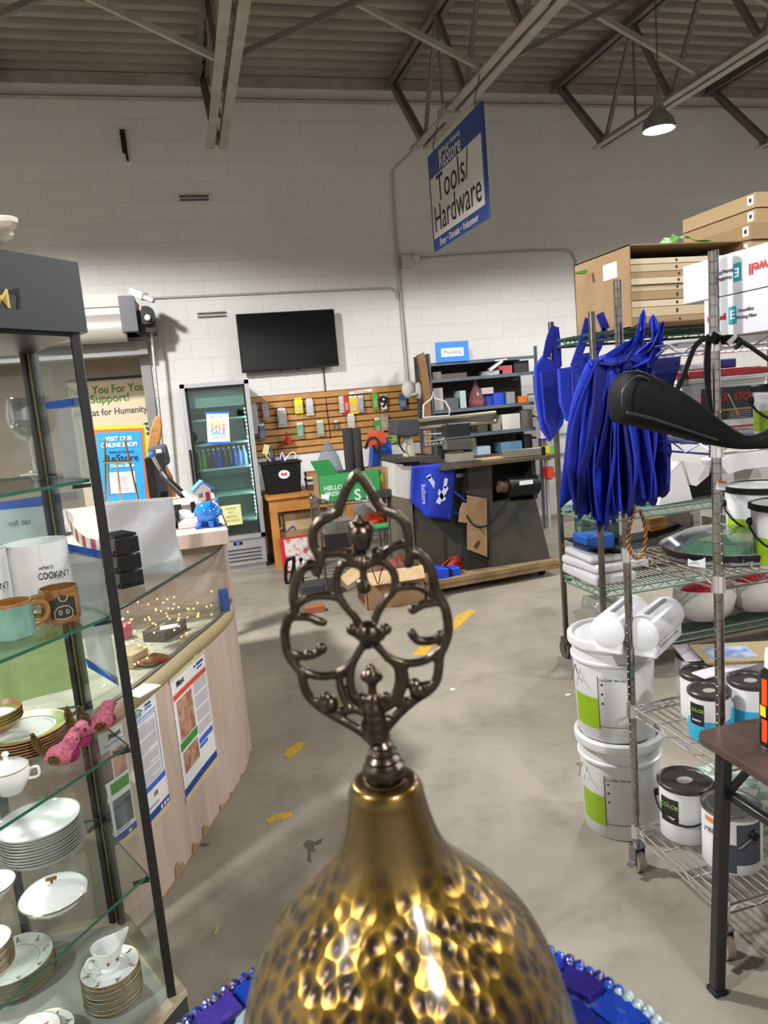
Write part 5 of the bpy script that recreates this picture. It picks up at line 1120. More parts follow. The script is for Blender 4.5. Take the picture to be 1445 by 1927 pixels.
# little house
p = PZ(383, 942, zc); t = thing('toy_house', 'tiny house ornament with blue roof and red door on the service counter', 'house ornament', (p.x, p.y, zc), radians(10)); WH = mat('painted_white_wood', '#cfcccb', .6)
mb = MB(); mb.box((0, 0, .035), (.085, .07, .07), WH); mb.build('walls', parent=t, smooth=False)
mb = MB(); mb.hull8([(-.06, -.05, .062), (-.06, .05, .062), (0, .05, .115), (0, -.05, .115), (-.066, -.05, .07), (-.066, .05, .07), (0, .05, .125), (0, -.05, .125)], mat('pale_blue_roof', '#5c8fd0', .5)); mb.hull8([(.06, -.05, .062), (.06, .05, .062), (0, .05, .115), (0, -.05, .115), (.066, -.05, .07), (.066, .05, .07), (0, .05, .125), (0, -.05, .125)], mat('bright_blue_roof', '#1d5fd0', .5)); mb.face([(-.0425, -.035, .07), (.0425, -.035, .07), (0, -.035, .11)], WH); mb.build('roof', parent=t, smooth=False)
MB().box((.022, -.037, .026), (.026, .004, .052), mat('dark_red_door', '#8a1c2c', .5)).build('door', parent=t, smooth=False)
MB().box((-.018, -.037, .036), (.024, .004, .026), mat('grey_window', '#6a7380', .4)).build('window', parent=t, smooth=False)
for k, (px, py, l, c_) in enumerate(((365, 985, 'upper white brochure box behind the piggy bank', '#c9ccd6'), (372, 995, 'lower white and orange brochure box behind the piggy bank', '#d2c8c4'))):
    p = PZ(px, py, zc); o = MB().box((0, 0, .012), (.13, .18, .022), flat(c_)).build('brochure_stack', smooth=False); o.location = (p.x-.02, p.y+.12+.02*k, zc+.0235*(1-k)); tag(o, l, 'brochures', 'brochures on the service counter')
t = thing('card_reader', 'black card reader and phone clutter behind the white bag', 'card reader', (-.12, 3.62, zc)); MB().box((0, 0, .03), (.09, .14, .05), BLACK, R=Matrix.Rotation(.3, 3, 'X')).build('reader_body', parent=t, bevel=.01); MB().box((0, -.02, .062), (.05, .05, .004), mat('dark_lcd', '#39424a', .2), R=Matrix.Rotation(.3, 3, 'X')).build('reader_screen', parent=t, smooth=False)
MB().ball((.0, -.1, .035), .035, BLACK, 14, (1.2, 1, .8)).build('handset', parent=t)
# ================================================================ machines, wire cart and steel shelving on the right of the back wall
def slab(mb, pts, y0, y1, m, zmin=None):
    """polygon seen at picture points on the upright plane y0, carried back to y1"""
    P = [PY(x, y, y0) for x, y in pts]
    if zmin is not None:
        for p in P: p.z = max(p.z, zmin)
    i = mb.mi(m); a = [mb.v(p) for p in P]; b_ = [mb.v(Vector((p.x, y1, p.z))) for p in P]; n = len(P)
    mb.bm.faces.new(a).material_index = i; mb.bm.faces.new(b_[::-1]).material_index = i
    for k in range(n): mb.bm.faces.new((a[k], a[(k+1) % n], b_[(k+1) % n], b_[k])).material_index = i
    return mb
def slabo(name, pts, y0, y1, m, label=None, cat=None, parent=None, zmin=None, group=None, bevel=0, smooth=False):
    mb = slab(MB(), pts, y0, y1, m, zmin); P = [PY(x, y, y0) for x, y in pts]; c = sum(P, Vector())/len(P); c.y = (y0+y1)/2; c.z = min(p.z for p in P)
    if zmin is not None: c.z = max(c.z, zmin)
    if parent is not None: o = mb.build(name, parent=parent, world=True, smooth=smooth, bevel=bevel)
    else: o = mb.build(name, smooth=smooth, bevel=bevel, origin=tuple(c))
    if label: tag(o, label, cat, group)
    return o
def bx(name, px, py, w, d, h, z, y, m, label, cat, group=None, rz=0, parent=None, bevel=.002):
    """box whose front bottom centre is seen at column px, standing at height z and depth y"""
    X = PY(px, py, y).x; o = MB().box((0, d/2, h/2), (w, d, h), m).build(name, smooth=False, bevel=bevel); o.location = (X, y, z); o.rotation_euler[2] = rz
    return tag(o, label, cat, group)
DARKM = mat('dark_grimy_steel', '#3a3935', .6, .3, var=(6, '#4a4741')); GRIM = mat('grimy_charcoal_panel', '#33332f', .65, .15, var=(4, '#46443e')); LAM = mat('white_machine_panel', '#bdbab4', .5)
PLY = mat('worn_plywood', '#8a7350', .8, var=(8, '#6f5b3e'))
# dolly
dl = thing('wooden_dolly', 'low plywood dolly on black wheels under the dark table saw', 'dolly', (2.2, 6.0, 0))
mb = MB(); mb.prism([(1.42, 5.86), (1.73, 5.86), (1.73, 5.52), (2.98, 5.62), (2.98, 6.35), (1.42, 6.35)], .105, .14, PLY); mb.build('platform', parent=dl, world=True, smooth=False)
mb = MB(); mb.bar((1.73, 5.54, .085), (2.98, 5.64, .085), .03, .04, PLY); mb.build('front_rail', parent=dl, world=True, smooth=False)
for x, y in ((1.85, 5.65), (2.85, 5.72), (1.55, 6.25), (2.85, 6.25)):
    w = MB().cyl((x-.015, y, .05), (x+.015, y, .05), .05, m=BLACK, seg=20).build('wheel', parent=dl, world=True); MB().box((x, y, .085), (.05, .05, .04), DSTEEL).build('caster_fork', parent=w, world=True, smooth=False)
# table saw
sw = thing('table_saw', 'old dark steel table saw with flared base standing on the plywood dolly', 'table saw', (2.4, 5.95, .14))
fz = .141
slabo('flared_base', [(925, 945), (1008, 940), (1036, 1066), (928, 1088)], 5.70, 6.2, GRIM, parent=sw, zmin=fz)
slabo('upper_cabinet', [(882, 872), (1004, 862), (1008, 940), (880, 940)], 5.98, 6.25, mat('black_open_cabinet', '#1c1b19', .8), parent=sw)
slabo('cabinet_side', [(880, 880), (926, 876), (927, 940), (882, 930)], 5.72, 6.2, DARKM, parent=sw); mb = MB(); slab(mb, [(999, 866), (1007, 866), (1012, 938), (1004, 940)], 5.74, 6.2, DARKM); mb.build('cabinet_side', parent=sw, world=True, smooth=False)
slabo('cardboard_patch', [(880, 932), (916, 938), (917, 1048), (880, 1034)], 5.70, 5.715, CARD, parent=sw)
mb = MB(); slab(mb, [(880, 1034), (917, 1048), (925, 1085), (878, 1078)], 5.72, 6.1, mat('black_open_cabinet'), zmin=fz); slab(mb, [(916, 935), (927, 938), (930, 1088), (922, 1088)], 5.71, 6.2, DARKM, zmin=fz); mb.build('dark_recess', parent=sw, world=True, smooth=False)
slabo('stain_patch', [(891, 1028), (900, 1016), (904, 1020), (897, 1034)], 5.697, 5.699, mat('rust_hole', '#4a2c18', .9), parent=sw)
tz = PY(920, 868, 5.66).z
mb = MB(); mb.span((1.97, 5.62, tz-.03), (3.02, 6.3, tz)); mb.build('saw_table', mat('scratched_cast_iron', '#5f5a52', .4, .7, var=(9, '#7a6a55')), sw, world=True, smooth=False, bevel=.004)
MB().cyl(PY(953, 918, 5.68), PY(1008, 912, 5.70), .085, m=BLACK, seg=24).build('motor', parent=sw, world=True)
c = PY(990, 908, 5.59); MB().box(c, (.12, .006, .035), PAPER).build('motor_label', parent=sw, world=True, smooth=False)
MB().cyl(PY(938, 916, 5.68), PY(952, 917, 5.68), .05, m=mat('brown_pulley', '#5a4a38', .5, .4), seg=20).build('pulley', parent=sw, world=True)
P = [PY(x, y, 5.66) for x, y in ((958, 938), (935, 970), (918, 988), (900, 992), (888, 985), (878, 970))]; MB().tube(smoothpts(P, 3), .008, BLACK, 6).build('power_cord', parent=sw, world=True)
fence = thing('saw_fence', 'long aluminium fence rail lying across the saw table', 'saw fence', (2.8, 5.8, tz)); A, B = PY(945, 836, 5.75), PY(1018, 852, 5.68); A.z = B.z = tz+.035
MB().bar(A, B, .06, .065, mat('cast_aluminium', '#9a9890', .4, .8)).build('rail', parent=fence, world=True, bevel=.003); MB().bar(B, B+(B-A).normalized()*.03, .065, .07, BLACK).build('end_cap', parent=fence, world=True)
mb = MB(); A2, B2 = PY(828, 856, 5.7), PY(905, 872, 5.66); A2.z = B2.z = tz+.012; mb.bar(A2, B2, .03, .022, DSTEEL); tag(mb.build('mitre_bar', smooth=False, origin=tuple(A2)), 'dark steel mitre bar lying at the left of the saw table', 'mitre bar')
bx('wood_offcut', 940, 852, .34, .16, .012, tz+.001, 5.72, mat('pale_pine', '#b08f68', .7), 'pale wooden board lying flat on the saw table', 'board')
bx('vise_box', 868, 850, .22, .12, .07, tz+.001, 5.86, mat('dirty_clear_acrylic', '#8f8c7c', .3), 'dull translucent tray on the saw table under the black toolbox', 'tray')
# second machine: dark cabinet with white panel
mc = thing('dark_machine_cabinet', 'dark machine cabinet with a white side panel left of the table saw', 'machine', (1.85, 6.1, .14))
slabo('body', [(778, 882), (880, 880), (880, 1085), (782, 1095)], 5.86, 6.3, GRIM, parent=mc, zmin=fz)
slabo('white_panel', [(742, 872), (775, 876), (775, 940), (744, 934)], 5.84, 6.3, LAM, parent=mc)
slabo('grey_panel', [(744, 934), (775, 940), (785, 1092), (752, 1082)], 5.84, 6.3, mat('brown_grey_panel', '#6a6255', .6, var=(5, '#5a5246')), parent=mc, zmin=fz)
slabo('lower_drawer', [(783, 1000), (835, 998), (838, 1075), (786, 1082)], 5.845, 5.86, mat('dark_brown_panel', '#40392f', .6), parent=mc, zmin=fz)
slabo('machine_bed', [(742, 862), (830, 858), (830, 866), (742, 871)], 5.80, 6.3, DARKM, parent=mc)
slabo('handle_rod', [(858, 892), (882, 889), (882, 896), (858, 899)], 5.80, 5.84, STEEL, parent=mc)
# radial arm unit standing on the bed
ra = thing('radial_arm', 'grey radial arm with twin rails and a dark motor head above the machines', 'radial arm saw', (1.75, 6.0, 1.1))
slabo('motor_head', [(747, 790), (788, 788), (792, 814), (774, 822), (744, 819)], 5.85, 6.1, mat('slate_motor_housing', '#34383e', .45), parent=ra, bevel=.01)
mb = MB()
for y0, y1 in ((793, 777), (807, 793)): mb.tube([PY(786, y0, 5.97), PY(932, y1, 6.02)], .02, mat('old_aluminium', '#a09a88', .35, .8), 10)
mb.build('rail_pair', parent=ra, world=True); slabo('rail_bridge', [(786, 796), (930, 781), (930, 791), (786, 806)], 5.99, 6.05, mat('dark_rail_web', '#55524c', .5, .4), parent=ra)
MB().cyl(PY(767, 822, 5.97), PY(770, 864, 5.97), .038, .055, mat('ivory_column', '#a8a494', .5)).build('column', parent=ra, world=True)
P = [PY(x, y, 5.9) for x, y in ((752, 822), (751, 834), (757, 846), (763, 852))]; MB().tube(smoothpts(P, 3), .007, BLACK, 6).build('cable', parent=ra, world=True)
slabo('clamp_base', [(755, 866), (790, 864), (789, 875), (760, 877)], 5.83, 5.97, BLACK, parent=ra)
tb = thing('black_toolbox', 'black open topped toolbox hanging from the radial arm rails', 'toolbox', PY(862, 822, 5.9))
slabo('body', [(840, 800), (884, 796), (885, 819), (842, 824)], 5.86, 6.0, mat('worn_black_steel', '#24272a', .4, .3), parent=tb); mb = MB(); mb.tube([PY(841, 800, 5.9), PY(840, 789, 5.9), PY(883, 786, 5.9), PY(884, 796, 5.9)], .01, mat('grey_handle', '#4b4e50', .4, .5), 6); mb.build('handle', parent=tb, world=True)
slabo('clear_guard', [(840, 828), (895, 824), (897, 845), (842, 847)], 5.86, 5.98, thin_glass('scratched_acrylic', '#d8d6c8', .15, .35, '#8f8c7c'), parent=tb)
# white wire rack hanging in front of the shelf
wr = thing('white_wire_rack', 'white wire hanging rack with hooks in front of the steel shelving', 'wire rack', PY(820, 860, 6.4)); WW = mat('white_coated_wire', '#b9bab8', .4)
for k, pl in enumerate(([(796, 786), (797, 762), (812, 750), (815, 738), (818, 750), (838, 756), (846, 770), (845, 782), (796, 786)], [(798, 790), (799, 840)], [(846, 786), (830, 838)], [(799, 818), (832, 816)], [(799, 832), (832, 828)], [(799, 840), (830, 838)], [(800, 804), (834, 802)])):
    MB().tube([PY(x, y, 6.2) for x, y in pl], .008, WW, 6).build('wire', parent=wr, world=True)
for k in range(5): c = PY(801+k*7, 839-k, 6.18); MB().ball(c, .017, WW, 8).build('hook_tip', parent=wr, world=True)
# blue tote bag hanging on the machine cabinet
BLUEB = mat('royal_blue_nonwoven', '#1830a8', .75, bump=(70, .35)); BLUED = mat('navy_blue_nonwoven', '#141f86', .75, bump=(70, .35), var=(6, '#1a2a9c'))
tg = thing('blue_tote_bag', 'blue tote bag with a white hammer logo hanging sideways on the dark machine cabinet', 'tote bag', PY(815, 975, 5.8))
P = [(778, 878), (855, 870), (855, 900), (850, 978), (800, 980), (776, 958), (772, 900)]
mb = MB(); A, B, C_, D = PY(776, 878, 5.74), PY(856, 869, 5.74), PY(851, 979, 5.76), PY(772, 968, 5.76); rn = random.Random(4)
def tf(u, v):
    p = A.lerp(B, u).lerp(D.lerp(C_, u), v); cut = max(0, v-.72)/.28*max(0, .35-u)/.35; p = p+Vector((cut*.09, 0, cut*.02)); return p+Vector((0, .012*sin(5*u+3*v)+.01*sin(9*u), 0))
mb.grid(18, 18, tf, BLUEB); mb.build('bag_panel', parent=tg, world=True, solid=.02, fixn=False)
Fg = basis(PY(812, 926, 5.722), Vector((0, 0, 1)), Vector((-1, 0, 0)))
mb = MB(basis(PY(822, 925, 5.722), (1, 0, 0), (0, 0, 1))); WL = mat('white_screen_print', '#b9c2e0', .7)
for a, b_, w in (((-.06, .13), (.06, -.08), .035), ((.0, -.10), (.09, .03), .04), ((.07, .02), (.09, .10), .03), ((-.075, .12), (-.04, .14), .03)): mb.bar((a[0], a[1], 0), (b_[0], b_[1], 0), w, .001, WL, up=(0, 0, 1))
mb.build('logo_print', parent=tg, world=True, smooth=False)
text('ReStore', .05, WL, basis(PY(797, 930, 5.722), (0, 0, 1), (-1, 0, 0)) @ Matrix.Rotation(pi, 4, 'Z'), tg, bold=.01)
P = [PY(x, y, 5.74) for x, y in ((855, 925), (868, 935), (880, 945), (888, 955), (884, 966), (872, 970), (856, 964))]
MB().tube(smoothpts(P, 4), .012, BLUEB, 6, flatten=.3).build('handle_strap', parent=tg, world=True)
slabo('cardboard_flap', [(866, 960), (872, 946), (888, 948), (884, 985), (864, 982)], 5.70, 5.72, CARD, 'torn cardboard flap between the blue tote bag and the table saw', 'cardboard')
# cord reel on dolly
rl = thing('blue_cord_reel', 'blue cord reel with orange cable lying on the plywood dolly', 'cord reel', PY(846, 1095, 5.66)); rl.location.z = .14
mb = MB(); slab(mb, [(820, 1068), (845, 1070), (847, 1097), (826, 1094)], 5.58, 5.72, mat('bright_blue_plastic', '#1440c0', .35)); slab(mb, [(847, 1070), (866, 1067), (869, 1090), (850, 1098)], 5.60, 5.72, mat('bright_blue_plastic')); mb.build('reel_body', parent=rl, world=True, bevel=.012); slabo('reel_gap', [(843, 1071), (850, 1071), (853, 1096), (845, 1097)], 5.59, 5.7, BLACK, parent=rl)
ORC = mat('orange_cable', '#c8432a', .45); mb = MB(); rn = random.Random(2)
for k in range(9):
    c = PY(850+rn.uniform(-6, 8), 1066+rn.uniform(-8, 4), 5.78); a = rn.uniform(.06, .11); b_ = rn.uniform(.02, .05); ph = rn.uniform(0, 3)
    mb.tube([c+Vector((a*cos(t*.52), .05*sin(t*.52+1), b_*sin(t*.52+ph)*1.0)) for t in range(12)], .0055, ORC, 6, closed=True)
mb.build('cable_coil', parent=rl, world=True)
# white hats, brown plank by the wall
for k, (x0, x1, yb, l) in enumerate(((756, 782, 735, 'left white cap hanging right of the slatwall'), (775, 806, 738, 'right white cap overlapping the left one'))):
    c = PY((x0+x1)/2, 733+k*2, 8.0); t = thing('baseball_cap', l, 'cap', c, 0, 'white caps at the end of the slatwall')
    MB().ball((0, 0, 0), .095, mat('white_cotton', '#c6c2bc', .8), 18, (.85, .7, 1.05)).build('crown', parent=t); MB().ball((.05+.03*k, -.02, -.06), .07, mat('white_cotton'), 14, (1.1, .6, .35)).build('peak', parent=t)
o = slabo('brown_plank', [(786, 668), (798, 663), (810, 730), (812, 862), (798, 862), (800, 760)], 7.55, 7.6, mat('brown_board', '#7d5a34', .7, var=(6, '#6c4c2a')), 'tall narrow brown board standing left of the steel shelving', 'board')
MB_ = slabo('pegboard_offcut', [(779, 866), (813, 862), (813, 900), (780, 900)], 6.35, 6.38, mat('orange_board', '#a0683a', .7), 'orange brown board behind the radial arm column', 'board')
# ---------------------------------------------------------------- steel shelving unit
SHB = mat('blue_grey_steel', '#56616e', .45, .3, var=(6, '#4b545f')); ss = thing('steel_shelving', 'blue grey steel shelving unit against the wall under the blue sign', 'shelving unit', (3.2, 7.8, 0))
gx0, gx1, gy0, gy1 = 2.60, 3.86, 7.60, 8.05
zt_ = PY(815, 665, gy0).z
for x in (gx0, gx1):
    for y in (gy0, gy1): mb = MB(); mb.span((x-.004, y-.02, 0), (x+.004, y+.02, zt_), SHB); mb.span((x-.02, y-.004, 0), (x+.02, y+.004, zt_), SHB); mb.build('post', parent=ss, world=True, smooth=False)
GZ = [PY(905, y, gy0).z for y in (676, 707, 765, 814, 862, 930)]
for z in GZ: mb = MB(); mb.span((gx0, gy0, z-.012), (gx1, gy1, z), SHB); mb.span((gx0, gy0-.003, z-.035), (gx1, gy0+.003, z), SHB); mb.build('shelf', parent=ss, world=True, smooth=False)
MB().span((gx0, gy1-.003, .3), (gx1, gy1, GZ[0])).build('back_panel', mat('dark_back_panel', '#3c3a35', .7), ss, world=True, smooth=False)
MB().span((gx0, gy0+.02, GZ[2]), (gx0+.004, gy1, zt_)).build('side_panel', mat('dark_back_panel'), ss, world=True, smooth=False)
A, B, D = PY(818, 645, gy0-.02), PY(880, 641, gy0-.02), PY(821, 683, gy0-.02); F, w, h = quadframe(A, B, D); F.translation = D
o = MB(F).box((w/2, h/2, 0), (w, h, .01), mat('sky_blue_sign', '#2c77c8', .5)).box((w*.5, h*.48, .006), (w*.68, h*.42, .001), PAPER).build('plumbing_sign', smooth=False, origin=tuple(D)); tag(o, 'blue sign with a white label standing on top of the steel shelving', 'sign'); text('Plumbing', h*.26, flat('#5a6a70'), off(F, w*.5, h*.48, .008), o)
bx('white_board', 930, 665, .66, .06, .11, GZ[0], 7.62, mat('white_box_board', '#b5b4b2', .7), 'long white board lying on top of the steel shelving', 'board')
sh_items = [
 (1, 826, .10, .08, '#6b6660', 'dull grey box at the left of the upper shelf'), (1, 858, .30, .05, '#4c463e', 'low brown tray in the middle of the upper shelf'), (1, 934, .20, .045, '#b9b5b0', 'flat white packet leaning on the upper shelf'), (1, 955, .16, .09, '#a84a50', 'red and white carton on the upper shelf'), (1, 985, .18, .13, '#232426', 'black box with a dot at the right of the upper shelf'),
 (2, 826, .11, .24, '#8f8984', 'tall grey box at the left of the middle shelf'), (2, 850, .16, .12, '#4a4c50', 'dark jumble box beside the tall grey one'), (2, 872, .07, .19, '#98a6a8', 'narrow pale blue box left of the red bag'), (2, 918, .13, .10, '#1c2f8a', 'dark blue can left of the bright blue one'), (2, 936, .17, .13, '#1a3fae', 'bright blue can with white lettering'), (2, 962, .10, .13, '#7d8288', 'grey glass jars near the right of the middle shelf'), (2, 985, .12, .07, '#c46a20', 'orange box at the right of the middle shelf'),
 (3, 905, .12, .20, '#39332e', 'dark round item at the left of the lower shelf'), (3, 932, .10, .08, '#7a7872', 'small grey box with a black mark on the lower shelf'), (3, 960, .22, .17, '#b5b1aa', 'white box on the lower shelf'), (3, 990, .14, .20, '#5a5650', 'grey brown box at the right of the lower shelf'),
 (4, 850, .2, .1, '#35322e', 'dark box low behind the toolbox'), (4, 905, .16, .12, '#8fa0b0', 'pale blue grey tub behind the saw table'), (4, 958, .26, .14, '#4f718e', 'denim blue bundle behind the saw fence'), (4, 990, .1, .2, '#141414', 'black box behind the saw fence')]
for s, px, w, h, c_, l in sh_items:
    z = GZ[s]
    if 'can' in l.split(): 
        o = MB().lathe([(0, 0), (w/2, 0), (w/2, h), (w*.45, h+.004), (0, h+.004)], m=flat(c_, .4), seg=20).build('can'); o.location = (PY(px, 760, 7.75).x, 7.75, z); tag(o, l, 'can', 'goods on the steel shelving')
    else: bx('stored_box', px, 760, w, .2, h, z+.0005, 7.66, flat(c_, .6), l, 'box', 'goods on the steel shelving')
o = bx('white_carton', 918, 742, .14, .12, .07, GZ[2]+.13, 7.68, mat('pinkish_white_card', '#a89a9c', .6), 'pinkish white carton resting on the blue cans', 'box')
RB = thin_glass('red_plastic_bag', '#f0d0d4', .2, .45, '#a8767c'); t = thing('red_filled_bag', 'clear plastic bag of red pieces tied at the top on the middle shelf', 'bag', (PY(897, 765, 7.72).x, 7.72, GZ[2]))
MB().lathe([(0, 0), (.085, .005), (.095, .06), (.07, .14), (.03, .22), (.012, .28), (.02, .30)], m=RB, seg=20).build('bag_film', parent=t); MB().ball((0, 0, .045), .075, mat('bright_red_parts', '#a81c22', .4, bump=(60, 1)), 16, (1, .9, .55)).build('red_parts', parent=t)
t = thing('white_bracket', 'white metal bracket leaning diagonally on the upper shelf', 'bracket', (PY(935, 700, 7.6).x, 7.6, GZ[1])); MB().bar(PY(920, 697, 7.6), PY(944, 679, 7.6), .05, .03, mat('white_metal_bracket', '#b9bab8', .4)).bar(PY(930, 679, 7.6), PY(953, 676, 7.6), .04, .015, mat('white_metal_bracket')).build('arm', parent=t, world=True)
# further goods right of the shelving, seen between the posts of the green cart
rg = [(1012, 672, .10, .30, 1.62, '#8a6a58', 'tan spotted packet beyond the shelving'), (1022, 700, .1, .2, 1.4, '#b9b5a0', 'pale packet beyond the shelving'), (1040, 700, .09, .24, 1.55, '#c9bc5c', 'yellow packet on the far rack'), (1015, 760, .09, .16, 1.30, '#b8b0c0', 'white and mauve packet beyond the shelving'), (1018, 790, .12, .2, 1.05, '#a9a9a8', 'grey white box beyond the shelving'), (1014, 880, .09, .14, .95, '#b0a018', 'yellow tube box on the far rack'), (1020, 900, .08, .12, .82, '#b02c20', 'red pack on the far rack'), (1035, 880, .1, .12, .95, '#4e9a2c', 'green pack on the far rack')]
fk = thing('far_rack', 'pale steel rack of small packets beyond the steel shelving', 'rack', (4.15, 7.6, 0))
for x in (3.92, 4.34): MB().box((x, 7.6, .95), (.03, .03, 1.9), SILV).build('post', parent=fk, world=True, smooth=False)
for z in (.6, .82, 1.05, 1.3, 1.55, 1.8): MB().span((3.88, 7.4, z-.02), (4.36, 7.9, z)).build('shelf', mat('pale_rack_shelf', '#9a968c', .5, .3), fk, world=True, smooth=False)
zs_ = (.6, .82, 1.05, 1.3, 1.55)
for k, (px, py, w, h, z, c_, l) in enumerate(rg): z = (1.55, 1.3, 1.55, 1.3, 1.05, .82, .6, .82)[k]; bx('small_packet', (1022, 1022, 1034, 1036, 1024, 1024, 1030, 1038)[k], 760, w, .12, min(h, .2), z+.0005, 7.42, flat(c_, .5), l, 'packet', 'packets on the far rack')
# ---------------------------------------------------------------- wire cart with the green meal box
cx0, cx1, cy0, cy1 = 1.0, 1.60, 6.05, 6.42
cz = PY(670, 941, cy0).z; cz2 = PY(670, 1006, cy0).z
ct = thing('wire_cart', 'small chrome wire cart behind the top of the finial, loaded with boxes', 'cart', ((cx0+cx1)/2, (cy0+cy1)/2, 0))
for x in (cx0, cx1):
    for y in (cy0, cy1): MB().tube([(x, y, .06), (x, y, cz+.06)], .012, STEEL, 8).build('post', parent=ct, world=True); MB().cyl((x-.012, y, .03), (x+.012, y, .03), .03, m=BLACK, seg=16).build('wheel', parent=ct, world=True)
def wire_shelf(parent, x0, x1, y0, y1, z, m, pitch=.03, r=.0022, rr=.004, drop=.028, zig=.055, name='wire_shelf', along='y', sides='fblr'):
    mb = MB()
    for zz in (z, z-drop): mb.tube([(x0, y0, zz), (x1, y0, zz), (x1, y1, zz), (x0, y1, zz)], rr, m, 6, closed=True)
    n = max(2, int(((x1-x0) if along == 'y' else (y1-y0))/pitch))
    for k in range(1, n):
        if along == 'y': x = x0+(x1-x0)*k/n; mb.tube([(x, y0, z), (x, y1, z)], r, m, 4, cap=False)
        else: y = y0+(y1-y0)*k/n; mb.tube([(x0, y, z), (x1, y, z)], r, m, 4, cap=False)
    for k in (1, 2): 
        if along == 'y': y = y0+(y1-y0)*k/3; mb.tube([(x0, y, z-.004), (x1, y, z-.004)], r*1.3, m, 4)
        else: x = x0+(x1-x0)*k/3; mb.tube([(x, y0, z-.004), (x, y1, z-.004)], r*1.3, m, 4)
    for (a, b_, ax) in (((x0, y0), (x1, y0), 0), ((x0, y1), (x1, y1), 0), ((x0, y0), (x0, y1), 1), ((x1, y0), (x1, y1), 1)):
        L = abs(b_[ax]-a[ax]); q = max(2, int(L/zig)); pts = []
        for k in range(q+1): f = k/q; pts.append((a[0]+(b_[0]-a[0])*f, a[1]+(b_[1]-a[1])*f, z if k % 2 else z-drop))
        mb.tube(pts, r, m, 5)
    return mb.build(name, parent=parent, world=True)
wire_shelf(ct, cx0, cx1, cy0, cy1, cz, STEEL); wire_shelf(ct, cx0, cx1, cy0, cy1, cz2, STEEL); wire_shelf(ct, cx0, cx1, cy0, cy1, .2, STEEL)
P = [PY(x, y, 6.0) for x, y in ((585, 938), (592, 936), (622, 945), (640, 952))]; MB().tube(smoothpts(P+[Vector((cx0, 6.05, cz-.08)), P[0]+Vector((.03, .02, -.08)), P[0]], 3), .01, STEEL, 6).build('push_handle', parent=ct, world=True)
GRB = mat('green_meal_box', '#2f8a4a', .6); 
gb = thing('green_delivery_box', 'open green delivery box with white lettering on the wire cart', 'box', (1.2, 6.15, cz+.001))
A = PY(603, 945, 6.02); x0 = A.x; x1 = PY(640, 940, 6.02).x; zb_ = cz+.005; ztp = PY(620, 893, 6.02).z
mb = MB(); mb.span((x0, 6.02, zb_), (x1+.36, 6.024, ztp-.0), GRB); mb.span((x0, 6.02, zb_), (x0+.004, 6.3, ztp), CARD); mb.span((x1+.356, 6.02, zb_), (x1+.36, 6.3, ztp), CARD); mb.span((x0, 6.296, zb_), (x1+.36, 6.3, ztp), CARD); mb.span((x0, 6.02, zb_), (x1+.36, 6.3, zb_+.004), CARD); mb.build('carton', parent=gb, world=True, smooth=False)
mb = MB(); mb.hull8([(x0+.005, 6.018, ztp), (x1, 6.018, ztp), (x1, 6.022, ztp), (x0+.005, 6.022, ztp), (x0-.06, 5.98, ztp+.13), (x1-.07, 5.98, ztp+.13), (x1-.07, 5.985, ztp+.13), (x0-.06, 5.985, ztp+.13)], GRB); mb.build('open_flap', parent=gb, world=True, smooth=False)
WG_ = mat('white_box_print', '#c9d8cc', .6); xc = (x0+x1)/2
text('HELLO', .052, WG_, basis((xc+.035, 6.0185, ztp-.115), (1, 0, 0), (0, 0, 1)), gb, bold=.02); text('FRESH', .052, WG_, basis((xc+.035, 6.0185, ztp-.165), (1, 0, 0), (0, 0, 1)), gb, bold=.02); text('S H', .13, WG_, basis((x1+.22, 6.0185, ztp-.20), (1, 0, 0), (0, 0, 1)), gb, bold=.02)
MB(basis((xc-.05, 6.018, ztp-.12), (1, 0, 0), (0, 0, 1))).lathe([(0, 0), (.022, 0), (.022, .001), (0, .001)], m=WG_, seg=20, sy=1.9).build('printed_leaf', parent=gb)
MB().span((x0+.01, 6.017, zb_+.015), (x0+.075, 6.0185, zb_+.08)).build('shipping_label', PAPER, gb, world=True, smooth=False)
fz_ = zb_+.01
for k, (px, l) in enumerate(((658, 'left dark foam tube standing in the green box'), (674, 'right dark foam tube standing in the green box'))):
    X = PY(px, 865, 6.15).x; tag(MB().lathe([(0, 0), (.042, 0), (.044, .01), (.044, PY(px, 805, 6.15).z-fz_), (.02, PY(px, 805, 6.15).z-fz_), (.02, .05), (0, .05)], m=mat('charcoal_foam', '#2b2b2b', .9), seg=20).build('foam_tube'), l, 'foam tube', 'foam tubes in the green box').location = (X, 6.15, fz_)
o = MB().lathe([(0, 0), (.065, 0), (.07, .13), (.066, .13), (.06, .01), (0, .01)], m=STEEL, seg=28).build('steel_canister'); o.location = (PY(667, 885, 6.13).x, 6.075, PY(667, 885, 6.1).z-.05); o.location.z = fz_; o.scale = (.55, .55, 1.9); tag(o, 'shiny steel canister in front of the foam tubes', 'canister')
PBAG = thin_glass('bubble_bag', '#e0e6ec', .25, .35, '#aab4c0'); t = thing('clear_plastic_bag', 'peaked clear plastic bag sticking out of the green box', 'bag', (PY(620, 880, 6.2).x, 6.2, fz_))
h = PY(615, 828, 6.2).z-fz_; MB().lathe([(0, 0), (.10, .02), (.12, h*.45), (.09, h*.7), (.04, h*.9), (.006, h)], m=PBAG, seg=12, sy=.6).build('bag_film', parent=t, smooth=False); MB().ball((0, 0, h*.5), .05, mat('pink_filling', '#a8848c', .6), 12).build('pink_bundle', parent=t)
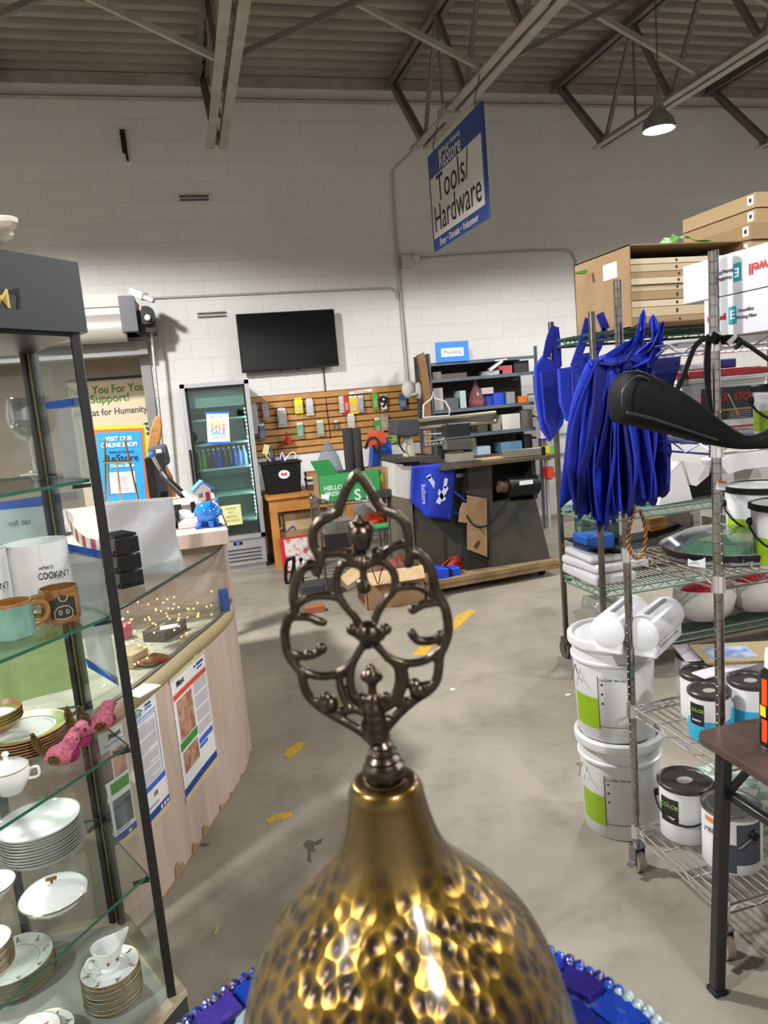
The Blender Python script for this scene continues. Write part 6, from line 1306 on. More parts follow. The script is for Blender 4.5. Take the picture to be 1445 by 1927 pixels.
# blue bag, cardboard and tool to the right on the cart
slabo('blue_plastic_sack', [(700, 880), (703, 835), (722, 822), (735, 830), (742, 880)], 6.36, 6.5, mat('blue_plastic', '#1f4fb0', .4, bump=(20, .6)), 'blue plastic sack with red print behind the brown box', 'sack')
slabo('red_orange_pack', [(690, 838), (692, 812), (722, 810), (728, 832), (710, 846)], 6.35, 6.36, mat('red_orange_pack', '#b0583a', .5, var=(18, '#c23a30')), 'orange and red printed pack beside the foam tubes', 'pack')
P = [PY(x, y, 6.3) for x, y in ((688, 845), (694, 828), (706, 824), (714, 836), (712, 852), (702, 838), (712, 850), (722, 870))]
tag(MB().tube(smoothpts(P, 4), .012, mat('dark_brown_strap', '#2a2018', .7), 6).build('strap_loop', origin=tuple(P[0])), 'dark looped strap hanging over the blue sack', 'strap')
slabo('brown_box', [(690, 882), (741, 879), (744, 922), (694, 925)], 6.05, 6.3, CARD, 'brown box with a lime tag on the wire cart', 'box', zmin=cz+.001) ; c = PY(712, 900, 6.045); tag(MB().box((0, 0, 0), (.09, .003, .06), mat('lime_tag', '#8fc01c', .6)).build('lime_tag', smooth=False), 'bright lime tag stuck on the brown box', 'tag').location = c
slabo('green_toolcase', [(706, 925), (745, 920), (748, 938), (706, 942)], 5.95, 6.04, mat('dark_green_plastic', '#2e342e', .5), 'dark green tool case at the right end of the wire cart', 'case', zmin=cz+.001, bevel=.01)
c = PY(616, 993, 6.1); tag(MB().hull8([(-.1, -.1, 0), (.1, -.1, 0), (.1, .1, 0), (-.1, .1, 0), (-.13, -.12, .12), (.13, -.12, .12), (.13, .12, .12), (-.13, .12, .12)], thin_glass('clear_tub', '#e4e8e6', .15, .3, '#b0b4ae')).build('clear_tub', smooth=False), 'clear plastic tub on the middle shelf of the wire cart', 'tub').location = (PY(635, 1003, 6.2).x, 6.24, cz2+.002)
c = PY(705, 975, 6.2); crump((c.x, 6.24, cz2+.002), .13, .1, .12, 'orange_net_bag', mat('orange_plastic_net', '#c04020', .4, bump=(50, 1)), 'bright orange plastic bundle on the middle shelf of the wire cart', 'bundle', 5)
o = MB().tube([(-.14, 0, .03), (.14, 0, .03)], .03, mat('green_cap_tube', '#3c9a58', .4), 12).build('green_tube'); o.location = (PY(712, 970, 6.15).x, 6.1, cz2+.002); tag(o, 'green tube lying in front of the orange bundle', 'tube')
slabo('black_stool_seat', [(610, 1008), (660, 1003), (662, 1030), (614, 1032)], 6.0, 6.04, mat('black_bin_side', '#141312', .7), 'black panel below the middle shelf of the wire cart', 'panel')
# cardboard box on the floor
pa, pb_, pc_ = PZ(693, 1150), PZ(783, 1122), PZ(655, 1085)
fb = thing('cardboard_box', 'open cardboard box standing on the floor behind the finial', 'box', (1.5, 5.75, 0))
zt2 = PY(740, 1065, pa.y).z
fx0, fx1, fy0 = pa.x, 1.70, 5.48
mb = MB(); mb.span((fx0, fy0, .004), (fx1, fy0+.006, .30)); mb.span((fx0, fy0, .004), (fx0+.006, fy0+.33, .30)); mb.span((fx1-.006, fy0, .004), (fx1, fy0+.33, .30)); mb.span((fx0, fy0+.324, .004), (fx1, fy0+.33, .30)); mb.span((fx0, fy0, .001), (fx1, fy0+.33, .006)); mb.build('carton', CARD, fb, world=True, smooth=False)
mb = MB(); mb.hull8([(fx0, fy0, .30), (fx1, fy0, .30), (fx1, fy0+.005, .302), (fx0, fy0+.005, .302), (fx0+.02, fy0-.10, .22), (fx1-.02, fy0-.10, .22), (fx1-.02, fy0-.095, .224), (fx0+.02, fy0-.095, .224)]); mb.build('front_flap', CARDL, fb, world=True, smooth=False)
mb = MB(); mb.hull8([(fx0, fy0, .30), (fx0, fy0+.33, .30), (fx0+.004, fy0+.33, .304), (fx0+.004, fy0, .304), (fx0-.14, fy0+.02, .22), (fx0-.14, fy0+.34, .22), (fx0-.136, fy0+.34, .226), (fx0-.136, fy0+.02, .226)]); mb.build('side_flap', CARDL, fb, world=True, smooth=False)
MB().span((fx0+.06, fy0-.002, .03), (fx0+.16, fy0-.0005, .12)).build('stamp', mat('brown_print', '#6a4c30', .7), fb, world=True, smooth=False)
c = Vector(((fx0+fx1)/2+.1, fy0+.18, .302)); 
P = [PY(x, y, fy0-.11) for x, y in ((722, 1065), (716, 1080), (712, 1100), (705, 1085), (700, 1070))]; tag(MB().tube(smoothpts(P, 3), .004, BLACK, 5).build('black_wire', origin=tuple(P[0])), 'thin black wire trailing over the floor carton', 'wire')
crump((c.x, c.y-.02, .10), .17, .13, .24, 'scrap_bundle', mat('dark_mixed_scrap', '#3a3532', .6, bump=(20, 1), var=(14, '#8c2a22')), 'dark mixed scraps filling the floor carton', 'bundle', 6)
# tools on the floor at the left of the cart
for k, (px, y0, y1, l) in enumerate(((552, 1050, 1100, 'left black tool shaft by the game case'), (566, 1053, 1105, 'right black tool shaft by the game case'))):
    a = PY(px, y0, 6.3); b_ = PZ(px+6, y1+16); b_.z = .01; o = MB().tube([a, b_], .013, BLACK, 8).ball(a, .02, BLACK, 10).build('tool_shaft', origin=tuple(b_)); tag(o, l, 'tool')
P = [PY(x, y, 6.75) for x, y in ((538, 1066), (541, 1054), (552, 1052), (552, 1066), (546, 1096), (538, 1094))]; tag(MB().tube(smoothpts(P, 3, True), .016, BLACK, 8, closed=True).build('black_handle_loop', origin=tuple(P[0])), 'black loop handle in front of the game case', 'handle')
p = PZ(590, 1125); bx('dark_tool_box', 605, 1120, .34, .18, .12, .001, p.y, mat('dark_grey_tool_plastic', '#3a3a3c', .5), 'dark grey tool box lying on the floor left of the carton', 'tool box', bevel=.02)
p = PZ(580, 1140); bx('orange_block', 592, 1135, .16, .08, .05, .001, p.y-.25, mat('dull_orange_block', '#9a5a3a', .6), 'dull orange block on the floor left of the carton', 'block')
bx('tape_roll_box', 800, 1130, .14, .1, .05, .14, 5.56, CARDL, 'small tan box with a hole at the left end of the dolly', 'box')
# ---------------------------------------------------------------- hanging sign
XS = 2.50
TL, TR, BLc, BRc = PX(806, 292, XS), PX(908, 195, XS), PX(819, 473, XS), PX(922, 412, XS)
y0, y1 = TR.y, TL.y; z1 = (TL.z+TR.z)/2; z0 = (BLc.z+BRc.z)/2
sg = thing('hanging_sign', 'blue and white hanging sign that reads tools hardware, turned towards the aisle', 'sign', (XS, (y0+y1)/2, z0))
F = basis((XS-.012, y1, z0), (0, -1, 0), (0, 0, 1)); w = y1-y0; h = z1-z0
NVY = mat('sign_navy', '#23407c', .45); SW = mat('sign_white', '#c9c4be', .5)
MB().span((XS-.011, y0, z0), (XS+.011, y1, z1), NVY).build('board', parent=sg, world=True, smooth=False)
MB(F).box((w/2, h*.44, .0), (w*.94, h*.62, .003), SW).build('white_field', parent=sg, world=True, smooth=False)
text('Tools/', .33, INK, off(F, w*.15, h*.585, .003), sg, align='LEFT', sx=.92); text('Hardware', .33, INK, off(F, w*.5, h*.30, .003), sg, sx=.84)
text('ReStore', .19, SW, off(F, w*.44, h*.83, .003), sg, bold=.012, sx=.85); text('Habitat for Humanity', .062, SW, off(F, w*.44, h*.93, .003), sg, bold=.01); text('Shop \u2022 Donate \u2022 Volunteer', .085, SW, off(F, w*.5, h*.06, .003), sg, bold=.01)
for y in (y0+.15, y1-.15): MB().tube([(XS, y, z1), (XS, y, z1+.06), (2.56, y, 4.08)], .005, DSTEEL, 6).build('hanger_wire', parent=sg, world=True)
t = thing('junction_box', 'grey junction box and conduit clamped under the sign joist', 'junction box', PX(845, 210, 2.62)); c = PX(845, 212, 2.62); MB().box(c, (.16, .2, .10), JOISTM).build('box_body', parent=t, world=True, bevel=.01)
for k, (a, b_) in enumerate((((835, 222), (775, 280)), ((840, 205), (1030, 5)))): MB().tube([PX(*a, 2.62), PX(*b_, 2.62)], .022, JOISTM, 8).build('conduit_run', parent=t, world=True)
# ================================================================ green coated wire cart
GC = mat('dark_green_coated_wire', '#2c4a40', .4, .2); GCL = mat('weathered_green_wire', '#5f7f74', .4, .3); POST = mat('tarnished_post', '#6f6c64', .35, .8, var=(9, '#5a564e'))
gx0, gx1, gy0, gy1 = 2.06, 3.55, 3.42, 3.85
gc = thing('green_wire_cart', 'tall cart with dark green wire shelves and steel posts behind the chrome rack', 'shelf cart', ((gx0+gx1)/2, (gy0+gy1)/2, 0))
for x in (gx0, gx1):
    for y in (gy0, gy1):
        zp_ = 1.99 if x == gx0 else 1.868; MB().box((x, y, (.13+zp_)/2), (.026, .026, zp_-.13), POST).build('post', parent=gc, world=True, bevel=.003)
        c = MB().cyl((x-.014, y+.01, .055), (x+.014, y+.01, .055), .055, m=mat('grey_rubber_wheel', '#4a4641', .6), seg=22).build('wheel', parent=gc, world=True)
        MB().box((x, y, .115), (.04, .07, .03), POST).box((x-.02, y+.005, .08), (.004, .04, .07), POST).box((x+.02, y+.005, .08), (.004, .04, .07), POST).build('caster_fork', parent=c, world=True, smooth=False)
for z, m_ in ((.19, GC), (.52, GCL), (.93, GCL), (1.88, GC)):
    wire_shelf(gc, gx0, gx1, gy0, gy1, z, m_, pitch=.028, r=.0032, rr=.008, drop=.035, name='wire_shelf')
MB().span((gx0, gy0, .12), (gx1, gy1, .14)).build('base_panel', mat('rusty_base_plate', '#6b5f50', .7), gc, world=True, smooth=False)
gz = 1.893
# open cardboard box with filters
X = PY(1187, 570, 3.36).x; zt_ = PY(1181, 460, 3.36).z; X1 = PY(1400, 540, 3.36).x
ob = thing('filter_carton', 'open cardboard carton with flat filter boxes inside, on top of the green cart', 'carton', ((X+X1)/2, 3.6, gz)); KR = mat('kraft_carton', '#917758', .85, var=(5, '#866c4e'))
mb = MB(); d = 3.90
mb.span((X, 3.36, gz), (X+.006, d, zt_)); mb.span((X1-.006, 3.36, gz), (X1, d, zt_)); mb.span((X, 3.36, gz), (X1, d, gz+.006)); mb.span((X, 3.36, zt_-.006), (X1, d, zt_)); mb.span((X, d-.006, gz), (X1, d, zt_)); mb.build('carton', KR, ob, world=True, smooth=False)
mb = MB(); mb.hull8([(X-.002, 3.36, gz), (X1, 3.36, gz), (X1, 3.362, gz+.006), (X-.002, 3.362, gz+.006), (X-.03, 3.27, gz+.01), (X1, 3.27, gz+.01), (X1, 3.27, gz+.016), (X-.03, 3.27, gz+.016)]); mb.build('bottom_flap', KR, ob, world=True, smooth=False)
A = PX(1155, 512, X); MB().span((X-.0015, A.y+.10, A.z-.03), (X-.0005, A.y-.03, A.z+.05)).build('paper_label', PAPER, ob, world=True, smooth=False)
FB = [mat('filter_box_cream', '#bfae90', .8), mat('filter_box_tan', '#9f8867', .8), mat('filter_box_pale', '#cdbfa4', .8)]
hs = [.045, .05, .035, .045, .032, .034, .032, .038, .03]; z = gz+.007; rn = random.Random(9)
for k, h in enumerate(hs):
    if z+h > zt_-.02: break
    o = MB().box((0, 0, h/2), (X1-X-.05+rn.uniform(-.02, .01), .46, h-.003), FB[(k*2+1) % 3]).box((.22, -.231, h/2), (.10, .001, h*.5), mat('grey_print', '#9a9a9c', .7)).box((-.02, -.231, h/2), (.012, .001, h*.4), INK).build('filter_box', smooth=False, bevel=.002); o.location = ((X+X1)/2+rn.uniform(-.01, .01), 3.63+rn.uniform(0, .03), z); tag(o, 'flat cream filter box in the open carton, %s of the pile' % nth(k, 8), 'box', 'flat boxes in the open carton'); z += h
# lime wrap over it
P = [PY(x, y, 3.62) for x, y in ((1218, 464), (1240, 456), (1258, 447), (1270, 444), (1300, 450), (1345, 456), (1400, 462))]
mb = MB(); mb.grid(24, 5, lambda u, v: smoothpts(P, 4)[min(int(u*24), 24)]+Vector((0, -.10*v, -.03*v+.008*sin(u*30+v*5))), mat('lime_wrap', '#5f9a3c', .55, bump=(60, .8))); tag(mb.build('lime_plastic_wrap', solid=.003, fixn=False, origin=tuple(P[0])), 'lime green plastic wrap lying over the open filter carton', 'plastic wrap')
tag(slab(MB(), [(1080, 514), (1100, 507), (1106, 508), (1104, 515)], 3.70, 3.72, mat('lime_wrap')).build('green_flap', smooth=False, origin=tuple(PY(1100, 515, 3.7))), 'small green flap sticking out left of the open carton', 'flap')
# stack of flat boxes on the right
rows = [(1415, 365, 384), (1412, 385, 404), (1408, 386, 413), (1400, 414, 437), (1392, 438, 458)]
z = PY(1400, 510, 3.45).z; zs0 = gz
SX = PY(1402, 480, 3.5).x
mb = MB(); hs2 = [(.18, 'plain tan box at the foot of the flat box stack', '#a58d68'), (.10, 'tan box second from the foot of the flat box stack', '#9b815c'), (.085, 'tan box in the middle of the flat box stack', '#a89070'), (.075, 'tan box below the offset pair of the flat box stack', '#957b58'), (.07, 'flat tan box next to the top of the stack', '#a48b67'), (.07, 'topmost flat tan box of the stack at the right edge', '#ad9470')]
z = gz; offs = [(0, 0), (.0, .0), (-.02, .02), (-.03, .0), (.03, .03), (.02, .02)]
tot = PY(1415, 366, 3.5).z-gz; ks = tot/sum(h for h, _, _ in hs2)
for k, (h, l, c_) in enumerate(hs2):
    h *= ks; o = MB().box((.35, .30, h/2), (.70, .60, h-.004), mat('stack_box_%s' % 'abcdef'[k], c_, .85)).box((-.001, .04, h*.55), (.002, .045, h*.6), PAPER).box((-.002, .04, h*.55), (.002, .018, h*.25), INK).build('flat_box', smooth=False, bevel=.002); o.location = (SX+offs[k][0], 3.42+offs[k][1], z); tag(o, l, 'box', 'flat boxes stacked at the right edge'); z += h
# things on the cart shelves
def on_cart(name, pts, y0, y1, m, label, cat, z, bevel=.004): return slabo(name, pts, y0, y1, m, label, cat, zmin=z, bevel=bevel)
WC = mat('white_coated_card', '#c6c5c8', .5)
mb = MB(); P = [PY(*q, 3.38) for q in ((1240, 952), (1262, 880), (1290, 866), (1306, 950))]; 
slab(mb, [(1240, 955), (1250, 905), (1285, 870), (1303, 940)], 3.44, 3.6, WC, .942); tag(mb.build('folded_white_card', smooth=False, origin=tuple(PY(1260, 955, 3.5))), 'large folded white card leaning on the middle shelf of the green cart', 'card')
mb = MB(); slab(mb, [(1286, 868), (1336, 876), (1334, 895), (1310, 915), (1300, 912)], 3.43, 3.5, WC); tag(mb.build('white_card_flap', smooth=False, origin=tuple(PY(1310, 900, 3.45))), 'curved white card flap right of the folded white card', 'card')
on_cart('black_case', [(1292, 885), (1345, 890), (1350, 948), (1300, 950)], 3.52, 3.7, BLACK, 'black case behind the white card flap', 'case', .942)
on_cart('white_angled_box', [(1352, 868), (1384, 852), (1445, 850), (1460, 878), (1400, 884), (1370, 893)], 3.35, 3.5, WC, 'white angled carton behind the right rack post', 'carton', .942) 
on_cart('grey_white_carton', [(1380, 884), (1470, 876), (1470, 940), (1382, 945)], 3.5, 3.8, mat('grey_white_card', '#a9a9a6', .7), 'grey white carton on the green cart behind the lime buckets', 'carton', .942)
BL_ = mat('black_tray_plastic', '#08080a', .5, spec=.2)
t = thing('black_tray', 'large shallow black tray lying on the white packages of the green cart', 'tray', PY(1230, 1010, 3.5)); zt_ = .74
mb = MB(); a0, a1 = PY(1112, 992, 3.45).x, PY(1345, 990, 3.45).x; mb.grid(30, 6, lambda u, v: Vector((a0+(a1-a0)*u, 3.44+.36*v, zt_-.055*sin(pi*u)**.6*(1 if .1 < v < .9 else .4)+.02*(1-u)*(u < .2))), BL_); mb.build('tray_shell', parent=t, world=True, solid=.006, fixn=False)
PKG = mat('white_shrink_wrap', '#b4b4b8', .25, bump=(16, .8))
for k, (px0, px1, z0, z1, l) in enumerate(((1054, 1205, .535, .60, 'lowest white shrink wrapped package on the green cart'), (1060, 1230, .602, .655, 'white shrink wrapped package in the middle of the pile'), (1075, 1195, .657, .70, 'topmost white package under the black tray'))):
    x0, x1 = PY(px0, 1060, 3.42).x, PY(px1, 1060, 3.42).x; x0 = max(x0, gx0-.02)
    o = MB().box((0, 0, (z1-z0)/2), (x1-x0, .40-.03*k, z1-z0)).build('wrapped_package', PKG, bevel=.02, seg=3); o.location = ((x0+x1)/2, 3.64, z0); o.rotation_euler[2] = (-.04, .05, -.08)[k]; tag(o, l, 'package', 'white packages on the green cart')
for k, (px, w, h, c_, l) in enumerate(((1130, .25, .22, '#4f6a58', 'green glass jar group behind the white packages'), (1240, .12, .16, '#a9813f', 'tan box with yellow patch behind the black tray'), (1278, .16, .17, '#7a6a62', 'brown spotted box behind the black tray'), (1312, .05, .17, '#b9b9b4', 'narrow white box behind the black tray'), (1375, .3, .12, '#8d8f78', 'olive box low behind the right rack post'))):
    bx('rear_box', px, 1000, w, .08, h+.1, .535 , 3.78-.0*k, flat(c_, .6), l, 'box', 'boxes at the back of the green cart')
o = bx('blue_crate', 1068, 985, .18, .16, .085, .705, 3.60, mat('mid_blue_crate', '#1f4f9a', .5), 'blue crate on the white packages at the left of the green cart', 'crate', bevel=.01); o.location.x = gx0+.11; o.location.z = .702
o = bx('dish_pile', 1056, 930, .16, .16, .07, .9425, 3.6, mat('striped_dish', '#a89a94', .5), 'pile of pale striped dishes at the left of the green cart', 'dishes', bevel=.02); o.location.x = gx0+.11
o = bx('white_jar', 1084, 930, .07, .07, .12, .9425, 3.56, WHITE, 'white jar right of the striped dishes', 'jar', bevel=.01); o.location.x = gx0+.26
CB = thin_glass('thick_clear_film', '#eef0ee', .3, .25, '#b7b9b2'); crump((gx0+.10, 3.62, .225), .13, .14, .20, 'clear_film_bag', CB, 'crumpled clear plastic bag at the left of the lowest cart shelf', 'bag', 12)
# white bags with red tissue on the lowest shelf
for k, (px, l) in enumerate(((1352, 'white glossy bag filled with red tissue on the lowest cart shelf'), (1452, 'second white glossy bag at the right picture edge'))):
    t = thing('gift_bag', l, 'bag', (PY(px, 1170, 3.5).x, 3.62, .196), 0, 'white bags on the lowest cart shelf')
    MB().lathe([(0, .002), (.13, .0), (.17, .04), (.19, .12), (.185, .19), (.18, .19), (.16, .06), (0, .03)], m=mat('pearl_white_bag', '#bdbab6', .3, bump=(12, .8)), seg=28, sy=.8).build('bag_body', parent=t); MB().ball((0, 0, .14), .155, mat('red_tissue', '#8a1420', .4, bump=(30, 1.0)), 20, (1, .8, .45)).build('red_tissue', parent=t)
# two blue bags hung on the left end of the cart
def hang_bag(pts, fold, y0, label, straps):
    P = [PY(x, y, y0) for x, y in pts]; c = sum(P, Vector())/len(P); t = thing('blue_shopping_bag', label, 'tote bag', c, 0, 'blue bags hung on the green cart')
    slabo('bag_panel', pts, y0, y0+.03, BLUEB, parent=t, bevel=.006); slabo('folded_gusset', fold, y0-.02, y0+.01, BLUED, parent=t, bevel=.005)
    for s_ in straps: P = [PY(x, y, y0) for x, y in s_]; mb = MB(); [mb.bar(P[k], P[k+1], .045, .008, BLUED, up=(0, 1, 0)) for k in range(len(P)-1)]; mb.build('strap', parent=t, world=True, smooth=False)
hang_bag([(1008, 690), (1024, 668), (1056, 690), (1068, 760), (1060, 800), (1036, 832), (1020, 808), (1010, 750)], [(1018, 700), (1050, 692), (1054, 760), (1040, 826), (1026, 790)], 3.80, 'darker blue bag hanging at the far left corner of the green cart', (((1028, 672), (1034, 640), (1044, 614)), ((1050, 690), (1048, 650), (1044, 616))))
hang_bag([(1052, 694), (1076, 690), (1100, 665), (1128, 660), (1124, 740), (1100, 800), (1068, 792), (1056, 760)], [(1076, 700), (1094, 690), (1092, 770), (1080, 790)], 3.52, 'blue bag hanging on the near corner post of the green cart', (((1080, 690), (1098, 640), (1108, 600)), ((1120, 662), (1140, 620), (1128, 590))))

# ================================================================ chrome wire rack
rx0, rx1, ry0, ry1 = 1.295, 2.50, 1.585, 2.0
rk = thing('chrome_wire_rack', 'tall chrome wire rack on casters at the right, loaded with paint cans', 'wire rack', ((rx0+rx1)/2, (ry0+ry1)/2, 0))
PST = mat('scuffed_chrome', '#9c9a98', .16, 1.0, var=(25, '#857f78'))
for x in (rx0, rx1):
    for y in (ry0, ry1):
        mb = MB(); z = .115; pr = [(.0125, z)]
        while z < 1.925: pr += [(.0125, z+.0225), (.0116, z+.0235), (.0116, z+.025), (.0125, z+.026)]; z += .026
        pr += [(0, pr[-1][1])]; mb.lathe(pr, (x, y, 0), PST, 16); 
        mb.build('post', parent=rk, world=True, ang=20)
        w = MB().cyl((x-.014, y, .036), (x+.014, y, .036), .036, m=mat('beige_rubber', '#85796d', .6), seg=22).build('caster_wheel', parent=rk, world=True)
        MB().box((x-.018, y, .06), (.003, .035, .06), STEEL).box((x+.018, y, .06), (.003, .035, .06), STEEL).box((x, y, .092), (.04, .04, .006), STEEL).cyl((x, y, .09), (x, y, .118), .014, m=STEEL, seg=12).bar((x-.03, y-.02, .05), (x-.05, y-.03, .045), .02, .005, STEEL).build('caster_fork', parent=w, world=True)
RSZ = [.155, .585, 1.105, 1.46, 1.725]
for z in RSZ:
    wire_shelf(rk, rx0, rx1, ry0, ry1, z, CHROME, pitch=.027, r=.0024, rr=.0038, drop=.026, zig=.055)
    for x in (rx0, rx1):
        for y in (ry0, ry1): MB().lathe([(.015, z-.032), (.0185, z-.032), (.0165, z+.012), (.0125, z+.012)], (x, y, 0), CHROME, 20).build('shelf_collar', parent=rk, world=True)
o = MB().box((0, 0, 0), (.026, .003, .022), PAPER).box((0, -.001, .009), (.026, .003, .006), mat('orange_strip', '#c8743c', .6)).build('price_tag', smooth=False); o.location = PX(1344, 912, rx0-.0)+Vector((0, -.016, 0)); o.location.x = rx0; o.location.y = ry0-.016; o.rotation_euler[1] = .2; tag(o, 'small price tag with orange strip stuck on the right rack post', 'price tag')
# paint cans
def proj_(p): d = Vector(p)-EYE; return 722.5+FPX*d.dot(RGT)/d.dot(FWD), 963.5-FPX*d.dot(UPV)/d.dot(FWD)
LID = mat('dark_grey_lid', '#2f2d2b', .35); LIDW = mat('pale_lid_mark', '#8f8e8a', .5); CANB = mat('cyan_label_band', '#2f9dc4', .4); CANW = mat('white_can_label', '#c9c9cc', .35)
CLBL = mat('black_can_label', '#1f1e20', .4)
def ppt(mb, r, z0, z1, a0, a1, m, n=8, out=.0006):
    for k in range(n):
        b0, b1 = a0+(a1-a0)*k/n, a0+(a1-a0)*(k+1)/n; rr = r+out; mb.face([(rr*cos(b0), rr*sin(b0), z0), (rr*cos(b1), rr*sin(b1), z0), (rr*cos(b1), rr*sin(b1), z1), (rr*cos(b0), rr*sin(b0), z1)], m)
def paint_can(px, py, ztop_base, r, h, label, group=None, cyan=True, plate=True, handle=False, metal=False):
    """px,py: centre of the lid as seen in the picture"""
    z = ztop_base; p = PZ(px, py, z+h); t = thing('paint_can', label, 'paint can', (p.x, p.y, z+.0005), 0, group); fa = atan2(-p.y, -p.x)
    m = MB(); m.lathe([(0, .002), (r*.97, 0), (r, .004), (r, h*.45)], m=CANB if cyan else CANW, seg=44); m.lathe([(r, h*.45), (r, h-.008)], m=CANW, seg=44); m.build('body', parent=t)
    if metal:
        MB().lathe([(r*.99, h-.010), (r*1.03, h-.008), (r*1.03, h), (r*.96, h), (r*.93, h-.006), (r*.80, h-.006), (r*.78, h-.003), (0, h-.003)], m=STEEL, seg=44).build('lid', parent=t)
    else:
        l_ = MB().lathe([(r*1.0, h-.014), (r*1.05, h-.010), (r*1.05, h), (r*1.0, h+.003), (r*.92, h), (r*.88, h-.005), (0, h-.005)], m=LID, seg=44).build('lid', parent=t)
        m = MB(); c = Vector((cos(fa+.6), sin(fa+.6), 0))*r*.35; m.lathe([(0, h-.0045), (r*.32, h-.0045), (r*.32, h-.0035), (0, h-.0035)], (0, 0, 0), LIDW, 20, sy=.8); m.build('lid_sticker', parent=t)
    m = MB()
    if plate:
        ppt(m, r, h*.34, h*.80, fa-1.05, fa-.25, CLBL); m.build('label_plate', parent=t, fixn=False)
        a = fa-.62; text('COLOR', r*.24, mat('lime_print', '#7fae2c', .6), basis(((r+.0012)*cos(a), (r+.0012)*sin(a), h*.66), (-sin(a), cos(a), 0), (0, 0, 1)), t, world=False)
        text('interior', r*.16, mat('white_print', '#e4e8ea', .6), basis(((r+.0012)*cos(a), (r+.0012)*sin(a), h*.45), (-sin(a), cos(a), 0), (0, 0, 1)), t, world=False)
    if handle:
        P = []
        for k in range(13): a = fa-1.5+3.0*k/12; P.append(((r*1.06+.006)*cos(a), (r*1.06+.006)*sin(a), h*.72-h*.33*sin(pi*k/12)))
        MB().tube(P, .0035, BLACK, 8).build('bail_handle', parent=t)
        for s in (-1.5, 1.5): a = fa+s; MB().ball((r*1.03*cos(a), r*1.03*sin(a), h*.72), .012, BLACK, 12).build('handle_lug', parent=t)
    return t, p, fa
g = 'cans on the middle shelf of the chrome rack'
paint_can(1334, 1297, .587, .058, .142, 'paint can with cyan band and black label, front left on the rack shelf', g)
paint_can(1318, 1264, .587, .060, .142, 'white paint can with dark lid just behind the front left can', g, plate=False, cyan=False)
paint_can(1306, 1228, .587, .060, .142, 'rear white paint can with a yellow spot on its lid', g, plate=False, cyan=False)
paint_can(1412, 1278, .587, .062, .142, 'cyan banded paint can at the right, behind the aerosol can', g, plate=False)
q_ = proj_((1.675, 1.925, .729)); paint_can(q_[0], q_[1], .587, .056, .142, 'white paint can holding up the right end of the picture tray', g, plate=False, cyan=False)
t, p, fa = paint_can(1288, 1466, .157, .082, .185, 'white paint can with dark lid and black handle on the bottom shelf', None, cyan=False, handle=True)
t, p, fa = paint_can(1376, 1512, .157, .085, .185, 'white paint can with a metal lid and slate label on the bottom shelf', None, cyan=False, plate=False, metal=True)
m = MB(); ppt(m, .085, .035, .165, fa+.15, fa+1.1, mat('slate_label', '#3c404c', .5), 10, .0008); ppt(m, .085, .008, .10, fa-.5, fa+.15, mat('slate_label'), 8, .0008); m.build('slate_label', parent=t, fixn=False)
m = MB(); ppt(m, .085, .15, .166, fa-1.0, fa-.4, mat('orange_strip'), 6, .0012); m.build('orange_sticker', parent=t, fixn=False)
a = fa-.55; text('PRIMER', .022, mat('grey_can_print', '#5b5d60', .6), basis((.0865*cos(a), .0865*sin(a), .125), (-sin(a), cos(a), 0), (0, 0, 1)), t, world=False)
a = fa+.75; MB().ball((.087*cos(a), .087*sin(a), .13), .017, BLACK, 14).build('handle_lug', parent=t); P = [(.092*cos(fa+x), .092*sin(fa+x), z) for x, z in ((.75, .13), (.55, .12), (.3, .10), (.2, .095))]; MB().tube(smoothpts(P, 3), .0025, STEEL, 6).build('wire_handle', parent=t)
# papers and tray lying on the cans
zt_ = .735
o = MB().box((0, 0, 0), (.26, .055, .006), mat('crumpled_pale_paper', '#c2bcc4', .7)).build('folded_leaflet', smooth=False, bevel=.002); p = PZ(1360, 1232, .748); o.location = (p.x-.03, p.y-.07, .737); o.rotation_euler = (0, .0, .12); tag(o, 'long folded pale leaflet lying across the paint cans', 'leaflet')
o = MB().box((0, 0, 0), (.05, .15, .006), mat('crumpled_pale_paper')).build('folded_leaflet', smooth=False, bevel=.002); p = PZ(1282, 1212, .748); o.location = (p.x-.02, p.y-.05, .737); o.rotation_euler = (0, .0, -.35); tag(o, 'short folded leaflet on the rear left paint can', 'leaflet')
o = MB().hull8([(-.12, -.075, 0), (.12, -.075, 0), (.12, .075, 0), (-.12, .075, 0), (-.13, -.085, .012), (.13, -.085, .012), (.13, .085, .012), (-.13, .085, .012)], mat('tan_melamine', '#9c8c68', .35)).box((-.03, 0, .0125), (.14, .10, .001), mat('blue_violet_picture', '#5a6aa0', .4, var=(30, '#9fb0c4'))).build('picture_tray', smooth=False, bevel=.002); p = PZ(1385, 1212, .78); o.location = (p.x+.01, p.y, .741); o.rotation_euler = (0, 0, -.35); tag(o, 'tan tray with a blue violet picture lying on the paint cans', 'tray')
# bottom right carton
bx('green_white_carton', 1440, 1560, .26, .16, .19, .158, 1.80, mat('green_white_card', '#7d9a86', .6, var=(20, '#c0c6c0', .48, .52)), 'green and white carton at the right of the bottom rack shelf', 'carton')
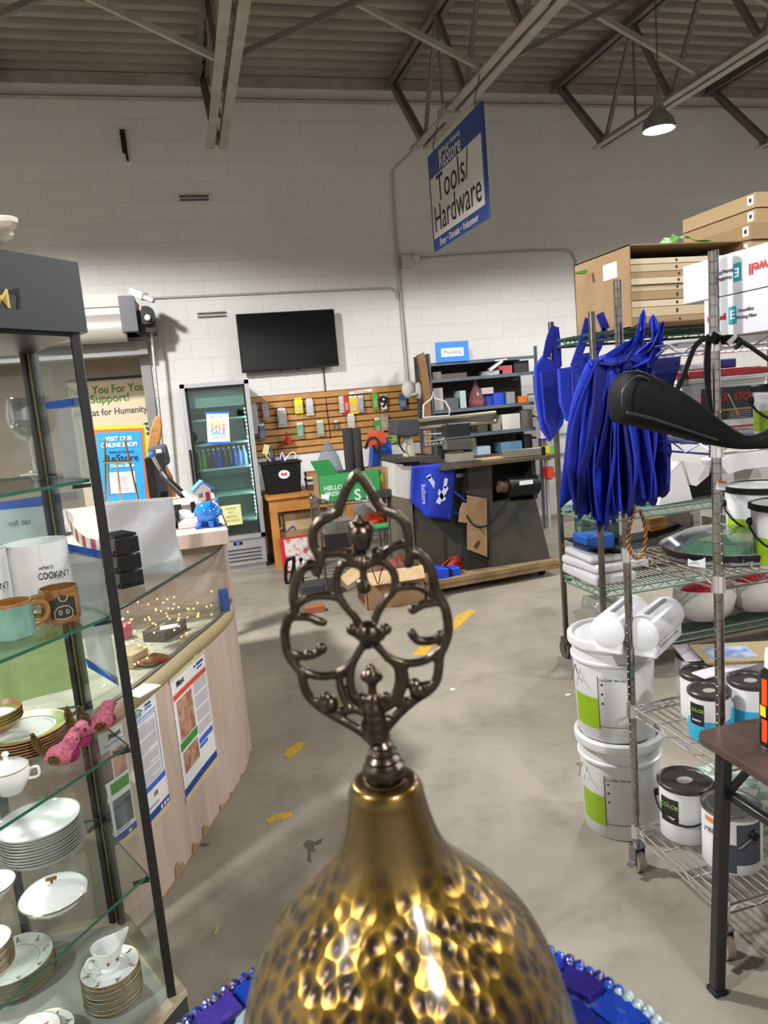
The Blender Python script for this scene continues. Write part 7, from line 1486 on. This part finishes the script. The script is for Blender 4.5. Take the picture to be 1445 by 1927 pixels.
# buckets with lime labels on the third shelf
LIME_ = mat('lime_label', '#86a818', .45); BKW = mat('bucket_white', '#cfd0d2', .35)
def lime_bucket(px, py, z, r, h, label, lid=True):
    p = PZ(px, py, z); t = thing('lime_label_bucket', label, 'bucket', (p.x, p.y, z+.0008), 0, 'white buckets with lime labels on the rack'); fa = atan2(-p.y, -p.x)
    MB().lathe([(0, .002), (r*.93, 0), (r*.95, .004), (r, h*.9), (r, h), (0, h)], m=BKW, seg=44).build('body', parent=t)
    m = MB(); n = 8
    ppt(m, r*.965, .01, h*.5, fa-1.2, fa+.1, LIME_, 10, .0018); ppt(m, r*.965, .01, h*.88, fa+.1, fa+.14, INK, 2, .0022); m.build('lime_label', parent=t, fixn=False)
    if lid: MB().lathe([(r, h-.015), (r*1.08, h-.012), (r*1.08, h+.001), (r*1.0, h+.004), (r*.94, h-.002), (0, h-.002)], m=BLACK, seg=44).build('lid', parent=t)
    P = []
    for k in range(13): a = fa-1.35+3.0*k/12; P.append(((r*1.04+.004)*cos(a), (r*1.04+.004)*sin(a), h*.72-h*.42*sin(pi*k/12)))
    MB().tube(P, .003, BLACK, 8).build('bail_handle', parent=t); a = fa-1.35; MB().ball((r*1.02*cos(a), r*1.02*sin(a), h*.72), .011, BLACK, 12).build('handle_lug', parent=t)
    return t
lime_bucket(1432, 1022, 1.107, .100, .180, 'lime labelled bucket with a black lid behind the right rack post')
lime_bucket(1478, 1062, 1.107, .085, .170, 'lime labelled bucket cut by the right picture edge')
lime_bucket(1462, 815, 1.462, .06, .13, 'lime labelled bucket beside the red lidded pail')
# party tray in film
t = thing('party_platter', 'round dark platter with a green ring wrapped in clear film on the rack', 'platter', (1.515, 1.79, 1.107))
MB().lathe([(0, .003), (.195, .003), (.205, .006), (.212, .036), (.20, .038), (.17, .014), (0, .012)], m=mat('smoke_platter', '#1c1c1f', .15), seg=48, sy=.9).build('plate', parent=t)
MB().lathe([(.07, .016), (.115, .05), (.16, .016)], m=mat('green_ring', '#1a8a58', .25, bump=(50, 1)), seg=40, sy=.9).build('green_ring', parent=t)
MB().lathe([(.21, .01), (.205, .04), (.15, .065), (.08, .072), (0, .07)], m=thin_glass('stretch_film', '#f2f4f4', .35, .16, '#c8ccca', .08), seg=28, sy=.9).build('clear_film', parent=t, smooth=False)
c = (1.515, 1.79); a = radians(205); MB().box((.206*cos(a), .186*sin(a), .018), (.05, .004, .03), PAPER, R=Matrix.Rotation(a+pi/2, 3, 'Z')).build('price_label', parent=t, smooth=False)
# red lidded square pail
p = PZ(1357, 806, 1.4625); PR = radians(-14)
pail = thing('red_lid_pail', 'square white pail with a red lid and a dark label on the rack', 'pail', (p.x+.03, p.y+.07, 1.4625), PR)
mb = MB(); mb.hull8([(-.10, -.085, 0), (.10, -.085, 0), (.10, .085, 0), (-.10, .085, 0), (-.118, -.098, .15), (.118, -.098, .15), (.118, .098, .15), (-.118, .098, .15)], BKW); mb.box((0, 0, .155), (.255, .215, .014), BKW); mb.box((0, 0, .142), (.245, .205, .006), BKW); mb.build('body', parent=pail, bevel=.008, seg=3)
MB().box((0, 0, .172), (.25, .21, .02), mat('red_pail_lid', '#a8202c', .3)).box((0, 0, .182), (.22, .18, .006), mat('red_pail_lid')).build('lid', parent=pail, bevel=.006)
MB().box((0, -.085, .003), (.19, .004, .006), mat('red_pail_lid')).build('red_foot_line', parent=pail, smooth=False)
F = world_of(pail) @ basis((0, -.0935, .078), (1, 0, 0), (0, -.087, 1)); MB(F).box((0, 0, 0), (.165, .10, .002), mat('charcoal_label', '#2c2e33', .5)).build('dark_label', parent=pail, world=True, smooth=False)
RP = mat('red_label_print', '#b0281e', .5); text('ULTIMATE', .014, mat('grey_print', '#9a9a9c', .7), off(F, -.05, .04, .0015), pail); text('CRACK', .034, RP, off(F, -.04, .018, .0015), pail, sx=.75, bold=.02); text('STOP', .034, RP, off(F, .05, .018, .0015), pail, sx=.75, bold=.02)
MB(F).bar((.0, .03, .002), (.03, -.03, .002), .004, .001, STEEL, up=(0, 0, 1)).bar((.028, -.025, .002), (.036, -.042, .002), .008, .001, mat('orange_strip'), up=(0, 0, 1)).build('brush_picture', parent=pail, world=True, smooth=False)
MB(F).box((-.0, -.02, .0016), (.15, .006, .0006), mat('gold_print', '#a88a3c', .6)).build('gold_line', parent=pail, world=True, smooth=False)
mb = MB(F); [mb.box((.04, -.028-.006*k, .0016), (.07, .002, .0006), mat('grey_print')) for k in range(4)]; mb.build('small_print', parent=pail, world=True, smooth=False)
# things on the pail lid
o = MB().box((0, 0, .012), (.10, .06, .024), WHITE).build('white_tube_box', smooth=False, bevel=.006); o.location = (pail.location.x-.07, pail.location.y+.02, 1.649); tag(o, 'white packet lying on the red pail lid', 'packet')
o = MB().box((0, 0, .015), (.09, .05, .03), mat('navy_packet', '#1c2a7a', .5)).build('navy_packet', smooth=False, bevel=.004); o.location = (pail.location.x+.05, pail.location.y+.03, 1.649); tag(o, 'navy blue packet lying on the red pail lid', 'packet')
# white filter boxes on top (long side towards the aisle)
def white_box(x, y0, y1, z0, z1, label, flip, w=.42):
    t = thing('humidifier_filter_box', label, 'box', (x+w/2, (y0+y1)/2, z0), 0, 'white filter boxes on the chrome rack')
    MB().span((x, y0, z0), (x+w, y1, z1), mat('white_glossy_card', '#bdbdc4', .4)).build('carton', parent=t, world=True, smooth=False, bevel=.002)
    xr, up = ((0, 1, 0), (0, 0, -1)) if flip else ((0, -1, 0), (0, 0, 1)); zc_ = (z0+z1)/2
    def at_(y, z): return basis((x-.0012, y, z), xr, up)
    TQ = mat('teal_square', '#168a94', .5); RH = mat('red_logo_print', '#b82a2e', .5); GP = mat('grey_box_print', '#55565c', .6)
    ys = PX(1388, 545, x).y if flip else PX(1379, 605, x).y
    MB(at_(ys, zc_)).box((0, 0, 0), (.026, .042, .0012), TQ).build('teal_square', parent=t, world=True, smooth=False); text('E', .03, WHITE, off(at_(ys, zc_), 0, 0, .001), t, bold=.02)
    s = 1 if flip else -1
    text('Humidifier', .012, GP, at_(ys+.045*(1 if flip else -1), zc_+(-.008 if flip else .008)), t); text('Wicking Filter', .012, GP, at_(ys+.045*(1 if flip else -1), zc_+(.008 if flip else -.008)), t)
    text('Honeywell', .036 if flip else .022, RH, at_(ys-.115 if flip else ys+.058, zc_), t, bold=.01, sx=1 if flip else .7)
zr = 1.7275
A = PX(1285, 557, 1.335); B = PX(1287, 603, 1.335)
white_box(1.335, 1.28, PX(1325, 600, 1.335).y, zr+.0, zr+.098, 'lower white filter box resting on the top rack shelf', False)
white_box(1.335, 1.24, (A.y+B.y)/2, zr+.1, zr+.1+.098, 'upper white filter box, printed upside down, on the rack top', True)
# ---------------------------------------------------------------- white pails stacked on the floor behind the rack
PW = mat('pail_white', '#d2d3d5', .35)
def pail5(c, z, label, lid_up=True):
    t = thing('five_gallon_bucket', label, 'bucket', (c[0], c[1], z), 0, 'white buckets stacked on the floor'); fa = atan2(-c[1], -c[0]); r = .143
    MB().lathe([(0, .003), (.128, 0), (.132, .006), (.142, .285), (.149, .287), (.150, .296), (.143, .300), (.144, .335), (.152, .338), (.152, .346), (.145, .350), (0, .350)], m=PW, seg=56).build('body', parent=t)
    MB().lathe([(.146, .342), (.157, .344), (.159, .352), (.158, .372), (.152, .378), (.143, .378), (.140, .366), (0, .366)], m=PW, seg=56).build('lid', parent=t)
    def rr(z_): return .132+(.010*z_/.285)
    m = MB()
    for k in range(8):
        a0_, a1_ = fa-1.25+.105*k, fa-1.25+.105*(k+1); za, zb = .05, .165
        m.face([((rr(za)+.001)*cos(a0_), (rr(za)+.001)*sin(a0_), za), ((rr(za)+.001)*cos(a1_), (rr(za)+.001)*sin(a1_), za), ((rr(zb)+.001)*cos(a1_), (rr(zb)+.001)*sin(a1_), zb), ((rr(zb)+.001)*cos(a0_), (rr(zb)+.001)*sin(a0_), zb)], LIME_)
    m.build('lime_label', parent=t, fixn=False)
    m = MB(); a = fa-.40; m.bar(((rr(.05)+.001)*cos(a), (rr(.05)+.001)*sin(a), .05), ((rr(.25)+.001)*cos(a), (rr(.25)+.001)*sin(a), .25), .002, .001, INK); a2 = fa+.35; m.bar(((rr(.05)+.001)*cos(a2), (rr(.05)+.001)*sin(a2), .05), ((rr(.25)+.001)*cos(a2), (rr(.25)+.001)*sin(a2), .25), .002, .001, INK)
    m.tube([((rr(.062)+.001)*cos(fa-.4+.125*k), (rr(.062)+.001)*sin(fa-.4+.125*k), .062) for k in range(7)], .0008, INK, 4); m.build('label_rules', parent=t, fixn=False)
    mb = MB()
    for k, z_ in enumerate((.22, .185, .15)): aa = fa-.30; mb.ball(((rr(z_)+.001)*cos(aa), (rr(z_)+.001)*sin(aa), z_), .004, INK, 8)
    mb.build('printed_dots', parent=t)
    P = [((.15)*cos(fa-1.0+x), .15*sin(fa-1.0+x), z_) for x, z_ in ((-.25, .20), (-.1, .24), (0, .275), (.1, .24), (.25, .22))]; MB().tube([Vector((P[k][0]*1.03, P[k][1]*1.03, P[k][2])) for k in range(5)], .0018, STEEL, 6).build('bail_wire', parent=t)
    text('EcoColor  low odor', .014, mat('grey_can_print', '#5b5d60', .6), basis(((rr(.24)+.0015)*cos(fa-.02), (rr(.24)+.0015)*sin(fa-.02), .24), (-sin(fa), cos(fa), 0), (0, 0, 1)), t, world=False, sx=.8)
BC2 = (1.405, 2.265)
pail5(BC2, 0.0, 'lower white bucket with a lime label standing on the floor'); pail5((BC2[0]-.012, BC2[1]-.003), .3785, 'upper white bucket carrying the two white cylinders')
# two white dispensers
def dispenser(px, py, rz, label):
    p = PZ(px, py, .84); t = thing('white_dispenser', label, 'dispenser', (p.x, p.y, .757), rz, 'white dispensers on the upper bucket')
    r, L = .058, .27; mb = MB()
    prof = [(-L/2, 0), (-L/2, r*.75), (-L/2+.006, r*.97), (-L/2+.015, r), (L/2-.015, r), (L/2-.006, r*.97), (L/2, r*.75), (L/2, 0)]
    seg = 36; i = mb.mi(mat('glossy_white_plastic', '#d2d3d8', .25)); rings = []
    for x, q in prof: rings.append([mb.v((x, q*cos(2*pi*k/seg), .078+q*sin(2*pi*k/seg))) for k in range(seg)] if q > 0 else [mb.v((x, 0, .078))])
    for a, b_ in zip(rings[:-1], rings[1:]):
        for k in range(seg):
            k2 = (k+1) % seg; f = (a[0], b_[k], b_[k2]) if len(a) == 1 else ((a[k], b_[0], a[k2]) if len(b_) == 1 else (a[k], b_[k], b_[k2], a[k2])); mb.bm.faces.new(f).material_index = i
    mb.build('cylinder_cover', parent=t)
    MB().box((0, .0, .025), (L*.96, .095, .048), mat('glossy_white_plastic')).build('base_tray', parent=t, bevel=.008)
    MB().box((.0, -.004, .1365), (L*.7, .012, .004), mat('grey_slot', '#77787c', .5)).build('slot', parent=t, smooth=False)
    m = MB(); [m.ball((-.09+.02*k, -.049, .036), .004, mat('pale_grey_dot', '#9a9ba0', .5), 8) for k in range(9)]; m.build('vent_holes', parent=t)
dispenser(1168, 1165, radians(38), 'left white cylindrical dispenser lying on the upper bucket'); dispenser(1232, 1170, radians(36), 'right white cylindrical dispenser nearer the rack')
# ---------------------------------------------------------------- bunch of blue bags on the left rack post
s_ = Vector((cos(YAW+.40), -sin(YAW+.40), 0)); v_ = Vector((sin(YAW+.40), cos(YAW+.40), 0))
HK = Vector((1.272, 1.93, 1.80)); NB = 20; rn = random.Random(17)
BL2 = [BLUEB, BLUED, mat('bright_blue_nonwoven', '#1c36b8', .75, bump=(70, .35)), mat('deep_navy_nonwoven', '#10186e', .75, bump=(70, .35))]
ords = ['first', 'second', 'third', 'fourth', 'fifth', 'sixth', 'seventh', 'eighth', 'ninth', 'tenth', 'eleventh', 'twelfth', 'thirteenth', 'fourteenth', 'fifteenth', 'sixteenth', 'seventeenth', 'eighteenth', 'nineteenth', 'twentieth']
TP = PY(1168, 640, 1.93); LO = PY(1094, 940, 1.93); HI = PY(1230, 940, 1.93)
for i in range(NB):
    f = (i+.5)/NB; base = LO.lerp(HI, f); base.z = 0; topc = PY(1130+75*f, 700, 1.93); zb_ = PY(1150, 985-55*abs(f-.42)*1.6-rn.uniform(0, 24), 1.93).z
    yaw = (f-.5)*-.9+rn.uniform(-.22, .22); dirv = (v_*cos(yaw)+s_*sin(yaw)); ph = rn.uniform(0, 6); wd = rn.uniform(.16, .24); ztop = topc.z+rn.uniform(-.01, .04)
    t = thing('blue_shopping_bag', 'blue shopping bag hanging in the big bunch, %s from its left' % ords[i], 'tote bag', (base.x, base.y, zb_), 0, 'blue bags bunched on the chrome rack post')
    def bf(u, v, sgn=1):
        q = base.lerp(Vector((topc.x, topc.y, 0)), min(1, v)**1.5); z_ = zb_+(ztop-zb_)*v
        w_ = wd*(.75+.25*sin(pi*min(1, v*1.1)))*(1-.45*v**3); off_ = (.010+.008*sin(3*v+ph))*sgn*sin(pi*u)
        sw_ = .009*sin(1.6*pi*v+ph)+.004*sin(4*pi*v*(.6+.4*u)+ph*2)+.010*sin(4*u+ph)
        lean = -(f-.5)*.0; p = q+dirv*(u-.62)*w_+s_*(off_+sw_+lean); p.z = z_+(.018*sin(7*u+ph)*(1-v)); return p
    MB().grid(12, 18, lambda u, v: bf(u, v, 1), BL2[i % 4]).grid(12, 18, lambda u, v: bf(u, v, -1), BL2[i % 4]).build('bag_body', parent=t, world=True, solid=.0015, fixn=False, ang=60)
    hk = HK+Vector((rn.uniform(-.02, .05), rn.uniform(-.04, .0), rn.uniform(-.09, .03)))+s_*(.12*(f-.35)); mid = (topc+hk)/2+s_*rn.uniform(-.05, .03)-v_*rn.uniform(.02, .07)
    a = Vector((topc.x, topc.y, ztop))+dirv*-.05; b_ = Vector((topc.x, topc.y, ztop))+dirv*.02
    pts = smoothpts([a, a.lerp(mid, .5)+s_*rn.uniform(-.02, .02), mid, hk, mid+v_*.03+s_*.01, b_], 4)
    MB().tube(pts, [.013]*len(pts), BL2[(i+2) % 4], 6, flatten=.22).build('handle', parent=t, world=True)
o = slabo('dark_blue_bag', [(1185, 672), (1283, 668), (1281, 690), (1262, 745), (1215, 742), (1190, 700)], 2.04, 2.07, mat('deep_navy_nonwoven'), 'flat dark navy bag hanging behind the bunch under the rack shelf', 'tote bag', bevel=.006)
o = slabo('dark_blue_bag', [(1215, 790), (1262, 815), (1266, 850), (1255, 895), (1236, 930), (1215, 900)], 2.05, 2.09, BLUED, 'dark blue bag hanging low behind the black case', 'tote bag', bevel=.006)
# braided rope loop
t = thing('braided_cord_loop', 'gold and maroon braided cord loop hanging below the blue bags', 'cord', PY(1198, 1000, 1.92)); cs = [mat('gold_cord', '#a8803a', .6), mat('maroon_cord', '#5e1c24', .6)]
lp = smoothpts([PY(x, y, 1.90) for x, y in ((1196, 958), (1188, 980), (1182, 1010), (1184, 1035), (1196, 1050), (1208, 1044), (1215, 1015), (1212, 985), (1204, 960))], 14)
for q in range(4):
    pts = []
    for k, p in enumerate(lp): tt = (lp[min(k+1, len(lp)-1)]-lp[max(0, k-1)]).normalized(); n1 = tt.cross(v_).normalized(); n2 = tt.cross(n1); ang_ = k*.55+q*pi/2; pts.append(p+(n1*cos(ang_)+n2*sin(ang_))*.0026)
    MB().tube(pts, .003, cs[q % 2], 6).build('strand', parent=t, world=True)
# black padded case hung by straps from the right post
BF = mat('black_nylon', '#09090a', .65, spec=.2, bump=(40, .25)); t = thing('black_strap_case', 'tapering black padded case hung by its strap from the right rack post', 'case', PY(1250, 790, 1.47))
spine = [(1158, 768, 22, 1.50), (1166, 757, 42, 1.50), (1190, 752, 53, 1.49), (1230, 764, 51, 1.48), (1270, 779, 44, 1.47), (1310, 797, 36, 1.46), (1350, 816, 25, 1.45), (1385, 829, 17, 1.44), (1410, 833, 13, 1.43), (1440, 828, 17, 1.42), (1475, 815, 24, 1.40), (1510, 800, 28, 1.38)]
sp = smoothpts([Vector((a, b_, c)) for a, b_, c, d in spine], 4); ys_ = [d for a, b_, c, d in spine]; mb = MB(); i = mb.mi(BF); rings = []; sg_ = 22
for k, q in enumerate(sp):
    f = k/4; y_ = ys_[min(int(f), 11)]*(1-(f % 1))+ys_[min(int(f)+1, 11)]*(f % 1); c = PY(q.x, q.y, y_); up_ = PY(q.x, q.y-q.z, y_)-c; hh = up_.length; ring = []
    for j in range(sg_):
        a = 2*pi*j/sg_; ca, sa = cos(a), sin(a); ce = math.copysign(abs(ca)**.6, ca); se = math.copysign(abs(sa)**.75, sa)
        ring.append(mb.v(c+Vector((0, 1, 0))*ce*min(.05, hh*.9)+Vector((0, 0, 1))*se*hh*(1-.05*sin(3*a))))
    rings.append(ring)
for a, b_ in zip(rings[:-1], rings[1:]):
    for j in range(sg_): mb.bm.faces.new((a[j], a[(j+1) % sg_], b_[(j+1) % sg_], b_[j])).material_index = i
mb.bm.faces.new(rings[0][::-1]); mb.bm.faces.new(rings[-1]); mb.build('padded_body', parent=t, world=True, ang=55)
zp = smoothpts([PY(x, y, 1.442) for x, y in ((1170, 762), (1172, 735), (1190, 712), (1205, 708), (1222, 715))], 3); MB().tube(zp, .0025, mat('zip_tape', '#2b2b2c', .4), 6).build('zip', parent=t, world=True)
zp = smoothpts([PY(x, y, 1.424) for x, y in ((1180, 776), (1230, 788), (1290, 808), (1350, 828))], 3); MB().tube(zp, .003, mat('zip_tape'), 6).build('seam', parent=t, world=True)
def strap(pts, w, name): P = smoothpts([PY(x, y, z) for x, y, z in pts], 3); mb = MB(); [mb.bar(P[k], P[k+1], .004, w, BF, up=(-.7, 0, .7)) for k in range(len(P)-1)]; mb.build(name, parent=t, world=True, smooth=False)
strap([(1335, 633, 1.55), (1310, 648, 1.53), (1296, 680, 1.52), (1285, 710, 1.51), (1270, 742, 1.50), (1266, 760, 1.49)], .012, 'thin_strap')
strap([(1338, 633, 1.545), (1355, 640, 1.54), (1385, 638, 1.50), (1415, 655, 1.46), (1450, 680, 1.42)], .026, 'wide_strap')
strap([(1334, 635, 1.56), (1330, 680, 1.555), (1333, 740, 1.55), (1340, 800, 1.53)], .016, 'upright_strap')
for k, (x, y) in enumerate(((1377, 640), (1391, 648))): c = PY(x, y, 1.49); MB().box(c, (.03, .006, .010), CHROME, R=Matrix.Rotation(-.6, 3, 'Y')).build('strap_buckle', parent=t, world=True, smooth=False)
# ================================================================ dark folding table with the aerosol can
tb = thing('folding_table', 'dark brown folding table corner at the lower right', 'table', (1.55, 1.1, 0)); tz = .72
BT = mat('dark_walnut_laminate', '#4a3a34', .4, var=(8, '#3e302b'))
mb = MB(); r = .03; cx, cy = 1.185, 1.552; poly = [(cx, .7)]+[(cx+r-r*cos(a), cy-r+r*sin(a)) for a in [k*pi/12 for k in range(7)]]+[(2.1, cy), (2.1, .7)]
mb.prism(poly, tz-.026, tz, BT); mb.build('tabletop', parent=tb, world=True, smooth=False, bevel=.005)
mb = MB(); mb.bar((1.25, 1.50, tz-.04), (1.25, .8, tz-.04), .02, .03, BLACKM); mb.build('side_rail', parent=tb, world=True, smooth=False)
a = PZ(1349, 1866, .002); MB().bar(a, (1.235, 1.50, tz-.028), .032, .032, BLACKM, up=(0, 1, 0)).build('leg', parent=tb, world=True, bevel=.006); MB().box((a.x, a.y, .008), (.04, .04, .014), BLACK).build('foot_cap', parent=tb, world=True, bevel=.004)
MB().bar(PX(1368, 1492, 1.24), PX(1470, 1560, 1.25), .022, .022, BLACKM).build('folding_brace', parent=tb, world=True, bevel=.005)
MB().bar(PX(1372, 1490, 1.24), PX(1405, 1452, 1.27), .012, .02, BLACKM).build('brace_link', parent=tb, world=True, bevel=.003)
p = PZ(1458, 1405, tz); t = thing('aerosol_can', 'black and orange aerosol can standing on the folding table at the right edge', 'aerosol can', (p.x, p.y, tz+.0008)); fa = atan2(-p.y, -p.x)
MB().lathe([(0, .002), (.033, 0), (.034, .003), (.034, .185), (.030, .195), (.016, .203), (.014, .207), (0, .207)], m=mat('black_can_print', '#141416', .25), seg=40).build('body', parent=t)
MB().lathe([(.0345, .0), (.036, .001), (.036, .005), (.0345, .006)], m=STEEL, seg=40).build('bottom_seam', parent=t); MB().lathe([(0.0, .205), (.022, .205), (.022, .235), (.02, .25), (0, .25)], m=WHITE, seg=24).build('cap', parent=t)
m = MB(); ORG = mat('neon_orange_print', '#e84a12', .4); ppt(m, .034, .02, .078, fa-.95, fa-.5, ORG, 5); ppt(m, .034, .115, .182, fa-.95, fa-.5, ORG, 5); ppt(m, .034, .085, .112, fa-1.15, fa-.6, mat('yellow_print', '#e0c814', .4), 5); ppt(m, .034, .05, .16, fa-.3, fa+.3, mat('yellow_print'), 6); m.build('orange_print', parent=t, fixn=False)
